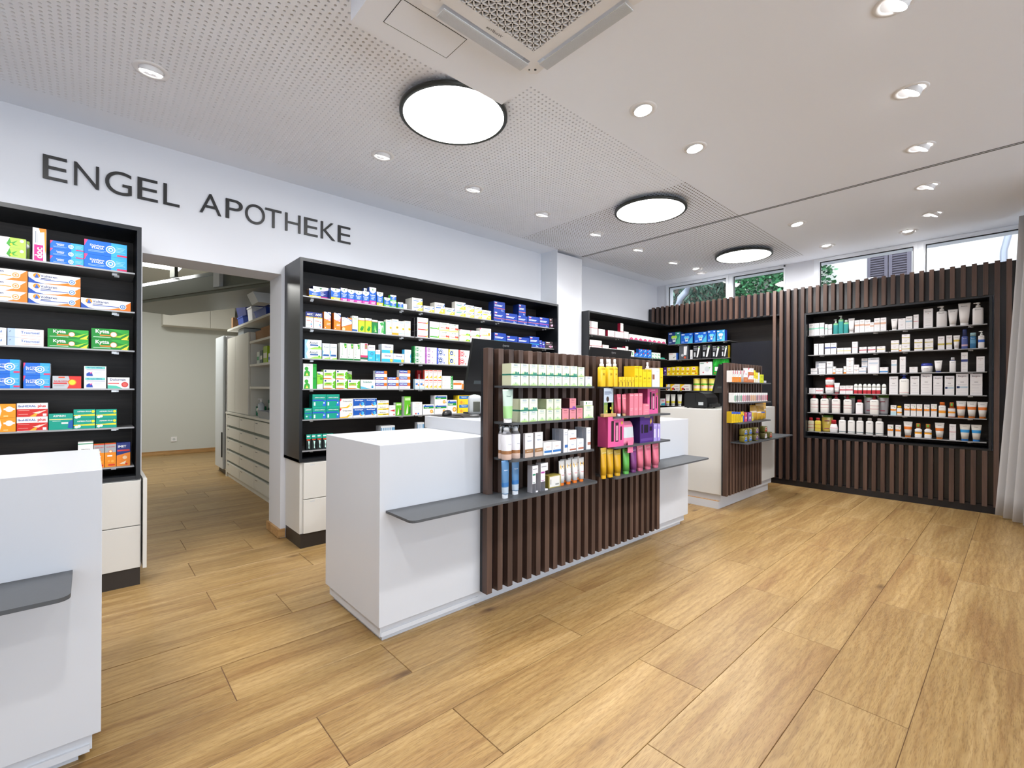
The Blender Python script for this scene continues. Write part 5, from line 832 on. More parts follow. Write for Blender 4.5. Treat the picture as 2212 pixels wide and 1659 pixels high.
        m = MB(); m.poly([(-w*.4, -.0005, h*.18), (w*.4, -.0005, h*.18), (w*.4, -.0005, h*.45), (-w*.4, -.0005, h*.45)], cap); m.poly([(w*.3*math.cos(a), -.0008, h*.62+h*.26*math.sin(a)) for a in [2*math.pi*q/16 for q in range(16)]], 'c8bca0'); m.poly([(w*.2*math.cos(a), -.0011, h*.62+h*.16*math.sin(a)) for a in [2*math.pi*q/16 for q in range(16)]], cap); add('label', m, 'card')
    elif kind == 'poster':
        m = MB(); le = .012
        m.box(-w*.46, .014, .02, w*.46, .016, h, col='b9c6d6'); L = lambda z: 0
        for q, col in (((-.46, .1, .46, .42), '8a9a4a'), ((-.46, .42, .46, .5), '6a8a4a'), ((-.1, .12, .3, .55), 'd8dce4'), ((-.4, .86, .2, .88), '4a5a78'), ((-.4, .82, .3, .84), '4a5a78'), ((-.4, .78, .1, .8), '4a5a78')):
            m.poly([(a*w, .0136, b*h) for a, b in ((q[0], q[1]), (q[2], q[1]), (q[2], q[3]), (q[0], q[3]))], col)
        for cx, cz, R, col in ((-.1, .62, .13, '3a2a22'), (-.1, .6, .085, 'c89a80'), (.2, .3, .07, 'f0c040'), (-.2, .2, .06, 'f0d060'), (.32, .16, .05, 'f0c040')):
            m.poly([(cx*w+R*w*math.cos(a), .0132-.0002*R, cz*h+R*w*1.2*math.sin(a)) for a in [2*math.pi*k2/16 for k2 in range(16)]], col)
        add('card', m, 'card'); m = MB(); m.bbox(-w*.62, 0, 0, w*.62, .03, h*.115, .002); out.append(('wooden_holder', m.data('wooden_holder', M['lightwood'])))
    elif kind == 'bag':
        m = MB(); dd = .07; zs = (0, .12, .3, .75, .9, 1)
        m.loft([[(x+w*.06*zz, y+(dd-dd*s)/2, z) for x, y, z in sup(w*q, dd*s, zz*h, 3)] for zz, s, q in zip(zs, (1, 1, .9, .6, .4, .15), (1, 1, .98, .9, .8, .55))], cols=['d87a98', 'e080a0', 'c4ccd2', 'e080a0', 'e890ac']); add('bag_body', m)
        m = MB(); m.box(-w*.32, -.012, -.055, w*.12, -.0105, .03, 'e87aa0'); add('tag', m, 'card')
    elif kind == 'cutbox': pass
    _KM[k] = out; return out
def cutbox_mesh(des, w, d, h):
    k = ('cutb', des, round(w, 3), round(h, 3))
    if k in _PM: return _PM[k]
    dn, base, side, el = DS[des]; m = MB(); x0 = -w/2; P_ = [(0, 0), (1, 0), (1, .06), (.62, .06), (.62, .72), (1, .72), (1, 1), (0, 1)]
    q = [(x0+a*w, b*h) for a, b in P_]
    for a in (((0, 1, 2, 3)), ((0, 3, 4, 7)), ((4, 5, 6, 7))):
        m.poly([(q[i][0], 0, q[i][1]) for i in a], base); m.poly([(q[i][0], d, q[i][1]) for i in a][::-1], base)
    for i in range(8): j = (i+1) % 8; m.poly([(q[i][0], 0, q[i][1]), (q[i][0], d, q[i][1]), (q[j][0], d, q[j][1]), (q[j][0], 0, q[j][1])], side)
    m.box(x0+.63*w, d*.7, .07*h, x0+.98*w, d*.74, .71*h, '2a2a30')
    for e in el: m.poly([(x0+a*w, -.0004, b*h) for a, b in e[1]], e[2])
    _PM[k] = m.data('notched_carton', M['card']); return _PM[k]
KINDS = set('gel tablet ointment cough vitamin syrup lozenge capsule spray effervescent magnesium skincare lotion cream serum soap tea monitor cosmetics lip sun care balm sachet bandage gift stick'.split())
SHELF = {'L': 'left wall unit', 'C': 'long middle wall unit', 'K': 'corner unit, lettered wall side', 'Q': 'corner unit, window wall side', 'W': 'niche unit', 'P': 'near display bay', 'O': 'pink yellow display bay', 'M': 'far counter display'}
LEV = {6: ('top', 'second', 'third', 'fourth', 'fifth', 'bottom'), 4: ('top', 'second', 'third', 'bottom')}
LEVN = {'L': 6, 'C': 6, 'K': 6, 'Q': 6, 'W': 6, 'P': 4, 'O': 4, 'M': 4}
def place_products(items):
    rows = {}
    for it in items: rows.setdefault(it[0], []).append(it)
    for key, lst in rows.items():
        ax_y = key[0] in 'LCKPOM'
        # columns in reading order, counted per shelf; the window wall reads from high y to low y
        pos = sorted(set((it[3] if ax_y else -it[3]) for it in lst)); lev = LEV[LEVN[key[0]]][int(key[1])-1]
        grp = 'goods on the %s shelf, %s' % (lev, SHELF[key[0]])
        # ordinal among packs with the same description on this shelf
        def full(des): return DS[des][0] if des in DS else CV[des][0]
        same = {}
        for it in lst: same.setdefault(full(it[1]), set()).add(it[3] if ax_y else -it[3])
        same = {k: sorted(v) for k, v in same.items()}
        for it in lst:
            _, des, kind, a, f, z, w, d, h, lvl, n, ex, dp = it; q = a if ax_y else -a; S_ = same[full(des)]; i = S_.index(q)
            which = '' if len(S_) == 1 else '%s from left' % ORD[i]
            colm = [o for o in lst if o[3] == a and o[1] == des]; tier = ''
            if len(colm) > 1 and n == 1: tier = 'lower' if z < max(o[5] for o in colm)-.01 else 'upper'
            if n == 2: tier = ('lower', 'upper')[lvl]
            if n == 3: tier = ('lowest', 'middle', 'top')[lvl]
            if n == 4: tier = ('lowest', 'second lowest', 'second highest', 'top')[lvl]
            for k in range(dp):
                bits = [full(des)]
                if tier: bits.append(tier+' in stack')
                if which: bits.append(which)
                if k: bits.append(('one row behind', 'two rows behind')[k-1])
                bits.append('%s shelf' % lev); bits.append(SHELF[key[0]])
                lab = ', '.join(bits)
                ws = lab.split()
                if len(ws) > 16: bits[-1] = {'K': 'corner unit', 'Q': 'window corner', 'L': 'left unit', 'C': 'middle unit', 'W': 'niche', 'P': 'near display', 'O': 'pink display', 'M': 'far display'}[key[0]]; lab = ', '.join(bits); ws = lab.split()
                if len(ws) > 16 and tier: bits[1] = tier; lab = ', '.join(bits); ws = lab.split()
                if len(ws) > 16 and ' with ' in bits[0]: bits[0] = bits[0].split(' with ')[0]; lab = ', '.join(bits); ws = lab.split()
                while len(ws) > 16: w0 = bits[0].split(); bits[0] = ' '.join(w0[:-1]) if len(w0) > 3 else bits[0]; lab = ', '.join(bits).replace(' with,', ','); ws = lab.split(); 
                off = k*(d+.002); loc = (a, f+off, z) if ax_y else (f+off, a, z); rz = 0 if ax_y else -math.pi/2
                jit = 0 if n > 1 or w > .15 else random.uniform(-.02, .02)
                if kind in ('box', 'cutbox'):
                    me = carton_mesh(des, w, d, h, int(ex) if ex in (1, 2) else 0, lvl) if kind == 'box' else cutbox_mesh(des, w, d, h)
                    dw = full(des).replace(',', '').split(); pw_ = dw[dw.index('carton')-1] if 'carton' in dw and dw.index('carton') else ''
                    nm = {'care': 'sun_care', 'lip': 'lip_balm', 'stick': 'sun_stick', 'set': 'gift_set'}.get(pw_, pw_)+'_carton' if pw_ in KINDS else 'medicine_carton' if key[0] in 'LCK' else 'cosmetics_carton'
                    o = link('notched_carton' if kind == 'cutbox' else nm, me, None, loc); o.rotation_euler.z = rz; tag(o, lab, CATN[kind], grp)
                else:
                    o = empty(NAME[kind], loc, lab, CATN[kind], grp, rz)
                    for pn, me in parts_of(kind, des, w, d, h, ex): link(pn, me, o)

# shelf, design, kind, place along the shelf, front plane, base height, width, depth, height, tier, tiers, extra, rows deep (metres)
ITEMS = [
('L1','can','box',-0.3455,3.79,1.956,0.1567,0.048,0.0564,0,2,0,1), ('L1','can','box',-0.3455,3.79,2.0132,0.1567,0.048,0.0564,1,2,0,1),
('L1','can','box',-0.3054,3.88,1.956,0.0929,0.066,0.1242,0,1,0,1), ('L1','doc','box',-0.2132,3.79,1.956,0.0544,0.039,0.1903,0,1,0,1),
('L1','dic','box',-0.0984,3.79,1.956,0.1428,0.05,0.0438,0,3,0,1), ('L1','dic','box',-0.0984,3.79,2.0006,0.1428,0.05,0.0438,1,3,0,1),
('L1','dic','box',-0.0984,3.79,2.0451,0.1428,0.05,0.0438,2,3,0,1), ('L1','dic','box',0.0739,3.79,1.956,0.1969,0.07,0.0856,0,2,0,1),
('L1','dic','box',0.0739,3.79,2.0424,0.1969,0.07,0.0856,1,2,0,1), ('L2','vor','box',-0.3553,3.79,1.711,0.1902,0.06,0.0599,0,3,0,1),
('L2','vor','box',-0.3553,3.79,1.7717,0.1902,0.06,0.0599,1,3,0,1), ('L2','vor','box',-0.3553,3.79,1.8324,0.1902,0.06,0.0599,2,3,0,1),
('L2','vol','box',-0.1486,3.79,1.711,0.2155,0.06,0.0593,0,3,0,1), ('L2','vol','box',-0.1486,3.79,1.7711,0.2155,0.06,0.0593,1,3,0,1),
('L2','vol','box',-0.1486,3.79,1.8313,0.2155,0.06,0.0593,2,3,0,1), ('L2','vol','box',0.0775,3.79,1.711,0.2297,0.06,0.0634,0,1,0,1),
('L3','tra','box',-0.4067,3.79,1.468,0.132,0.041,0.0478,0,2,0,1), ('L3','tra','box',-0.4067,3.79,1.5166,0.132,0.041,0.0478,1,2,0,1),
('L3','tra','box',-0.2653,3.79,1.468,0.1412,0.041,0.048,0,2,0,1), ('L3','tra','box',-0.2653,3.79,1.5168,0.1412,0.041,0.048,1,2,0,1),
('L3','kyt','box',-0.0912,3.79,1.468,0.1745,0.046,0.0543,0,2,0,1), ('L3','kyt','box',-0.0912,3.79,1.5231,0.1745,0.046,0.0543,1,2,0,1),
('L3','kyt','box',0.0969,3.79,1.468,0.1756,0.054,0.0636,0,2,0,1), ('L3','kyt','box',0.0969,3.79,1.5324,0.1756,0.054,0.0636,1,2,0,1),
('L4','sta','box',-0.3379,3.79,1.229,0.0984,0.05,0.0802,0,2,0,2), ('L4','sta','box',-0.3379,3.79,1.31,0.0984,0.05,0.0802,1,2,0,2),
('L4','sta','box',-0.2209,3.79,1.229,0.1065,0.05,0.0722,0,2,0,2), ('L4','sta','box',-0.2209,3.79,1.302,0.1065,0.05,0.0722,1,2,0,2),
('L4','nur','box',-0.0961,3.79,1.229,0.122,0.062,0.0728,0,1,0,1), ('L4','ibl','box',0.0275,3.79,1.229,0.1,0.057,0.0673,0,2,0,1),
('L4','ibl','box',0.0275,3.79,1.2971,0.1,0.057,0.0673,1,2,0,1), ('L4','dol','box',0.1363,3.79,1.229,0.104,0.059,0.0695,0,1,0,1),
('L5','ora','box',-0.3542,3.79,0.988,0.1022,0.065,0.0767,0,2,0,1), ('L5','ora','box',-0.3542,3.79,1.0655,0.1022,0.065,0.0767,1,2,0,1),
('L5','ibp','box',-0.2377,3.79,0.988,0.1225,0.066,0.0782,0,2,0,1), ('L5','ibp','box',-0.2377,3.79,1.067,0.1225,0.066,0.0782,1,2,0,1),
('L5','ase','box',-0.1212,3.79,0.988,0.1013,0.072,0.0928,0,1,0,1), ('L5','asp','box',-0.0196,3.79,0.988,0.0957,0.049,0.0574,0,2,0,1),
('L5','asp','box',-0.0196,3.79,1.0462,0.0957,0.049,0.0574,1,2,0,1), ('L5','asp','box',0.0795,3.79,0.988,0.096,0.048,0.0563,0,2,0,1),
('L5','asp','box',0.0795,3.79,1.0451,0.096,0.048,0.0563,1,2,0,1), ('L6','zen','box',-0.0139,3.79,0.745,0.0678,0.05,0.1616,0,1,0,2),
('L6','nuj','box',0.0472,3.79,0.745,0.0486,0.035,0.1447,0,1,0,1), ('L6','nuj','box',0.0996,3.79,0.745,0.0512,0.037,0.1454,0,1,0,1),
('L6','ime','box',0.1609,3.79,0.745,0.0655,0.047,0.1453,0,1,0,1), ('C1','vin','box',1.3935,3.85,1.956,0.1245,0.087,0.1027,0,1,0,1),
('C1','vid','box',1.3257,3.79,1.956,0.0899,0.018,0.0671,0,1,0,3), ('C1','viy','box',1.4923,3.79,1.956,0.0773,0.055,0.097,0,1,0,1),
('C1','vip','box',1.5631,3.79,1.956,0.0567,0.041,0.109,0,1,0,1), ('C1','vip','box',1.6241,3.79,1.956,0.0585,0.042,0.105,0,1,0,1),
('C1','vip','box',1.6869,3.79,1.956,0.0604,0.043,0.1056,0,1,0,1), ('C1','vip','box',1.7517,3.79,1.956,0.06,0.043,0.1082,0,1,0,1),
('C1','vip','box',1.7792,3.86,1.956,0.0272,0.035,0.1518,0,1,0,1), ('C1','vip','box',1.815,3.79,1.956,0.06,0.043,0.1519,0,1,0,1),
('C1','viy','box',1.8816,3.79,1.956,0.0595,0.043,0.121,0,1,0,1), ('C1','vig','box',1.9507,3.79,1.956,0.0558,0.04,0.0821,0,1,0,1),
('C1','vig','box',2.0108,3.79,1.956,0.0576,0.041,0.0557,0,2,0,1), ('C1','vig','box',2.0108,3.79,2.0125,0.0576,0.041,0.0557,1,2,0,1),
('C1','vig','box',2.0826,3.79,1.956,0.0529,0.038,0.0577,0,1,0,1), ('C1','jw','jar',2.1356,3.79,1.956,0.0402,0.023,0.0513,0,1,0,1),
('C1','ceb','box',2.2561,3.79,1.956,0.1088,0.04,0.0588,0,2,0,3), ('C1','ceb','box',2.2561,3.79,2.0156,0.1088,0.04,0.0588,1,2,0,3),
('C1','ceb','box',2.3814,3.79,1.956,0.114,0.05,0.059,0,1,0,1), ('C1','ceb','box',2.5026,3.79,1.956,0.1141,0.081,0.1055,0,1,0,1),
('C1','ceg','box',2.6224,3.79,1.956,0.1096,0.06,0.071,0,1,0,1), ('C1','ceg','box',2.7483,3.79,1.956,0.1273,0.06,0.0712,0,2,0,1),
('C1','ceg','box',2.7483,3.79,2.028,0.1273,0.06,0.0712,1,2,0,1), ('C1','cey','box',2.8675,3.79,1.956,0.1038,0.054,0.0629,0,2,0,1),
('C1','cey','box',2.8675,3.79,2.0197,0.1038,0.054,0.0629,1,2,0,1), ('C1','cey','box',2.9746,3.79,1.956,0.0974,0.051,0.0603,0,2,0,1),
('C1','cey','box',2.9746,3.79,2.0171,0.0974,0.051,0.0603,1,2,0,1), ('C1','cey','box',3.0882,3.79,1.956,0.1185,0.084,0.0996,0,1,0,1),
('C1','abo','box',3.2648,3.79,1.956,0.1577,0.09,0.1062,0,2,0,1), ('C1','abo','box',3.2648,3.79,2.063,0.1577,0.09,0.1062,1,2,0,1),
('C1','abo','box',3.4391,3.79,1.956,0.1794,0.089,0.1049,0,1,0,1), ('C1','abo','box',3.6107,3.79,1.956,0.1512,0.082,0.0971,0,1,0,1),
('C1','abo','box',3.6031,3.79,2.0539,0.1065,0.03,0.1278,0,1,0,3), ('C1','abo','box',3.7841,3.79,1.956,0.1736,0.092,0.1088,0,1,0,1),
('C1','abp','box',3.962,3.79,1.956,0.1666,0.097,0.1146,0,1,0,1), ('C1','abd','box',4.0872,3.79,1.956,0.0704,0.05,0.1225,0,1,0,1),
('C2','acc','box',1.2859,3.79,1.711,0.0583,0.06,0.1269,0,1,0,2), ('C2','acc','box',1.3523,3.79,1.711,0.064,0.046,0.1262,0,1,0,1),
('C2','muc','box',1.4261,3.79,1.711,0.0539,0.032,0.1405,0,1,0,1), ('C2','muc','box',1.5068,3.79,1.711,0.055,0.05,0.1414,0,1,0,1),
('C2','muw','box',1.5859,3.79,1.711,0.0851,0.061,0.1125,0,1,0,1), ('C2','brs','box',1.6578,3.79,1.711,0.0498,0.036,0.1332,0,1,0,1),
('C2','prl','box',1.7152,3.79,1.711,0.0568,0.041,0.122,0,1,0,1), ('C2','prl','box',1.7772,3.79,1.711,0.0568,0.041,0.1256,0,1,0,1),
('C2','prg','box',1.8357,3.79,1.711,0.053,0.038,0.1174,0,1,0,1), ('C2','lun','box',1.9011,3.79,1.711,0.0682,0.049,0.1116,0,1,0,1),
('C2','umc','box',1.9683,3.79,1.711,0.0555,0.04,0.132,0,1,0,1), ('C2','umo','box',2.0312,3.79,1.711,0.0633,0.045,0.1429,0,1,0,1),
('C2','umc','box',2.0934,3.79,1.711,0.0538,0.039,0.1316,0,1,0,1), ('C2','umc','box',2.1548,3.79,1.711,0.0618,0.044,0.1404,0,1,0,1),
('C2','tol','box',2.3153,3.79,1.711,0.1172,0.05,0.0617,0,3,0,2), ('C2','tol','box',2.3153,3.79,1.7735,0.1172,0.05,0.0617,1,3,0,2),
('C2','tol','box',2.3153,3.79,1.8359,0.1172,0.05,0.0617,2,3,0,2), ('C2','tog','box',2.4451,3.79,1.711,0.1096,0.069,0.0808,0,2,0,1),
('C2','tog','box',2.4451,3.79,1.7926,0.1096,0.069,0.0808,1,2,0,1), ('C2','neo','box',2.5596,3.79,1.711,0.111,0.069,0.0812,0,2,0,1),
('C2','neo','box',2.5596,3.79,1.793,0.111,0.069,0.0812,1,2,0,1), ('C2','neo','box',2.6719,3.79,1.711,0.1051,0.068,0.0796,0,2,0,1),
('C2','neo','box',2.6719,3.79,1.7914,0.1051,0.068,0.0796,1,2,0,1), ('C2','lem','box',2.8055,3.79,1.711,0.1313,0.049,0.0579,0,2,0,1),
('C2','lem','box',2.8055,3.79,1.7697,0.1313,0.049,0.0579,1,2,0,1), ('C2','lem','box',2.9357,3.79,1.711,0.1182,0.05,0.0583,0,2,0,1),
('C2','lem','box',2.9357,3.79,1.7701,0.1182,0.05,0.0583,1,2,0,1), ('C2','leo','box',3.0744,3.79,1.711,0.1487,0.065,0.077,0,2,0,1),
('C2','leo','box',3.0744,3.79,1.7888,0.1487,0.065,0.077,1,2,0,1), ('C2','abt','box',3.2767,3.79,1.711,0.1707,0.104,0.1228,0,1,0,1),
('C2','abt','box',3.4516,3.79,1.711,0.1647,0.088,0.104,0,1,0,1), ('C2','abt','box',3.6281,3.79,1.711,0.1714,0.086,0.1014,0,1,0,1),
('C2','abt','box',3.8,3.79,1.711,0.1576,0.104,0.1235,0,1,0,1), ('C2','abm','box',3.9069,3.79,1.711,0.0427,0.035,0.0893,0,1,0,1),
('C2','abm','box',3.9559,3.79,1.711,0.0444,0.035,0.0781,0,1,0,1), ('C2','abd','box',4.0605,3.79,1.711,0.1541,0.072,0.0851,0,1,0,1),
('C3','ant','box',1.315,3.79,1.468,0.13,0.05,0.0746,0,2,0,2), ('C3','ant','box',1.315,3.79,1.5434,0.13,0.05,0.0746,1,2,0,2),
('C3','anv','box',1.4166,3.79,1.468,0.0585,0.042,0.1287,0,1,0,1), ('C3','anv','box',1.4768,3.79,1.468,0.0535,0.039,0.1279,0,1,0,1),
('C3','bro','box',1.5596,3.79,1.468,0.0571,0.054,0.1417,0,1,0,1), ('C3','bro','box',1.6182,3.79,1.468,0.0529,0.038,0.1406,0,1,0,1),
('C3','bro','box',1.6756,3.79,1.468,0.0533,0.038,0.1412,0,1,0,1), ('C3','brr','box',1.739,3.79,1.468,0.0622,0.045,0.1525,0,1,0,1),
('C3','sit','box',1.8065,3.79,1.468,0.0637,0.046,0.1416,0,1,0,1), ('C3','sit','box',1.8646,3.79,1.468,0.043,0.035,0.1018,0,1,0,1),
('C3','sil','box',1.9572,3.79,1.468,0.11,0.066,0.078,0,2,0,1), ('C3','sil','box',1.9572,3.79,1.5468,0.11,0.066,0.078,1,2,0,1),
('C3','sil','box',2.0697,3.79,1.468,0.1047,0.067,0.0784,0,1,0,1), ('C3','siw','box',2.1592,3.79,1.468,0.0668,0.048,0.1205,0,1,0,1),
('C3','wkg','box',2.2827,3.79,1.468,0.1183,0.045,0.0522,0,3,0,1), ('C3','wkg','box',2.2827,3.79,1.521,0.1183,0.045,0.0522,1,3,0,1),
('C3','wkg','box',2.2827,3.79,1.5741,0.1183,0.045,0.0522,2,3,0,1), ('C3','wkp','box',2.4087,3.79,1.468,0.1255,0.044,0.0518,0,3,0,1),
('C3','wkp','box',2.4087,3.79,1.5206,0.1255,0.044,0.0518,1,3,0,1), ('C3','wkp','box',2.4087,3.79,1.5733,0.1255,0.044,0.0518,2,3,0,1),
('C3','wkb','box',2.5409,3.79,1.468,0.129,0.065,0.077,0,2,0,1), ('C3','wkb','box',2.5409,3.79,1.5458,0.129,0.065,0.077,1,2,0,1),
('C3','wky','box',2.6679,3.79,1.468,0.1164,0.065,0.0763,0,2,0,1), ('C3','wky','box',2.6679,3.79,1.5451,0.1164,0.065,0.0763,1,2,0,1),
('C3','wkr','box',2.8,3.79,1.468,0.132,0.064,0.0756,0,2,0,1), ('C3','wkr','box',2.8,3.79,1.5444,0.132,0.064,0.0756,1,2,0,1),
('C3','wkr','box',2.9381,3.79,1.468,0.1221,0.064,0.0753,0,2,0,1), ('C3','wkr','box',2.9381,3.79,1.5441,0.1221,0.064,0.0753,1,2,0,1),
('C4','gel','box',1.2901,3.79,1.229,0.1019,0.05,0.0988,0,2,0,2), ('C4','gel','box',1.2901,3.79,1.3286,0.1019,0.05,0.0988,1,2,0,2),
('C4','siv','box',1.3687,3.79,1.229,0.0464,0.035,0.1371,0,1,0,1), ('C4','sin','box',1.4447,3.79,1.229,0.094,0.066,0.0776,0,2,0,1),
('C4','sin','box',1.4447,3.79,1.3074,0.094,0.066,0.0776,1,2,0,1), ('C4','sin','box',1.5456,3.79,1.229,0.0955,0.066,0.0772,0,2,0,1),
('C4','sin','box',1.5456,3.79,1.307,0.0955,0.066,0.0772,1,2,0,1), ('C4','siv','box',1.6446,3.89,1.229,0.0602,0.043,0.1517,0,1,0,1),
('C4','sin','box',1.6502,3.79,1.229,0.1004,0.066,0.0772,0,1,0,1), ('C4','sol','box',1.7745,3.79,1.229,0.1282,0.067,0.0789,0,1,0,1),
('C4','acs','box',1.898,3.79,1.229,0.1093,0.045,0.0523,0,3,0,1), ('C4','acs','box',1.898,3.79,1.2821,0.1093,0.045,0.0523,1,3,0,1),
('C4','acs','box',1.898,3.79,1.3352,0.1093,0.045,0.0523,2,3,0,1), ('C4','acs','box',2.0143,3.79,1.229,0.1075,0.045,0.0527,0,2,0,1),
('C4','acs','box',2.0143,3.79,1.2825,0.1075,0.045,0.0527,1,2,0,1), ('C4','acs','box',2.1302,3.79,1.229,0.1108,0.048,0.0563,0,3,0,1),
('C4','acs','box',2.1302,3.79,1.2861,0.1108,0.048,0.0563,1,3,0,1), ('C4','acs','box',2.1302,3.79,1.3432,0.1108,0.048,0.0563,2,3,0,1),
('C4','isb','box',2.2606,3.79,1.229,0.0475,0.035,0.0936,0,1,0,1), ('C4','isb','box',2.312,3.79,1.229,0.0475,0.035,0.093,0,1,0,1),
('C4','red','box',2.3346,3.88,1.229,0.0505,0.036,0.1773,0,1,0,1), ('C4','isr','box',2.3605,3.79,1.229,0.0426,0.035,0.0897,0,2,0,1),
('C4','isr','box',2.3605,3.79,1.3195,0.0426,0.035,0.0897,1,2,0,1), ('C4','isr','box',2.4078,3.79,1.229,0.0457,0.035,0.0904,0,2,0,1),
('C4','isr','box',2.4078,3.79,1.3202,0.0457,0.035,0.0904,1,2,0,1), ('C4','isr','box',2.4571,3.79,1.229,0.0464,0.035,0.0907,0,2,0,1),
('C4','isr','box',2.4571,3.79,1.3205,0.0464,0.035,0.0907,1,2,0,1), ('C4','isr','box',2.5075,3.79,1.229,0.0479,0.035,0.0907,0,2,0,1),
('C4','isr','box',2.5075,3.79,1.3205,0.0479,0.035,0.0907,1,2,0,1), ('C4','gef','box',2.599,3.79,1.229,0.1244,0.035,0.0311,0,4,0,1),
('C4','gef','box',2.599,3.79,1.2609,0.1244,0.035,0.0311,1,4,0,1), ('C4','gef','box',2.599,3.79,1.2928,0.1244,0.035,0.0311,2,4,0,1),
('C4','gef','box',2.599,3.79,1.3248,0.1244,0.035,0.0311,3,4,0,1), ('C4','dor','box',2.7304,3.79,1.229,0.1239,0.073,0.086,0,1,0,1),
('C4','siv','box',2.8621,3.79,1.229,0.1102,0.04,0.0472,0,1,0,1), ('C4','siv','box',2.9659,3.79,1.229,0.0866,0.041,0.0481,0,1,0,1),
('C5','asx','box',1.2793,3.79,0.988,0.0568,0.041,0.0872,0,1,0,1), ('C5','asc','box',1.3639,3.79,0.988,0.1054,0.075,0.0976,0,2,0,1),
('C5','asc','box',1.3639,3.79,1.0864,0.1054,0.075,0.0976,1,2,0,1), ('C5','asc','box',1.4736,3.79,0.988,0.1084,0.077,0.0973,0,2,0,1),
('C5','asc','box',1.4736,3.79,1.0861,0.1084,0.077,0.0973,1,2,0,1), ('C5','gri','box',1.5873,3.79,0.988,0.1102,0.067,0.0788,0,2,0,1),
('C5','gri','box',1.5873,3.79,1.0676,0.1102,0.067,0.0788,1,2,0,1), ('C5','box','box',1.6963,3.79,0.988,0.1007,0.067,0.0791,0,2,0,1),
('C5','box','box',1.6963,3.79,1.0679,0.1007,0.067,0.0791,1,2,0,1), ('C5','box','box',1.8033,3.79,0.988,0.1059,0.067,0.0794,0,2,0,1),
('C5','box','box',1.8033,3.79,1.0682,0.1059,0.067,0.0794,1,2,0,1), ('C5','med','box',1.9162,3.79,0.988,0.1092,0.039,0.0459,0,3,0,1),
('C5','med','box',1.9162,3.79,1.0347,0.1092,0.039,0.0459,1,3,0,1), ('C5','med','box',1.9162,3.79,1.0813,0.1092,0.039,0.0459,2,3,0,1),
('C5','hut','box',2.0055,3.79,0.988,0.0581,0.042,0.0943,0,1,0,1), ('C5','hug','box',2.0684,3.79,0.988,0.057,0.041,0.1167,0,1,0,1),
('C5','hug','box',2.1585,3.79,0.988,0.0652,0.05,0.1721,0,1,0,1), ('C5','sup','box',2.262,3.79,0.988,0.1023,0.073,0.1193,0,1,0,1),
('C5','dop','box',2.3844,3.79,0.988,0.123,0.079,0.0927,0,1,0,1), ('C5','dop','box',2.5224,3.79,0.988,0.1426,0.075,0.0889,0,2,0,1),
('C5','dop','box',2.5224,3.79,1.0777,0.1426,0.075,0.0889,1,2,0,1), ('C5','dop','box',2.6539,3.79,0.988,0.1115,0.079,0.1321,0,1,0,1),
('C5','mag','box',2.7954,3.79,0.988,0.1473,0.074,0.0878,0,2,0,1), ('C5','mag','box',2.7954,3.79,1.0766,0.1473,0.074,0.0878,1,2,0,1),
('C5','mag','box',2.9379,3.79,0.988,0.1288,0.068,0.0804,0,2,0,1), ('C5','mag','box',2.9379,3.79,1.0692,0.1288,0.068,0.0804,1,2,0,1),
('C6','tea','box',1.2842,3.79,0.745,0.0372,0.035,0.1225,0,1,0,1), ('C6','tea','box',1.3254,3.79,0.745,0.0372,0.035,0.123,0,1,0,1),
('C6','tea','box',1.3681,3.79,0.745,0.0403,0.035,0.1228,0,1,0,1), ('C6','tea','box',1.4122,3.79,0.745,0.0397,0.035,0.1219,0,1,0,1),
('C6','tea','box',1.4563,3.79,0.745,0.0403,0.035,0.1203,0,1,0,1), ('C6','grw','box',1.9645,3.79,0.745,0.1344,0.095,0.1564,0,1,0,1),
('C6','grw','box',2.2997,3.79,0.745,0.0715,0.051,0.172,0,1,0,1), ('K1','fem','box',4.7773,3.79,1.946,0.1214,0.074,0.0867,0,2,0,1),
('K1','fem','box',4.7773,3.79,2.0335,0.1214,0.074,0.0867,1,2,0,1), ('K1','fem','box',4.9182,3.79,1.946,0.1383,0.074,0.0869,0,2,0,1),
('K1','fem','box',4.9182,3.79,2.0337,0.1383,0.074,0.0869,1,2,0,1), ('K1','fem','box',5.0759,3.79,1.946,0.1433,0.074,0.087,0,1,0,1),
('K1','fem','box',5.2922,3.79,1.946,0.1553,0.037,0.0882,0,1,0,1), ('K1','fem','box',5.4816,3.79,1.946,0.1991,0.074,0.0873,0,1,0,1),
('K1','fem','box',5.5416,3.79,2.0341,0.0688,0.049,0.1234,0,1,0,1), ('K1','fem','box',5.649,3.79,1.946,0.1189,0.084,0.1026,0,1,0,1),
('K1','fep','box',5.7805,3.79,1.946,0.1122,0.067,0.0788,0,1,0,1), ('K1','fep','box',5.8993,3.79,1.946,0.1149,0.066,0.0782,0,1,0,1),
('K1','fep','box',6.021,3.79,1.946,0.1177,0.066,0.0775,0,1,0,1), ('K1','fep','box',6.1457,3.79,1.946,0.1207,0.065,0.0769,0,1,0,1),
('K1','fep','box',6.2735,3.79,1.946,0.1237,0.065,0.0762,0,1,0,1), ('K1','fep','box',6.4045,3.79,1.946,0.1269,0.064,0.0755,0,1,0,1),
('K1','fep','box',6.5388,3.79,1.946,0.1302,0.063,0.0748,0,1,0,1), ('K1','fep','box',6.6766,3.79,1.946,0.1336,0.063,0.074,0,1,0,1),
('K2','fem','box',4.7836,3.79,1.701,0.1446,0.078,0.0919,0,1,0,1), ('K2','fem','box',4.9694,3.79,1.701,0.2167,0.083,0.0979,0,1,0,1),
('K2','fem','box',4.9495,3.79,1.7997,0.2551,0.063,0.0767,0,1,0,1), ('K2','fem','box',5.1638,3.79,1.701,0.1398,0.099,0.1278,0,1,0,1),
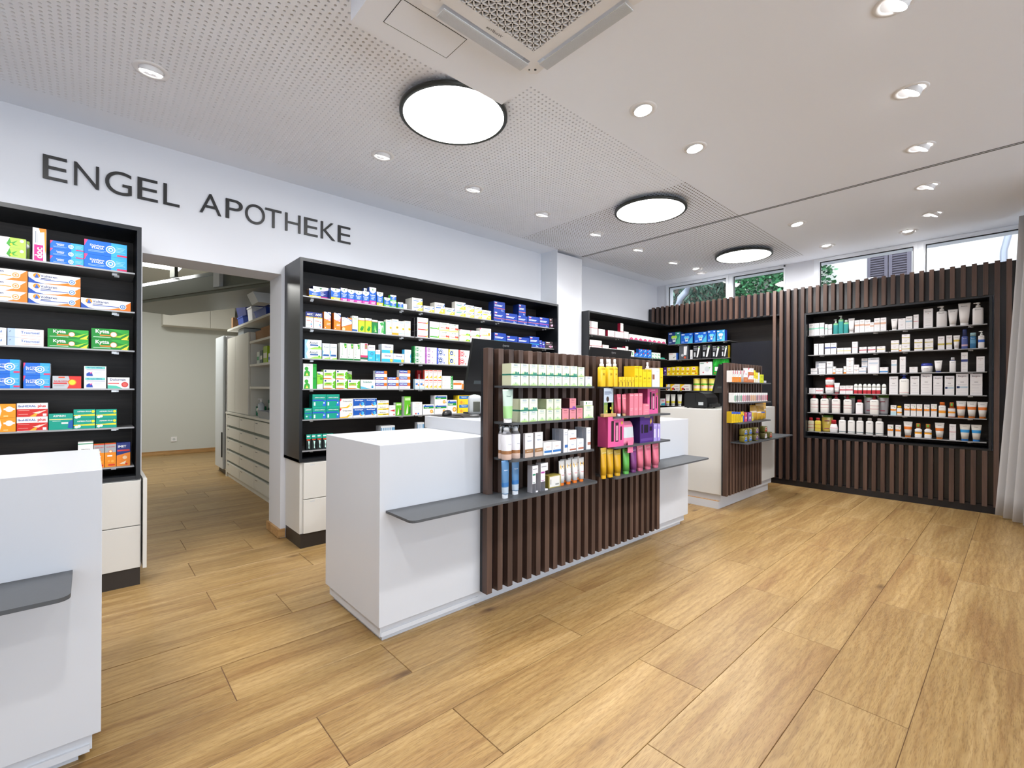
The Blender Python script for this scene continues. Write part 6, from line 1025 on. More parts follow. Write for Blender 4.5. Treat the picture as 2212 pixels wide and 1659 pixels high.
('K2','fem','box',5.3333,3.79,1.701,0.1774,0.075,0.0883,0,1,0,1), ('K2','fem','box',5.5273,3.79,1.701,0.1942,0.094,0.1111,0,1,0,1),
('K2','fem','box',5.6653,3.79,1.701,0.0706,0.051,0.1393,0,1,0,1), ('K2','gra','box',5.7863,3.79,1.701,0.1365,0.079,0.0929,0,1,0,1),
('K2','bps','box',5.9156,3.79,1.701,0.1036,0.055,0.0649,0,1,0,1), ('K2','bps','box',6.0279,3.79,1.701,0.1089,0.058,0.0684,0,1,0,1),
('K2','bps','box',6.0296,3.79,1.7702,0.1045,0.047,0.0552,0,1,0,1), ('K2','bps','box',6.1443,3.79,1.701,0.1115,0.058,0.0688,0,1,0,1),
('K2','bps','box',6.1445,3.79,1.7706,0.11,0.047,0.0549,0,1,0,1), ('K2','bps','box',6.2625,3.79,1.701,0.1125,0.06,0.0709,0,1,0,1),
('K2','bps','box',6.2604,3.79,1.7727,0.1094,0.046,0.0537,0,1,0,1), ('K2','wgs','box',6.3704,3.79,1.701,0.075,0.039,0.0457,0,2,0,1),
('K2','wgs','box',6.3704,3.79,1.7475,0.075,0.039,0.0457,1,2,0,1), ('K2','wgs','box',6.455,3.79,1.701,0.0811,0.039,0.0457,0,2,0,1),
('K2','wgs','box',6.455,3.79,1.7475,0.0811,0.039,0.0457,1,2,0,1), ('K2','wgs','box',6.5416,3.79,1.701,0.0792,0.039,0.046,0,2,0,1),
('K2','wgs','box',6.5416,3.79,1.7478,0.0792,0.039,0.046,1,2,0,1), ('K2','tep','pouchlie',6.6806,3.79,1.701,0.1675,0.093,0.0264,0,1,0,1),
('Q1','omg','box',3.6617,6.765,1.933,0.201,0.11,0.1908,0,1,0,1), ('Q1','omb','box',3.4561,6.765,1.933,0.1893,0.11,0.1576,0,1,0,1),
('Q1','omb','box',3.238,6.765,1.933,0.187,0.11,0.158,0,1,0,1), ('Q1','omb','box',3.0711,6.765,1.933,0.1177,0.084,0.1689,0,1,0,1),
('Q1','omc','box',2.9369,6.765,1.933,0.1143,0.081,0.1639,0,1,0,1), ('Q2','wbx','box',3.6791,6.765,1.69,0.1396,0.091,0.108,0,1,0,1),
('Q2','clr','box',3.5024,6.765,1.69,0.1454,0.103,0.2239,0,1,0,1), ('Q2','wnr','box',3.3805,6.765,1.69,0.0366,0.035,0.1413,0,1,0,1),
('Q2','the','box',3.2883,6.765,1.69,0.1307,0.093,0.2099,0,1,0,1), ('Q2','the','box',3.1428,6.765,1.69,0.1448,0.102,0.2111,0,1,0,1),
('Q2','the','box',2.999,6.765,1.69,0.1256,0.089,0.1865,0,1,0,1), ('Q2','thy','box',2.8805,6.765,1.69,0.0985,0.07,0.183,0,1,0,1),
('Q3','pur','box',3.8131,6.765,1.447,0.0495,0.036,0.1314,0,1,0,1), ('Q3','yel','box',3.7463,6.765,1.447,0.074,0.053,0.1299,0,1,0,1),
('Q3','yel','box',3.6691,6.765,1.447,0.0705,0.05,0.1329,0,1,0,1), ('Q3','yel','box',3.5936,6.765,1.447,0.0705,0.05,0.136,0,1,0,1),
('Q3','yel','box',3.5149,6.765,1.447,0.077,0.055,0.1307,0,1,0,1), ('Q3','yel','box',3.4343,6.765,1.447,0.0768,0.055,0.1304,0,1,0,1),
('Q3','yel','box',3.3387,6.765,1.447,0.1068,0.076,0.1321,0,1,0,1), ('Q3','boe','box',3.156,6.765,1.447,0.1877,0.11,0.1952,0,1,0,1),
('Q3','grb','box',2.9891,6.765,1.447,0.1136,0.05,0.23,0,1,0,1), ('Q3','grb','box',2.8743,6.765,1.447,0.107,0.05,0.2251,0,1,0,1),
('Q4','cra','box',3.7648,6.765,1.211,0.0616,0.044,0.0984,0,1,0,1), ('Q4','cra','box',3.6439,6.765,1.211,0.1565,0.085,0.1005,0,1,0,1),
('Q4','cra','box',3.4813,6.765,1.211,0.1567,0.083,0.0981,0,1,0,1), ('Q4','cay','can',3.3131,6.765,1.211,0.1031,0.058,0.1863,0,1,0,1),
('Q4','cay','can',3.1967,6.765,1.211,0.1016,0.057,0.1851,0,1,0,1), ('Q4','cay','can',3.0773,6.765,1.211,0.1019,0.057,0.1838,0,1,0,1),
('Q4','grl','box',2.9591,6.765,1.211,0.11,0.035,0.0309,0,1,0,1), ('Q5','bwt','box',3.8541,6.765,0.97,0.0885,0.063,0.1109,0,1,0,1),
('Q5','tuw','tube',3.7749,6.765,0.97,0.0744,0.042,0.1819,0,1,0,1), ('Q5','tuw','tube',3.6848,6.765,0.97,0.0798,0.045,0.1832,0,1,0,1),
('Q5','tuw','tube',3.5752,6.765,0.97,0.0758,0.043,0.1817,0,1,0,1), ('P1','oli','box',1.7285,1.868,1.259,0.0647,0.075,0.0605,0,2,1,1),
('P1','oli','box',1.7285,1.868,1.3203,0.0647,0.075,0.0605,1,2,1,1), ('P1','oli','box',1.7977,1.868,1.259,0.0619,0.075,0.0609,0,2,1,1),
('P1','oli','box',1.7977,1.868,1.3207,0.0619,0.075,0.0609,1,2,1,1), ('P1','oli','box',1.8672,1.868,1.259,0.0633,0.075,0.0608,0,2,1,1),
('P1','oli','box',1.8672,1.868,1.3206,0.0633,0.075,0.0608,1,2,1,1), ('P1','oli','box',1.9391,1.868,1.259,0.0633,0.075,0.0609,0,2,1,1),
('P1','oli','box',1.9391,1.868,1.3207,0.0633,0.075,0.0609,1,2,1,1), ('P1','oli','box',2.0085,1.868,1.259,0.0627,0.075,0.061,0,2,1,1),
('P1','oli','box',2.0085,1.868,1.3208,0.0627,0.075,0.061,1,2,1,1), ('P1','oli','box',2.0774,1.868,1.259,0.0639,0.075,0.0614,0,2,1,1),
('P1','oli','box',2.0774,1.868,1.3212,0.0639,0.075,0.0614,1,2,1,1), ('P1','oli','box',2.1476,1.868,1.259,0.0661,0.075,0.0613,0,2,1,1),
('P1','oli','box',2.1476,1.868,1.3211,0.0661,0.075,0.0613,1,2,1,1), ('P1','oli','box',2.2205,1.868,1.259,0.0658,0.075,0.0614,0,2,1,1),
('P1','oli','box',2.2205,1.868,1.3212,0.0658,0.075,0.0614,1,2,1,1), ('P1','olg','box',2.2918,1.868,1.259,0.0625,0.07,0.0595,0,2,0,1),
('P1','olg','box',2.2918,1.868,1.3193,0.0625,0.07,0.0595,1,2,0,1), ('P1','olw','box',2.368,1.868,1.259,0.0665,0.07,0.0622,0,1,0,1),
('P2','tgr','tube',1.6893,1.868,1.056,0.077,0.043,0.1816,0,1,0,1), ('P2','oli','box',1.7976,1.868,1.056,0.0632,0.07,0.0643,0,2,1,1),
('P2','oli','box',1.7976,1.868,1.1211,0.0632,0.07,0.0643,1,2,1,1), ('P2','oli','box',1.8676,1.868,1.056,0.0656,0.07,0.0642,0,2,1,1),
('P2','oli','box',1.8676,1.868,1.121,0.0656,0.07,0.0642,1,2,1,1), ('P2','olg','box',1.9373,1.868,1.056,0.0633,0.07,0.0676,0,1,0,1),
('P2','olg','box',2.0057,1.868,1.056,0.0597,0.08,0.0621,0,2,0,1), ('P2','olg','box',2.0057,1.868,1.1189,0.0597,0.08,0.0621,1,2,0,1),
('P2','olg','box',2.0732,1.868,1.056,0.0622,0.07,0.0625,0,2,0,1), ('P2','olg','box',2.0732,1.868,1.1193,0.0622,0.07,0.0625,1,2,0,1),
('P2','olp','box',2.1434,1.868,1.056,0.0608,0.05,0.0652,0,1,0,1), ('P2','olp','box',2.2124,1.868,1.056,0.0602,0.08,0.063,0,2,2,1),
('P2','olp','box',2.2124,1.868,1.1198,0.0602,0.08,0.063,1,2,2,1), ('P2','olp','box',2.2789,1.868,1.056,0.0588,0.05,0.065,0,1,0,1),
('P2','olb','box',2.3673,1.868,1.056,0.0982,0.07,0.0775,0,1,0,1), ('P2','olc','box',2.3632,1.868,1.1343,0.0905,0.03,0.0297,0,1,0,1),
('P3','spt','spray',1.6913,1.918,0.855,0.0394,0.023,0.1861,0,1,0,1), ('P3','spt','spray',1.6896,1.868,0.855,0.0571,0.032,0.1863,0,1,0,1),
('P3','spt','spray',1.754,1.868,0.855,0.0572,0.032,0.1858,0,1,0,1), ('P3','hyb','box',1.8355,1.868,0.855,0.0633,0.016,0.1358,0,1,0,1),
('P3','hyb','box',1.9138,1.868,0.855,0.0643,0.015,0.1371,0,1,0,1), ('P3','hyl','box',1.9871,1.868,0.855,0.0695,0.06,0.0743,0,1,0,1),
('P3','hyl','box',2.0647,1.868,0.855,0.078,0.06,0.0736,0,1,0,1), ('P3','hyt','box',2.1461,1.868,0.855,0.0386,0.03,0.1407,0,1,0,3),
('P3','hyr','box',2.2082,1.868,0.855,0.0775,0.06,0.0658,0,2,0,1), ('P3','hyr','box',2.2082,1.868,0.9216,0.0775,0.06,0.0658,1,2,0,1),
('P3','hyr','box',2.2857,1.868,0.855,0.0659,0.05,0.0726,0,1,0,1), ('P3','hyu','box',2.368,1.868,0.855,0.0436,0.03,0.1383,0,1,0,3),
('P4','tbl','tube',1.6687,1.868,0.648,0.056,0.032,0.2054,0,1,0,1), ('P4','tbl','tube',1.772,1.898,0.648,0.0583,0.033,0.1958,0,1,0,1),
('P4','cut','cutbox',1.8855,1.868,0.648,0.0462,0.04,0.1544,0,1,0,1), ('P4','cum','cutbox',1.9605,1.868,0.648,0.0605,0.04,0.1618,0,1,0,1),
('P4','soa','box',2.0726,1.888,0.648,0.1057,0.03,0.0743,0,1,0,2), ('P4','tfl','tube',2.1484,1.888,0.648,0.0534,0.03,0.1533,0,1,0,1),
('P4','tfl','tube',2.2105,1.888,0.648,0.0532,0.03,0.1536,0,1,0,1), ('P4','tfl','tube',2.2735,1.888,0.648,0.0549,0.031,0.1537,0,1,0,1),
('P4','tfl','tube',2.3364,1.888,0.648,0.0513,0.029,0.1541,0,1,0,1), ('P4','tfl','tube',2.2299,1.943,0.648,0.0629,0.035,0.1467,0,1,0,1),
('P4','tfl','tube',2.2968,1.943,0.648,0.0554,0.031,0.1498,0,1,0,1), ('P4','tfl','tube',2.3594,1.943,0.648,0.0538,0.03,0.1498,0,1,0,1),
('O1','ysp','spraybottle',2.5256,1.868,1.257,0.061,0.034,0.1823,0,1,0.735,1), ('O1','ysp','spraybottle',2.655,1.928,1.257,0.0283,0.016,0.1914,0,1,0.72,1),
('O1','ysp','spraybottle',2.6096,1.868,1.257,0.0613,0.035,0.1861,0,1,0.736,1), ('O1','ysp','spraybottle',2.6677,1.868,1.257,0.0478,0.027,0.1872,0,1,0.737,1),
('O1','ysm','box',2.7171,1.868,1.257,0.0375,0.035,0.0693,0,1,0,1), ('O1','ysm','box',2.7586,1.868,1.257,0.0361,0.035,0.0701,0,1,0,1),
('O1','ysm','box',2.7939,1.868,1.257,0.025,0.035,0.0709,0,1,0,1), ('O1','ysm','box',2.8298,1.868,1.257,0.0394,0.035,0.0714,0,1,0,1),
('O1','ysm','box',2.8705,1.868,1.257,0.0324,0.035,0.0723,0,1,0,1), ('O1','yta','box',2.9164,1.868,1.257,0.0486,0.09,0.1506,0,1,0,1),
('O1','yta','box',2.9677,1.868,1.257,0.044,0.06,0.1512,0,1,0,1), ('O1','yta','box',3.0239,1.868,1.257,0.0578,0.05,0.1288,0,1,0,1),
('O1','yta','box',3.0876,1.868,1.257,0.0593,0.05,0.1307,0,1,0,1), ('O1','ysp','spraybottle',3.194,1.938,1.257,0.0441,0.025,0.1911,0,1,0.747,1),
('O1','wta','box',3.1797,1.868,1.257,0.1073,0.06,0.1438,0,1,0,1), ('O1','yta','box',3.2603,1.868,1.257,0.0405,0.05,0.1474,0,1,0,1),
('O2','pos','poster',2.601,1.868,1.053,0.1139,0.064,0.1942,0,1,0,1), ('O2','tpk','tube',2.7418,1.918,1.053,0.0336,0.019,0.1502,0,1,0,1),
('O2','tpw','tube',2.7167,1.868,1.053,0.0447,0.025,0.1541,0,1,0,1), ('O2','tpt','tube',2.7782,1.868,1.053,0.048,0.027,0.1507,0,1,0,1),
('O2','pbx','box',2.8564,1.868,1.053,0.0518,0.05,0.1563,0,1,0,1), ('O2','pbx','box',2.9138,1.868,1.053,0.0531,0.05,0.1573,0,1,0,1),
('O2','pbx','box',2.9713,1.868,1.053,0.0498,0.05,0.1576,0,1,0,1), ('O2','pbs','box',3.0476,1.868,1.053,0.0843,0.05,0.0793,0,1,0,1),
('O2','pgi','box',3.1891,1.898,1.053,0.1494,0.085,0.1936,0,1,0,1), ('O3','pgi','box',2.6679,1.868,0.847,0.1827,0.085,0.2051,0,1,0,1),
('O3','pba','bag',2.8392,1.868,0.847,0.1455,0.081,0.165,0,1,0,1), ('O3','vgi','box',3.0544,1.868,0.847,0.1788,0.085,0.198,0,1,0,1),
('O3','lil','box',3.1753,1.868,0.847,0.0466,0.06,0.1321,0,1,0,1), ('O3','lil','box',3.2265,1.868,0.847,0.0425,0.06,0.1295,0,1,0,1),
('O4','ty','tube',2.5499,1.868,0.641,0.0654,0.037,0.2059,0,1,0,1), ('O4','ty','tube',2.6274,1.868,0.641,0.0747,0.042,0.1962,0,1,0,1),
('O4','ty','tube',2.7137,1.868,0.641,0.0806,0.045,0.1796,0,1,0,1), ('O4','tg','tube',2.817,1.868,0.641,0.081,0.045,0.1815,0,1,0,1),
('O4','tv','tube',2.9103,1.868,0.641,0.0786,0.044,0.1851,0,1,0,1), ('O4','tp','tube',2.9992,1.868,0.641,0.085,0.048,0.195,0,1,0,1),
('O4','tp','tube',3.1052,1.868,0.641,0.091,0.051,0.1932,0,1,0,1), ('O4','tp','tube',3.2145,1.868,0.641,0.09,0.05,0.1833,0,1,0,1),
('M1','orw','box',4.7636,1.945,1.313,0.0384,0.053,0.1157,0,1,0,1), ('M1','orw','box',4.8129,1.945,1.313,0.0455,0.053,0.117,0,1,0,1),
('M1','orw','box',4.8632,1.945,1.313,0.0437,0.053,0.1177,0,1,0,1), ('M1','orw','box',4.9312,1.945,1.313,0.0757,0.053,0.1192,0,1,0,1),
('M1','orc','box',5.0868,1.945,1.313,0.1125,0.053,0.1238,0,1,0,1), ('M1','orc','box',5.2254,1.945,1.313,0.1479,0.053,0.0765,0,2,0,1),
('M1','orc','box',5.2254,1.945,1.3903,0.1479,0.053,0.0765,1,2,0,1), ('M1','yfl','box',5.3272,1.945,1.313,0.0443,0.05,0.1323,0,1,0,1),
('M1','yfl','box',5.3885,1.945,1.313,0.0651,0.05,0.1111,0,1,0,1), ('M1','wbo','box',5.448,1.945,1.313,0.0429,0.05,0.1118,0,1,0,1),
('M1','lim','box',5.5327,1.945,1.313,0.1112,0.05,0.046,0,2,0,1), ('M1','lim','box',5.5327,1.945,1.3598,0.1112,0.05,0.046,1,2,0,1),
('M1','whs','box',5.6337,1.945,1.313,0.0695,0.04,0.0252,0,1,0,1), ('M2','lbg','box',4.8096,1.945,1.108,0.0447,0.05,0.0972,0,1,0,1),
('M2','lbd','box',4.8582,1.945,1.108,0.0453,0.05,0.097,0,1,0,1), ('M2','lbw','box',4.9075,1.945,1.108,0.046,0.05,0.0968,0,1,0,1),
('M2','lbg','box',4.9576,1.945,1.108,0.0467,0.05,0.0966,0,1,0,1), ('M2','lbp','box',5.0083,1.945,1.108,0.0473,0.05,0.0964,0,1,0,1),
('M2','lbp','box',5.0598,1.945,1.108,0.0481,0.05,0.0961,0,1,0,1), ('M2','lbr','box',5.112,1.945,1.108,0.0488,0.05,0.0959,0,1,0,1),
('M2','lbr','box',5.1649,1.945,1.108,0.0495,0.05,0.0957,0,1,0,1), ('M2','lbo','box',5.2187,1.945,1.108,0.0503,0.05,0.0955,0,1,0,1),
('M2','lbo','box',5.2732,1.945,1.108,0.051,0.05,0.0953,0,1,0,1), ('M2','lbo','box',5.3286,1.945,1.108,0.0518,0.05,0.095,0,1,0,1),
('M2','lbr','box',5.3848,1.945,1.108,0.0526,0.05,0.0948,0,1,0,1), ('M2','lbp','box',5.4419,1.945,1.108,0.0535,0.05,0.0946,0,1,0,1),
('M2','lbr','box',5.4998,1.945,1.108,0.0543,0.05,0.0943,0,1,0,1), ('M2','lbp','box',5.5586,1.945,1.108,0.0552,0.05,0.0941,0,1,0,1),
('M2','lbp','box',5.6183,1.945,1.108,0.0561,0.05,0.0938,0,1,0,1), ('M2','lbk','box',5.679,1.945,1.108,0.057,0.05,0.0936,0,1,0,1),
('M3','pri','box',4.7648,1.945,0.903,0.0465,0.05,0.1137,0,1,0,1), ('M3','pri','box',4.8181,1.945,0.903,0.0488,0.05,0.111,0,1,0,1),
('M3','pri','box',4.8739,1.945,0.903,0.0497,0.05,0.1079,0,1,0,1), ('M3','pri','box',4.9306,1.945,0.903,0.0505,0.05,0.1051,0,1,0,1),
('M3','pry','box',5.0054,1.945,0.903,0.0842,0.05,0.1066,0,1,0,1), ('M3','reb','box',5.0936,1.945,0.903,0.0661,0.05,0.0966,0,1,0,1),
('M3','vib','box',5.1972,1.945,0.903,0.1024,0.05,0.0938,0,1,0,1), ('M3','yeb','box',5.2765,1.945,0.903,0.0455,0.05,0.0892,0,1,0,1),
('M3','gbg','foilbag',5.6408,1.985,0.903,0.3209,0.013,0.1835,0,1,0,1), ('M3','gbg','foilbag',5.3516,1.945,0.903,0.1776,0.053,0.1673,0,1,0,1),
('M3','gbg','foilbag',5.5077,1.945,0.903,0.1213,0.053,0.1485,0,1,0,1), ('M3','gbb','foilbag',5.6207,1.945,0.903,0.0915,0.051,0.1416,0,1,0,1),
('M4','tnb','tin',4.93,1.88,0.701,0.085,0.05,0.07,0,1,0,1), ('M4','tnb','tin',5.05,1.88,0.701,0.085,0.05,0.07,0,1,0,1),
('M4','tnv','tin',5.18,1.945,0.701,0.085,0.05,0.07,0,1,0,1), ('M4','tnv','tin',5.185,1.865,0.701,0.085,0.05,0.07,0,1,0,1),
('M4','tnw','tin',5.45,1.87,0.701,0.085,0.05,0.07,0,1,0,1), ('M4','tnr','tin',5.58,1.865,0.701,0.085,0.05,0.07,0,1,0,1),
('M4','tnb','tin',4.93,1.88,0.7715,0.085,0.05,0.07,1,1,0,1), ('M4','tnb','tin',5.05,1.88,0.7715,0.085,0.05,0.07,1,1,0,1),
('M4','tnv','tin',5.185,1.865,0.7715,0.085,0.05,0.07,1,1,0,1), ('M4','tnr','tin',5.45,1.87,0.7715,0.085,0.05,0.07,1,1,0,1),
('W1','eut','box',1.8019,6.795,1.926,0.0534,0.038,0.1529,0,1,0,1), ('W1','eut','box',1.7467,6.795,1.926,0.0514,0.037,0.153,0,1,0,1),
('W1','eut','box',1.6898,6.795,1.926,0.0507,0.037,0.1538,0,1,0,1), ('W1','eut','box',1.6405,6.795,1.926,0.0304,0.035,0.1311,0,1,0,1),
('W1','eug','box',1.6009,6.795,1.926,0.0383,0.035,0.127,0,1,0,1), ('W1','tpm','pump',1.5435,6.795,1.926,0.0482,0.027,0.1812,0,1,0.742,1),
('W1','tpm','pump',1.49,6.795,1.926,0.0515,0.029,0.2197,0,1,0.823,1), ('W1','tpm','bottle',1.4374,6.795,1.926,0.0479,0.027,0.1633,0,1,0.834,1),
('W1','tbw','tube',1.385,6.795,1.926,0.0628,0.035,0.179,0,1,0,1), ('W1','eub','box',1.3267,6.795,1.926,0.047,0.035,0.1478,0,1,0,1),
('W1','eub','box',1.2778,6.795,1.926,0.0432,0.035,0.1492,0,1,0,1), ('W1','eub','box',1.2272,6.795,1.926,0.0516,0.037,0.1418,0,1,0,1),
('W1','eub','box',1.1837,6.795,1.926,0.0352,0.035,0.1101,0,1,0,1), ('W1','eub','box',1.1366,6.795,1.926,0.0529,0.038,0.1521,0,1,0,1),
('W1','eub','box',1.0787,6.795,1.926,0.0516,0.037,0.1523,0,1,0,1), ('W1','tbw','tube',0.9807,6.795,1.926,0.0591,0.033,0.1295,0,1,0,1),
('W1','euw','box',0.9127,6.795,1.926,0.0638,0.046,0.0621,0,2,0,1), ('W1','euw','box',0.9127,6.795,1.9889,0.0638,0.046,0.0621,1,2,0,1),
('W1','eul','box',0.8502,6.795,1.926,0.0555,0.04,0.1419,0,1,0,1), ('W1','eur','box',0.791,6.795,1.926,0.0427,0.035,0.1553,0,1,0,1),
('W1','euw','box',0.6899,6.795,1.926,0.0749,0.054,0.2073,0,1,0,1), ('W1','pmw','pump',0.5814,6.795,1.926,0.0849,0.048,0.2245,0,1,0.774,1),
('W1','tbw','tube',0.4941,6.795,1.926,0.0775,0.044,0.1802,0,1,0,1), ('W1','tbw','tube',0.4068,6.795,1.926,0.0952,0.053,0.2364,0,1,0,1),
('W1','pmw','pump',0.304,6.795,1.926,0.0824,0.046,0.228,0,1,0.781,1), ('W2','euw','box',1.7485,6.795,1.679,0.0478,0.035,0.1395,0,1,0,1),
('W2','euw','box',1.6941,6.795,1.679,0.0471,0.035,0.1387,0,1,0,1), ('W2','eun','box',1.627,6.795,1.679,0.054,0.039,0.1408,0,1,0,1),
('W2','eun','box',1.5658,6.795,1.679,0.0583,0.042,0.1397,0,1,0,1), ('W2','euy','box',1.4923,6.795,1.679,0.0652,0.047,0.0719,0,1,0,1),
('W2','euy','box',1.4222,6.795,1.679,0.0685,0.049,0.0712,0,1,0,1), ('W2','eur','box',1.3484,6.795,1.679,0.0523,0.038,0.139,0,1,0,1),
('W2','eum','box',1.2693,6.795,1.679,0.0695,0.05,0.0722,0,1,0,1), ('W2','eum','box',1.1855,6.795,1.679,0.0705,0.05,0.0704,0,1,0,1),
('W2','euy','box',1.0987,6.795,1.679,0.0739,0.053,0.0685,0,1,0,1), ('W2','euo','box',0.9733,6.795,1.679,0.0689,0.049,0.0635,0,2,0,1),
('W2','euo','box',0.9733,6.795,1.7433,0.0689,0.049,0.0635,1,2,0,1), ('W2','ors','box',0.9244,6.795,1.679,0.0204,0.035,0.0783,0,1,0,1),
('W2','euo','box',0.8776,6.795,1.679,0.068,0.049,0.063,0,3,0,1), ('W2','euo','box',0.8776,6.795,1.7428,0.068,0.049,0.063,1,3,0,1),
('W2','euo','box',0.8776,6.795,1.8065,0.068,0.049,0.063,2,3,0,1), ('W2','euo','box',0.7698,6.795,1.679,0.0678,0.049,0.0635,0,2,0,1),
('W2','euo','box',0.7698,6.795,1.7433,0.0678,0.049,0.0635,1,2,0,1), ('W2','euo','box',0.6824,6.795,1.679,0.0688,0.049,0.0624,0,2,0,1),
('W2','euo','box',0.6824,6.795,1.7422,0.0688,0.049,0.0624,1,2,0,1), ('W2','euo','box',0.5838,6.795,1.679,0.0526,0.038,0.1439,0,1,0,1),
('W2','euo','box',0.5207,6.795,1.679,0.0441,0.035,0.15,0,1,0,1), ('W2','tbo','tube',0.4641,6.795,1.679,0.0528,0.03,0.1459,0,1,0,1),
('W2','blb','bottle',0.4018,6.795,1.679,0.0497,0.028,0.2032,0,1,0.66,1), ('W2','blt','bottle',0.3392,6.795,1.679,0.0462,0.026,0.1626,0,1,0.793,1),
('W2','pmb','pump',0.2778,6.795,1.679,0.0482,0.027,0.176,0,1,0.755,1), ('W3','eug','box',1.7708,6.795,1.436,0.0707,0.051,0.0719,0,1,0,1),
('W3','eus','box',1.7139,6.865,1.436,0.1169,0.083,0.1624,0,1,0,1), ('W3','eug','box',1.6837,6.795,1.436,0.0716,0.037,0.0438,0,3,0,1),
('W3','eug','box',1.6837,6.795,1.4806,0.0716,0.037,0.0438,1,3,0,1), ('W3','eug','box',1.6837,6.795,1.5251,0.0716,0.037,0.0438,2,3,0,1),
('W3','eug','box',1.6034,6.795,1.436,0.0613,0.044,0.1543,0,1,0,1), ('W3','ors','box',1.5557,6.795,1.436,0.0268,0.035,0.0898,0,1,0,1),
('W3','euf','box',1.5039,6.795,1.436,0.07,0.05,0.0683,0,1,0,1), ('W3','ors','box',1.4461,6.795,1.436,0.0255,0.035,0.0899,0,1,0,1),
('W3','euf','box',1.3957,6.795,1.436,0.0697,0.05,0.063,0,3,0,1), ('W3','euf','box',1.3957,6.795,1.4998,0.0697,0.05,0.063,1,3,0,1),
('W3','euf','box',1.3957,6.795,1.5637,0.0697,0.05,0.063,2,3,0,1), ('W3','euf','box',1.3329,6.795,1.436,0.0477,0.035,0.105,0,1,0,1),
('W3','eua','box',1.272,6.795,1.436,0.0684,0.049,0.072,0,1,0,1), ('W3','eua','box',1.2636,6.855,1.436,0.0568,0.041,0.0597,0,3,0,1),
('W3','eua','box',1.2636,6.855,1.4965,0.0568,0.041,0.0597,1,3,0,1), ('W3','eua','box',1.2636,6.855,1.5571,0.0568,0.041,0.0597,2,3,0,1),
('W3','eus','box',1.1689,6.795,1.436,0.1027,0.073,0.1816,0,1,0,1), ('W3','euB','box',1.0726,6.795,1.436,0.0744,0.053,0.0684,0,1,0,1),
('W3','eul','box',0.9803,6.795,1.436,0.0481,0.035,0.1499,0,1,0,1), ('W3','euw','box',0.9037,6.795,1.436,0.051,0.037,0.1817,0,1,0,1),
('W3','euw','box',0.8108,6.795,1.436,0.0681,0.049,0.0635,0,1,0,1), ('W3','jbl','jar',0.7028,6.795,1.436,0.0981,0.055,0.1009,0,1,0,1),
('W3','tbd','tube',0.606,6.795,1.436,0.0645,0.036,0.1273,0,1,0,1), ('W3','bow','bottle',0.4927,6.795,1.436,0.0502,0.029,0.156,0,1,0.817,1),
('W3','eun','box',0.403,6.795,1.436,0.0497,0.036,0.2051,0,1,0,1), ('W3','euw','box',0.2835,6.795,1.436,0.0592,0.043,0.1569,0,1,0,1),
('W4','euw','box',1.7887,6.795,1.192,0.0698,0.05,0.0688,0,1,0,1), ('W4','eum','box',1.7125,6.795,1.192,0.0745,0.053,0.0692,0,1,0,1),
('W4','jrd','jar',1.6093,6.795,1.192,0.0967,0.054,0.1045,0,1,0,1), ('W4','jrd','jar',1.6097,6.795,1.2973,0.0967,0.054,0.0948,0,1,0,1),
('W4','tbr','tube',1.5289,6.795,1.192,0.0578,0.033,0.132,0,1,0,1), ('W4','eum','box',1.4673,6.795,1.192,0.0597,0.043,0.0976,0,1,0,1),
('W4','eum','box',1.3996,6.795,1.192,0.0681,0.049,0.0991,0,1,0,1), ('W4','rol','rollon',1.3366,6.795,1.192,0.0384,0.022,0.1193,0,1,0,1),
('W4','rol','rollon',1.2949,6.795,1.192,0.0385,0.022,0.1192,0,1,0,1), ('W4','rol','rollon',1.2483,6.795,1.192,0.0375,0.021,0.1191,0,1,0,1),
('W4','rol','rollon',1.207,6.795,1.192,0.0376,0.022,0.119,0,1,0,1), ('W4','rol','rollon',1.1639,6.795,1.192,0.0371,0.021,0.1189,0,1,0,1),
('W4','rol','rollon',1.1217,6.795,1.192,0.0377,0.022,0.1188,0,1,0,1), ('W4','row','rollon',1.0699,6.795,1.192,0.0402,0.023,0.1175,0,1,0,1),
('W4','eui','box',0.9831,6.795,1.192,0.077,0.055,0.2039,0,1,0,1), ('W4','pbb','pump',0.8923,6.795,1.192,0.0848,0.048,0.2236,0,1,0.802,1),
('W4','eui','box',0.7993,6.795,1.192,0.074,0.053,0.2033,0,1,0,1), ('W4','eui','box',0.7028,6.795,1.192,0.0908,0.065,0.2279,0,1,0,1),
('W4','eui','box',0.6081,6.795,1.192,0.0735,0.053,0.203,0,1,0,1), ('W4','euj','box',0.517,6.795,1.192,0.0746,0.053,0.2029,0,1,0,1),
('W4','euj','box',0.4192,6.795,1.192,0.0922,0.066,0.2253,0,1,0,1), ('W4','eui','box',0.3146,6.795,1.192,0.0905,0.064,0.224,0,1,0,1),
('W5','pmr','pump',1.7715,6.795,0.952,0.0873,0.049,0.2249,0,1,0.798,1), ('W5','pou','pouch',1.6531,6.865,0.952,0.1061,0.059,0.2105,0,1,0,1),
('W5','pmr','pump',1.6588,6.795,0.952,0.0866,0.049,0.2252,0,1,0.798,1), ('W5','pmr','pump',1.5391,6.795,0.952,0.0862,0.048,0.227,0,1,0.782,1),
('W5','pou','pouch',1.4165,6.865,0.952,0.1082,0.06,0.2145,0,1,0,1), ('W5','pmr','pump',1.4201,6.795,0.952,0.0824,0.046,0.2234,0,1,0.782,1),
('W5','bor','bottle',1.3026,6.795,0.952,0.0717,0.04,0.1704,0,1,0.805,1), ('W5','pou','pouch',1.2198,6.855,0.952,0.1026,0.057,0.228,0,1,0,1),
('W5','pmr','pump',1.1609,6.795,0.952,0.0841,0.047,0.2249,0,1,0.787,1), ('W5','pou','pouch',1.0925,6.855,0.952,0.1068,0.06,0.2299,0,1,0,1),
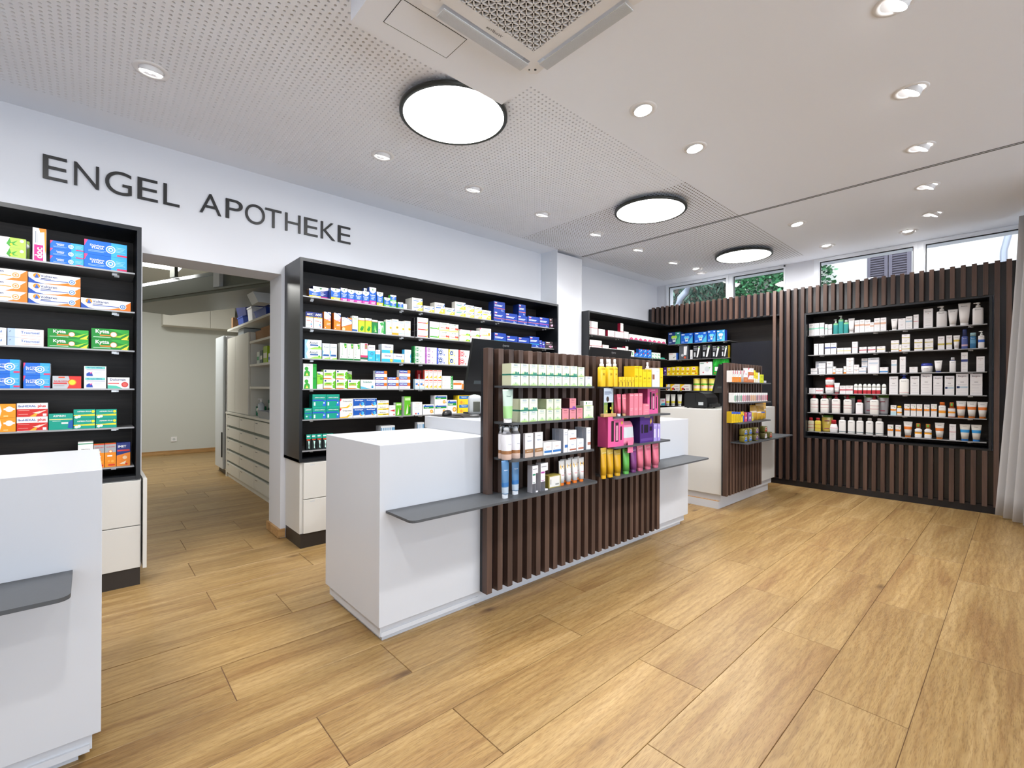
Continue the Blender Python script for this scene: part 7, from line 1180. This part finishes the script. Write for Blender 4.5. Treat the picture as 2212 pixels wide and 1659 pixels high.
('W5','eus2','box',0.9829,6.795,0.952,0.0497,0.036,0.1154,0,1,0,1), ('W5','yeb2','bottle',0.9314,6.795,0.952,0.043,0.025,0.1083,0,1,0.779,1),
('W5','sun','box',0.8642,6.795,0.952,0.0475,0.035,0.1318,0,1,0,1), ('W5','sun','box',0.8093,6.795,0.952,0.0448,0.035,0.1322,0,1,0,1),
('W5','sun','box',0.7585,6.795,0.952,0.046,0.035,0.1319,0,1,0,1), ('W5','sun','box',0.6974,6.795,0.952,0.0452,0.035,0.1307,0,1,0,1),
('W5','sun','box',0.6394,6.795,0.952,0.0467,0.035,0.1374,0,1,0,1), ('W5','boo','bottle',0.5733,6.795,0.952,0.0573,0.032,0.1603,0,1,0.794,1),
('W5','bod','bottle',0.4985,6.795,0.952,0.0568,0.032,0.1594,0,1,0.664,1), ('W5','tso','tube',0.4265,6.795,0.952,0.0772,0.043,0.1777,0,1,0,1),
('W5','tso','tube',0.3462,6.795,0.952,0.0753,0.042,0.175,0,1,0,1), ('W5','tso','tube',0.2673,6.795,0.952,0.0742,0.042,0.1713,0,1,0,1),
('W6','boc','bottle',1.8052,6.795,0.712,0.067,0.038,0.1718,0,1,0.785,1), ('W6','boy','bottle',1.7283,6.795,0.712,0.0663,0.037,0.1708,0,1,0.815,1),
('W6','poy','pouch',1.6429,6.845,0.712,0.1206,0.067,0.2072,0,1,0,1), ('W6','bop','bottle',1.5609,6.795,0.712,0.0867,0.049,0.1548,0,1,0.688,1),
('W6','bog','bottle',1.4719,6.795,0.712,0.0711,0.04,0.1957,0,1,0.826,1), ('W6','bog','bottle',1.3813,6.795,0.712,0.0699,0.039,0.1976,0,1,0.819,1),
('W6','bog','bottle',1.2963,6.795,0.712,0.0683,0.038,0.1966,0,1,0.821,1), ('W6','bog','bottle',1.2039,6.795,0.712,0.0693,0.039,0.1961,0,1,0.826,1),
('W6','bog','bottle',1.1107,6.795,0.712,0.0742,0.042,0.1963,0,1,0.834,1), ('W6','sun','box',1.0092,6.795,0.712,0.0495,0.036,0.1297,0,1,0,1),
('W6','sun','box',0.9402,6.795,0.712,0.0476,0.035,0.1297,0,1,0,1), ('W6','tso','tube',0.8566,6.795,0.712,0.0777,0.044,0.175,0,1,0,1),
('W6','wsp','ribbed',0.768,6.795,0.712,0.064,0.036,0.1588,0,1,0.688,1), ('W6','wsp','ribbed',0.6874,6.795,0.712,0.0634,0.036,0.1576,0,1,0.69,1),
('W6','tso','tube',0.5939,6.795,0.712,0.0772,0.043,0.1769,0,1,0,1), ('W6','eur','box',0.49,6.795,0.712,0.0502,0.036,0.1684,0,1,0,1),
('W6','tbb','tube',0.3976,6.795,0.712,0.0803,0.045,0.1732,0,1,0,1), ('W6','tbb','tube',0.3118,6.795,0.712,0.079,0.044,0.1727,0,1,0,1)]

# ============================================================ BACK ROOM BEHIND THE DOORWAY
bw = MB(); bw.box(-1.7, 10.4, 0, 3.2, 10.6, 3.1); bw.box(-1.8, 4.42, 0, -1.6, 10.6, 3.1); bw.box(2.15, 4.42, 0, 2.3, 10.6, 3.1)
struct(bw.build('wall_back_room', M['roomw'])); struct(box('ceiling_back_room', M['roomw'], -1.8, 4.42, 3.0, 2.3, 10.6, 3.1)); struct(box('baseboard_back_room', M['skirt'], -1.6, 10.385, 0, 2.1, 10.4, .07))
lp = empty('ceiling_panel_light', (.5, 7.9, 3.0), 'glowing ceiling panel light in the back room', 'lamp')
m = MB(); m.box(-.9, -.45, -.05, .48, .55, -.03); m.build('diffuser', M['tube'], lp); m = MB(); m.box(-.92, -.47, -.03, .5, .57, -.001); m.build('housing', M['frame'], lp)
l = bpy.data.lights.new('back_room_light', 'AREA'); l.shape = 'RECTANGLE'; l.size = 1.3; l.size_y = .9; l.energy = BACK_W; l.color = (1, 1, .95); link('light', l, lp, (-.2, 0, -.06))
# drawer block with worktop
db = empty('drawer_block', (1.7, 6.0, 0), 'long cream drawer block with green gaps in the back room', 'cabinet'); ox, oy = 1.7, 6.0
Q = lambda n, mat, a, par=db, b=0: (MB().bbox(a[0]-ox, a[1]-oy, a[2], a[3]-ox, a[4]-oy, a[5], b) if b else MB().box(a[0]-ox, a[1]-oy, a[2], a[3]-ox, a[4]-oy, a[5])).build(n, mat, par)
Q('body', flat('green_grey_recess', '7c857c', .6), (1.43, 4.5, .06, 2.14, 7.37, .865)); Q('plinth', M['roomc'], (1.425, 4.5, 0, 2.14, 7.37, .06)); Q('end_panel', M['roomc'], (1.405, 7.371, 0, 2.14, 7.43, .866)); Q('worktop', M['roomc'], (1.40, 4.5, .866, 2.14, 7.44, .89))
for z0, z1 in ((.715, .85), (.556, .68), (.397, .521), (.237, .361), (.066, .202)):
    for a, b in ((6.655, 7.365), (5.945, 6.645), (5.235, 5.935), (4.525, 5.225)):
        d = Q('drawer_front', M['roomc'], (1.405, a, z0, 1.429, b, z1), db, .001); m = MB(); m.box(1.4045-ox, b-.14-oy, z1-.03, 1.4049-ox, b-.05-oy, z1-.022); m.build('label_strip', M['steeld'], d)
wc = empty('tall_cupboard', (1.7, 6.9, .89), 'pair of cream cupboard doors above the back room worktop', 'cabinet')
for a, b in ((6.975, 7.43), (6.29, 6.965)): m = MB(); m.bbox(-.28, a-6.9, .012, -.262, b-6.9, 1.01, .001); m.build('door', M['roomc'], wc)
m = MB(); m.box(-.26, 6.27-6.9, .001, .44, 7.43-6.9, 1.012); m.build('body', M['roomc'], wc)
fg = empty('refrigerator', (1.75, 7.75, 0), 'tall pale refrigerator beside the drawer block in the back room', 'refrigerator')
m = MB(); m.bbox(-.33, -.25, .06, .38, .27, 1.95, .004); m.build('body', M['plastic_w'], fg); m = MB(); m.bbox(-.37, -.25, .08, -.335, .27, 1.95, .008); m.build('door', M['plastic_g'], fg); m = MB(); m.box(-.32, -.24, 0, .37, .26, .06); m.build('base', M['plinth'], fg); m = MB(); m.bbox(-.385, -.24, .25, -.371, -.22, .6, .003); m.build('handle', M['plastic_k'], fg)
bs = empty('wall_shelves', (1.7, 5.5, 1.2), 'cream open shelves on the back room wall', 'shelf unit')
for z, y1 in ((2.035, 7.5), (1.785, 6.28), (1.508, 6.27), (1.242, 6.27)):
    m = MB(); m.box(-.27, -1.0, z-1.2-.025, .44, y1-5.5, z-1.2); s = m.build('shelf', M['roomc'], bs); m = MB(); m.box(-.05, -.4, z-1.2-.06, .0, .3, z-1.2-.026); m.build('light_rail', M['steeld'], s)
m = MB(); m.box(.40, -1.0, -.3, .44, .77, .83); m.build('back_panel', M['roomc'], bs)
def crate(name, label, mat, x, y, z, sx, sy, sz, rz=0, tilt=0, cat='box', taper=.85):
    m = MB(); t_ = .006
    A = lambda s, zz, q=0: [(sx/2*s-q, sy/2*s-q, zz), (-sx/2*s+q, sy/2*s-q, zz), (-sx/2*s+q, -sy/2*s+q, zz), (sx/2*s-q, -sy/2*s+q, zz)]
    m.loft([A(taper, 0), A(1, sz), A(1, sz, t_), A(taper, t_*1.5, t_)], smooth=False)
    m.loft([A(1, sz*.9, -.004), A(1, sz, -.004), A(1, sz, 0), A(1, sz*.9, 0)], cap=False, smooth=False)
    o = m.build(name, mat, None, (x, y, z)); o.rotation_euler = (tilt, 0, rz); return tag(o, label, cat)
BL = flat('navy_plastic', '1f2b6b', .4); B2 = flat('blue_plastic', '2a4aa8', .4); GR = flat('grey_box_plastic', '9aa0a4', .5)
crate('storage_crate', 'small blue plastic crate at the left end of the top back room shelf', B2, 1.6, 7.0, 2.0352, .24, .3, .13); crate('storage_crate', 'large dark blue plastic crate stacked on the small blue one', BL, 1.62, 6.95, 2.1656, .3, .5, .16)
crate('storage_box', 'cream plastic box on the top back room shelf', M['plastic_w'], 1.6, 6.52, 2.0352, .24, .22, .2); crate('storage_crate', 'bright blue plastic crate right of the cream box', B2, 1.6, 6.0, 2.0352, .26, .5, .11); crate('wicker_basket', 'wicker basket on the top back room shelf near the doorway', M['wicker'], 1.6, 5.45, 2.0352, .24, .3, .19, 0, 0, 'basket', .92)
tag(MB().bbox(1.47, 7.37, 2.0352, 1.7, 7.45, 2.2, .002).build('cardboard_box', M['cardb']), 'small brown carton at the far end of the top back room shelf', 'box')
crate('cardboard_box', 'open brown cardboard box with dark label on second back room shelf', M['cardb'], 1.6, 6.13, 1.7852, .22, .25, .12, 0, 0, 'box', .98); crate('cardboard_box', 'open brown cardboard box with white label on second back room shelf', M['cardb'], 1.6, 5.8, 1.7852, .24, .34, .14, 0, 0, 'box', .98)
tag(MB().bbox(1.48, 6.8, 1.9025, 1.7, 7.1, 2.0, .003).build('storage_box', GR), 'grey box on top of the cream cupboard', 'box')
for nm, lb, col, y0, y1, hh in (('carton', 'slim white green carton on third back room shelf', 'd4dcd0', 5.97, 6.07, .14), ('bottle_pack', 'dark green pack on third back room shelf', '1f3a34', 5.83, 5.93, .15), ('sachet', 'lime green sachet standing on third back room shelf', '9ab81c', 5.64, 5.8, .19), ('carton', 'small white blue carton on third back room shelf', 'dce0ea', 5.53, 5.6, .1)):
    m = MB(); m.bbox(1.46, y0, 1.5083, 1.54, y1, 1.5083+hh, .002, col); m.box(1.4594, y0+.01, 1.5083+hh*.3, 1.4598, y1-.01, 1.5083+hh*.6, '3a9a5a' if 'green' in lb and 'white' in lb else '2a4ab0' if 'blue' in lb else 'e8e8d8'); tag(m.build(nm, M['card']), lb, 'carton' if nm == 'carton' else 'pack')
for y0, y1, hh, lb in ((6.32, 6.34, .0, ''),): pass
for y0, hh, lb in ((6.13, .19, 'taller green carton on the back room worktop'), (6.2, .11, 'shorter green carton on the back room worktop')):
    m = MB(); m.bbox(1.62 if hh > .15 else 1.5, y0, .8902, 1.72 if hh > .15 else 1.6, y0+.07, .8902+hh, .002, '1f7a5a'); m.box(1.4994+(.12 if hh > .15 else 0), y0+.01, .8902+hh*.5, 1.4998+(.12 if hh > .15 else 0), y0+.06, .8902+hh*.8, 'c8e0d4'); tag(m.build('carton', M['card']), lb, 'carton')
o = empty('pump_bottle', (1.5, 6.03, .8902), 'clear pump bottle on the back room worktop', 'bottle'); m = MB(); m.cyl(0, 0, 0, .15, .036, .034, 20, 'c4ccd4'); m.cyl(0, 0, .15, .17, .03, .012, 20, 'c4ccd4'); m.box(-.038, -.025, .05, -.0362, .025, .1, 'd8c8c4'); m.build('bottle_body', M['plast'], o); m = MB(); m.cyl(0, 0, .17, .2, .014, .012, 14, 'f0f0f0'); m.box(-.035, -.006, .2, .01, .006, .21, 'f0f0f0'); m.build('pump_head', M['plast'], o)
crate('tray', 'grey plastic tray on the back room worktop near the doorway', GR, 1.52, 5.62, .8902, .22, .46, .08, 0, 0, 'tray')
# cupboard on the far wall, socket
fc = empty('wall_cupboard', (1.45, 10.2, 2.31), 'white wall cupboard on the far back room wall', 'cabinet')
m = MB(); m.box(-.5, -.08, 0, .6, .199, .42); m.build('body', M['roomc'], fc)
for a, b in ((-.5, .2), (.205, .6)): m = MB(); m.bbox(a, -.1, .003, b, -.081, .42, .001); m.build('door', M['roomc'], fc)
so = empty('wall_socket', (1.146, 10.4, .27), 'white wall socket low on the far back room wall', 'socket'); m = MB(); m.bbox(-.045, -.012, -.045, .045, -.0005, .045, .003); m.build('plate', M['plastic_w'], so); m = MB(); n = 16; m.loft([[(math.cos(2*math.pi*k/n)*.022, y, math.sin(2*math.pi*k/n)*.022) for k in range(n)] for y in (-.0135, -.0121)]); m.build('insert', M['plastic_g'], so)
# steel conveyor crossing under the back room ceiling
cv = empty('conveyor', (1.0, 6.3, 2.2), 'dull steel conveyor beam hanging under the back room ceiling', 'conveyor')
a0, a1 = Vector((.20, 7.51)), Vector((1.42, 4.43)); ax = (a1-a0).normalized(); nr = Vector((-ax.y, ax.x)) if Vector((-ax.y, ax.x)).y > 0 else Vector((ax.y, -ax.x))
def beam(n, mat, prof, s0=0, s1=1, par=cv):
    p0, p1 = a0+(a1-a0)*s0, a0+(a1-a0)*s1; R3 = [[(q.x+nr.x*o_-1.0, q.y+nr.y*o_-6.3, z) for o_, z in prof] for q in (p0, p1)]
    m = MB(); m.loft(R3, smooth=False); return m.build(n, mat, par)
beam('underside', M['steel'], [(0, 0), (.66, 0), (.66, .02), (0, .02)]); beam('side_channel', M['steel'], [(-.01, .0), (.0, .0), (.0, .055), (-.01, .055)]); beam('side_rail', M['steel'], [(-.03, .03), (-.0101, .03), (-.0101, .05), (-.03, .05)])
beam('side_panel', M['steel'], [(.03, .07), (.045, .07), (.045, .2), (.03, .2)]); beam('cover', M['steeld'], [(.04, .201), (.35, .36), (.35, .37), (.04, .211)])
beam('support', M['plastic_g'], [(-.02, .06), (.02, .06), (.02, .8), (-.02, .8)], .62, .65); beam('support', M['steel'], [(.3, .37), (.34, .37), (.34, .8), (.3, .8)], .2, .23)
m = MB(); m.loft([[(x_*.13+.32, -.85+y_, z_*.16+.06) for x_, z_ in ((-1, .5), (1, .5), (1, -.1), (.45, -1), (-.45, -1), (-1, -.1))] for y_ in (-.25, .0)], smooth=False); m.build('drive_cover', M['plastic_g'], cv)

# ============================================================ OUTSIDE THE WINDOWS
gd = MB(); gd.box(7.3, -16, -.3, 26, 22, -.21); struct(gd.build('ground_outside', M['soil']))
hs = empty('neighbour_house', (11.1, .8, -.2), 'cream rendered house wall seen through the right hand windows', 'house')
m = MB(); m.box(0, -7, 0, 3, 3.6, 7.5); m.build('wall', M['render'], hs)
sh = MB(); sh.box(-.06, .555, 1.9, -.002, 1.2, 4.05); sh_ = sh.build('shutter_back', M['shutter'], hs)
for y0 in (.56, .885):
    f = MB()
    for a in ((y0, 1.9, y0+.05, 4.05), (y0+.26, 1.9, y0+.31, 4.05), (y0+.05, 1.9, y0+.26, 1.98), (y0+.05, 3.97, y0+.26, 4.05)): f.box(-.1, a[0], a[1], -.061, a[2], a[3])
    fo = f.build('shutter', M['shutter'], hs)
    for k in range(44):
        z = 2.0+k*.0445; s = MB(); s.loft([[(-.1, y, z), (-.092, y, z), (-.063, y, z+.034), (-.071, y, z+.034)] for y in (y0+.05, y0+.26)], smooth=False); s.build('slat', M['shutter'], fo)
m = MB(); m.box(-.03, .5, 4.051, 0, 1.26, 4.12); m.build('lintel', M['render'], hs)
m = MB(); m.tube([(-.12, -.6, 0), (-.12, -.6, 3.7), (-.12, -.72, 4.3), (-.12, -1.0, 5.2)], .045, 12); m.build('downpipe', M['zinc'], hs); m = MB(); m.tube([(-.16, -.75, 3.0), (-.4, -1.5, 5.0)], .07, 10); m.build('roof_strut', M['shutter'], hs)
dp = tag(MB().tube([(8.6, 4.56, -.2), (8.6, 4.57, 2.9), (8.6, 4.53, 3.02), (8.6, 4.42, 3.12), (8.6, 4.36, 3.25), (8.6, 4.36, 4.5)], .062, 14).build('drainpipe', M['zinc']), 'grey bent drainpipe outside the leftmost window', 'pipe')
def foliage(name, label, cat, cx, cy, cz, rx, ry, rz, n, size, cols, cone=False, droop=0, hang=None):
    t_ = empty(name, (cx, cy, -.2), label, cat); m = MB(); rnd = random.Random(int(cx*100+cy*37))
    for _ in range(n):
        while True:
            u = Vector((rnd.uniform(-1, 1), rnd.uniform(-1, 1), rnd.uniform(-1, 1)))
            if .35 < u.length < 1: break
        k = (1-(u.z+1)*.42) if cone else 1
        P_ = Vector((u.x*rx*k, u.y*ry*k, cz+.2+u.z*rz)); d = Vector((rnd.uniform(-1, 1), rnd.uniform(-1, 1), rnd.uniform(-.6, .6)-droop)).normalized(); s = size*rnd.uniform(.6, 1.3)
        w = d.cross(Vector((rnd.uniform(-1, 1), rnd.uniform(-1, 1), 1))).normalized(); wd = s*(.12 if droop else .42); col = rnd.choice(cols)
        if droop: m.poly([P_, P_+d*s*.5+w*wd, P_+d*s, P_+d*s*.5-w*wd], col)
        else: m.poly([P_, P_+d*s*.3+w*wd, P_+d*s*.7+w*wd*.8, P_+d*s, P_+d*s*.7-w*wd*.8, P_+d*s*.3-w*wd], col)
    o = m.build('foliage', M['leaf'], t_); o['kind'] = 'stuff'
    b_ = MB(); b_.tube([(0, 0, 0), (.05, .03, cz*.5), (0, 0, cz)], [.12, .09, .04], 8); b_.build('trunk', M['bark'], t_)
G1_ = ['3a5c48', '30503e', '284438', '486c54', '557262', '223a30']; G2_ = ['3f7f50', '336c44', '509660', '26583a', '68a878', '1e4430']
foliage('conifer', 'dark drooping conifer behind the leftmost window', 'tree', 10.6, 5.6, 3.0, 1.0, 1.6, 2.6, 9000, .16, G1_, False, .7)
foliage('conifer', 'dark conifer filling the second window on its left', 'tree', 11.8, 4.6, 3.4, .9, 1.3, 2.6, 6000, .15, ['2c4434', '24382c', '3a5a40', '4a5a4c'], False, .5)
foliage('ivy_shrub', 'bright green ivy shrub behind the second window', 'shrub', 10.4, 3.55, 3.2, .7, .75, 2.2, 7000, .085, G2_)
foliage('ivy_shrub', 'green ivy climbing the house wall at the third window', 'shrub', 10.75, 2.85, 2.9, .28, .45, 1.5, 2600, .07, G2_)
tag(box('garden_hedge', M['bark'], 13.5, 3.9, -.2, 13.9, 10, 6.0), 'dark garden screen behind the conifers', 'screen')
place_products(ITEMS)
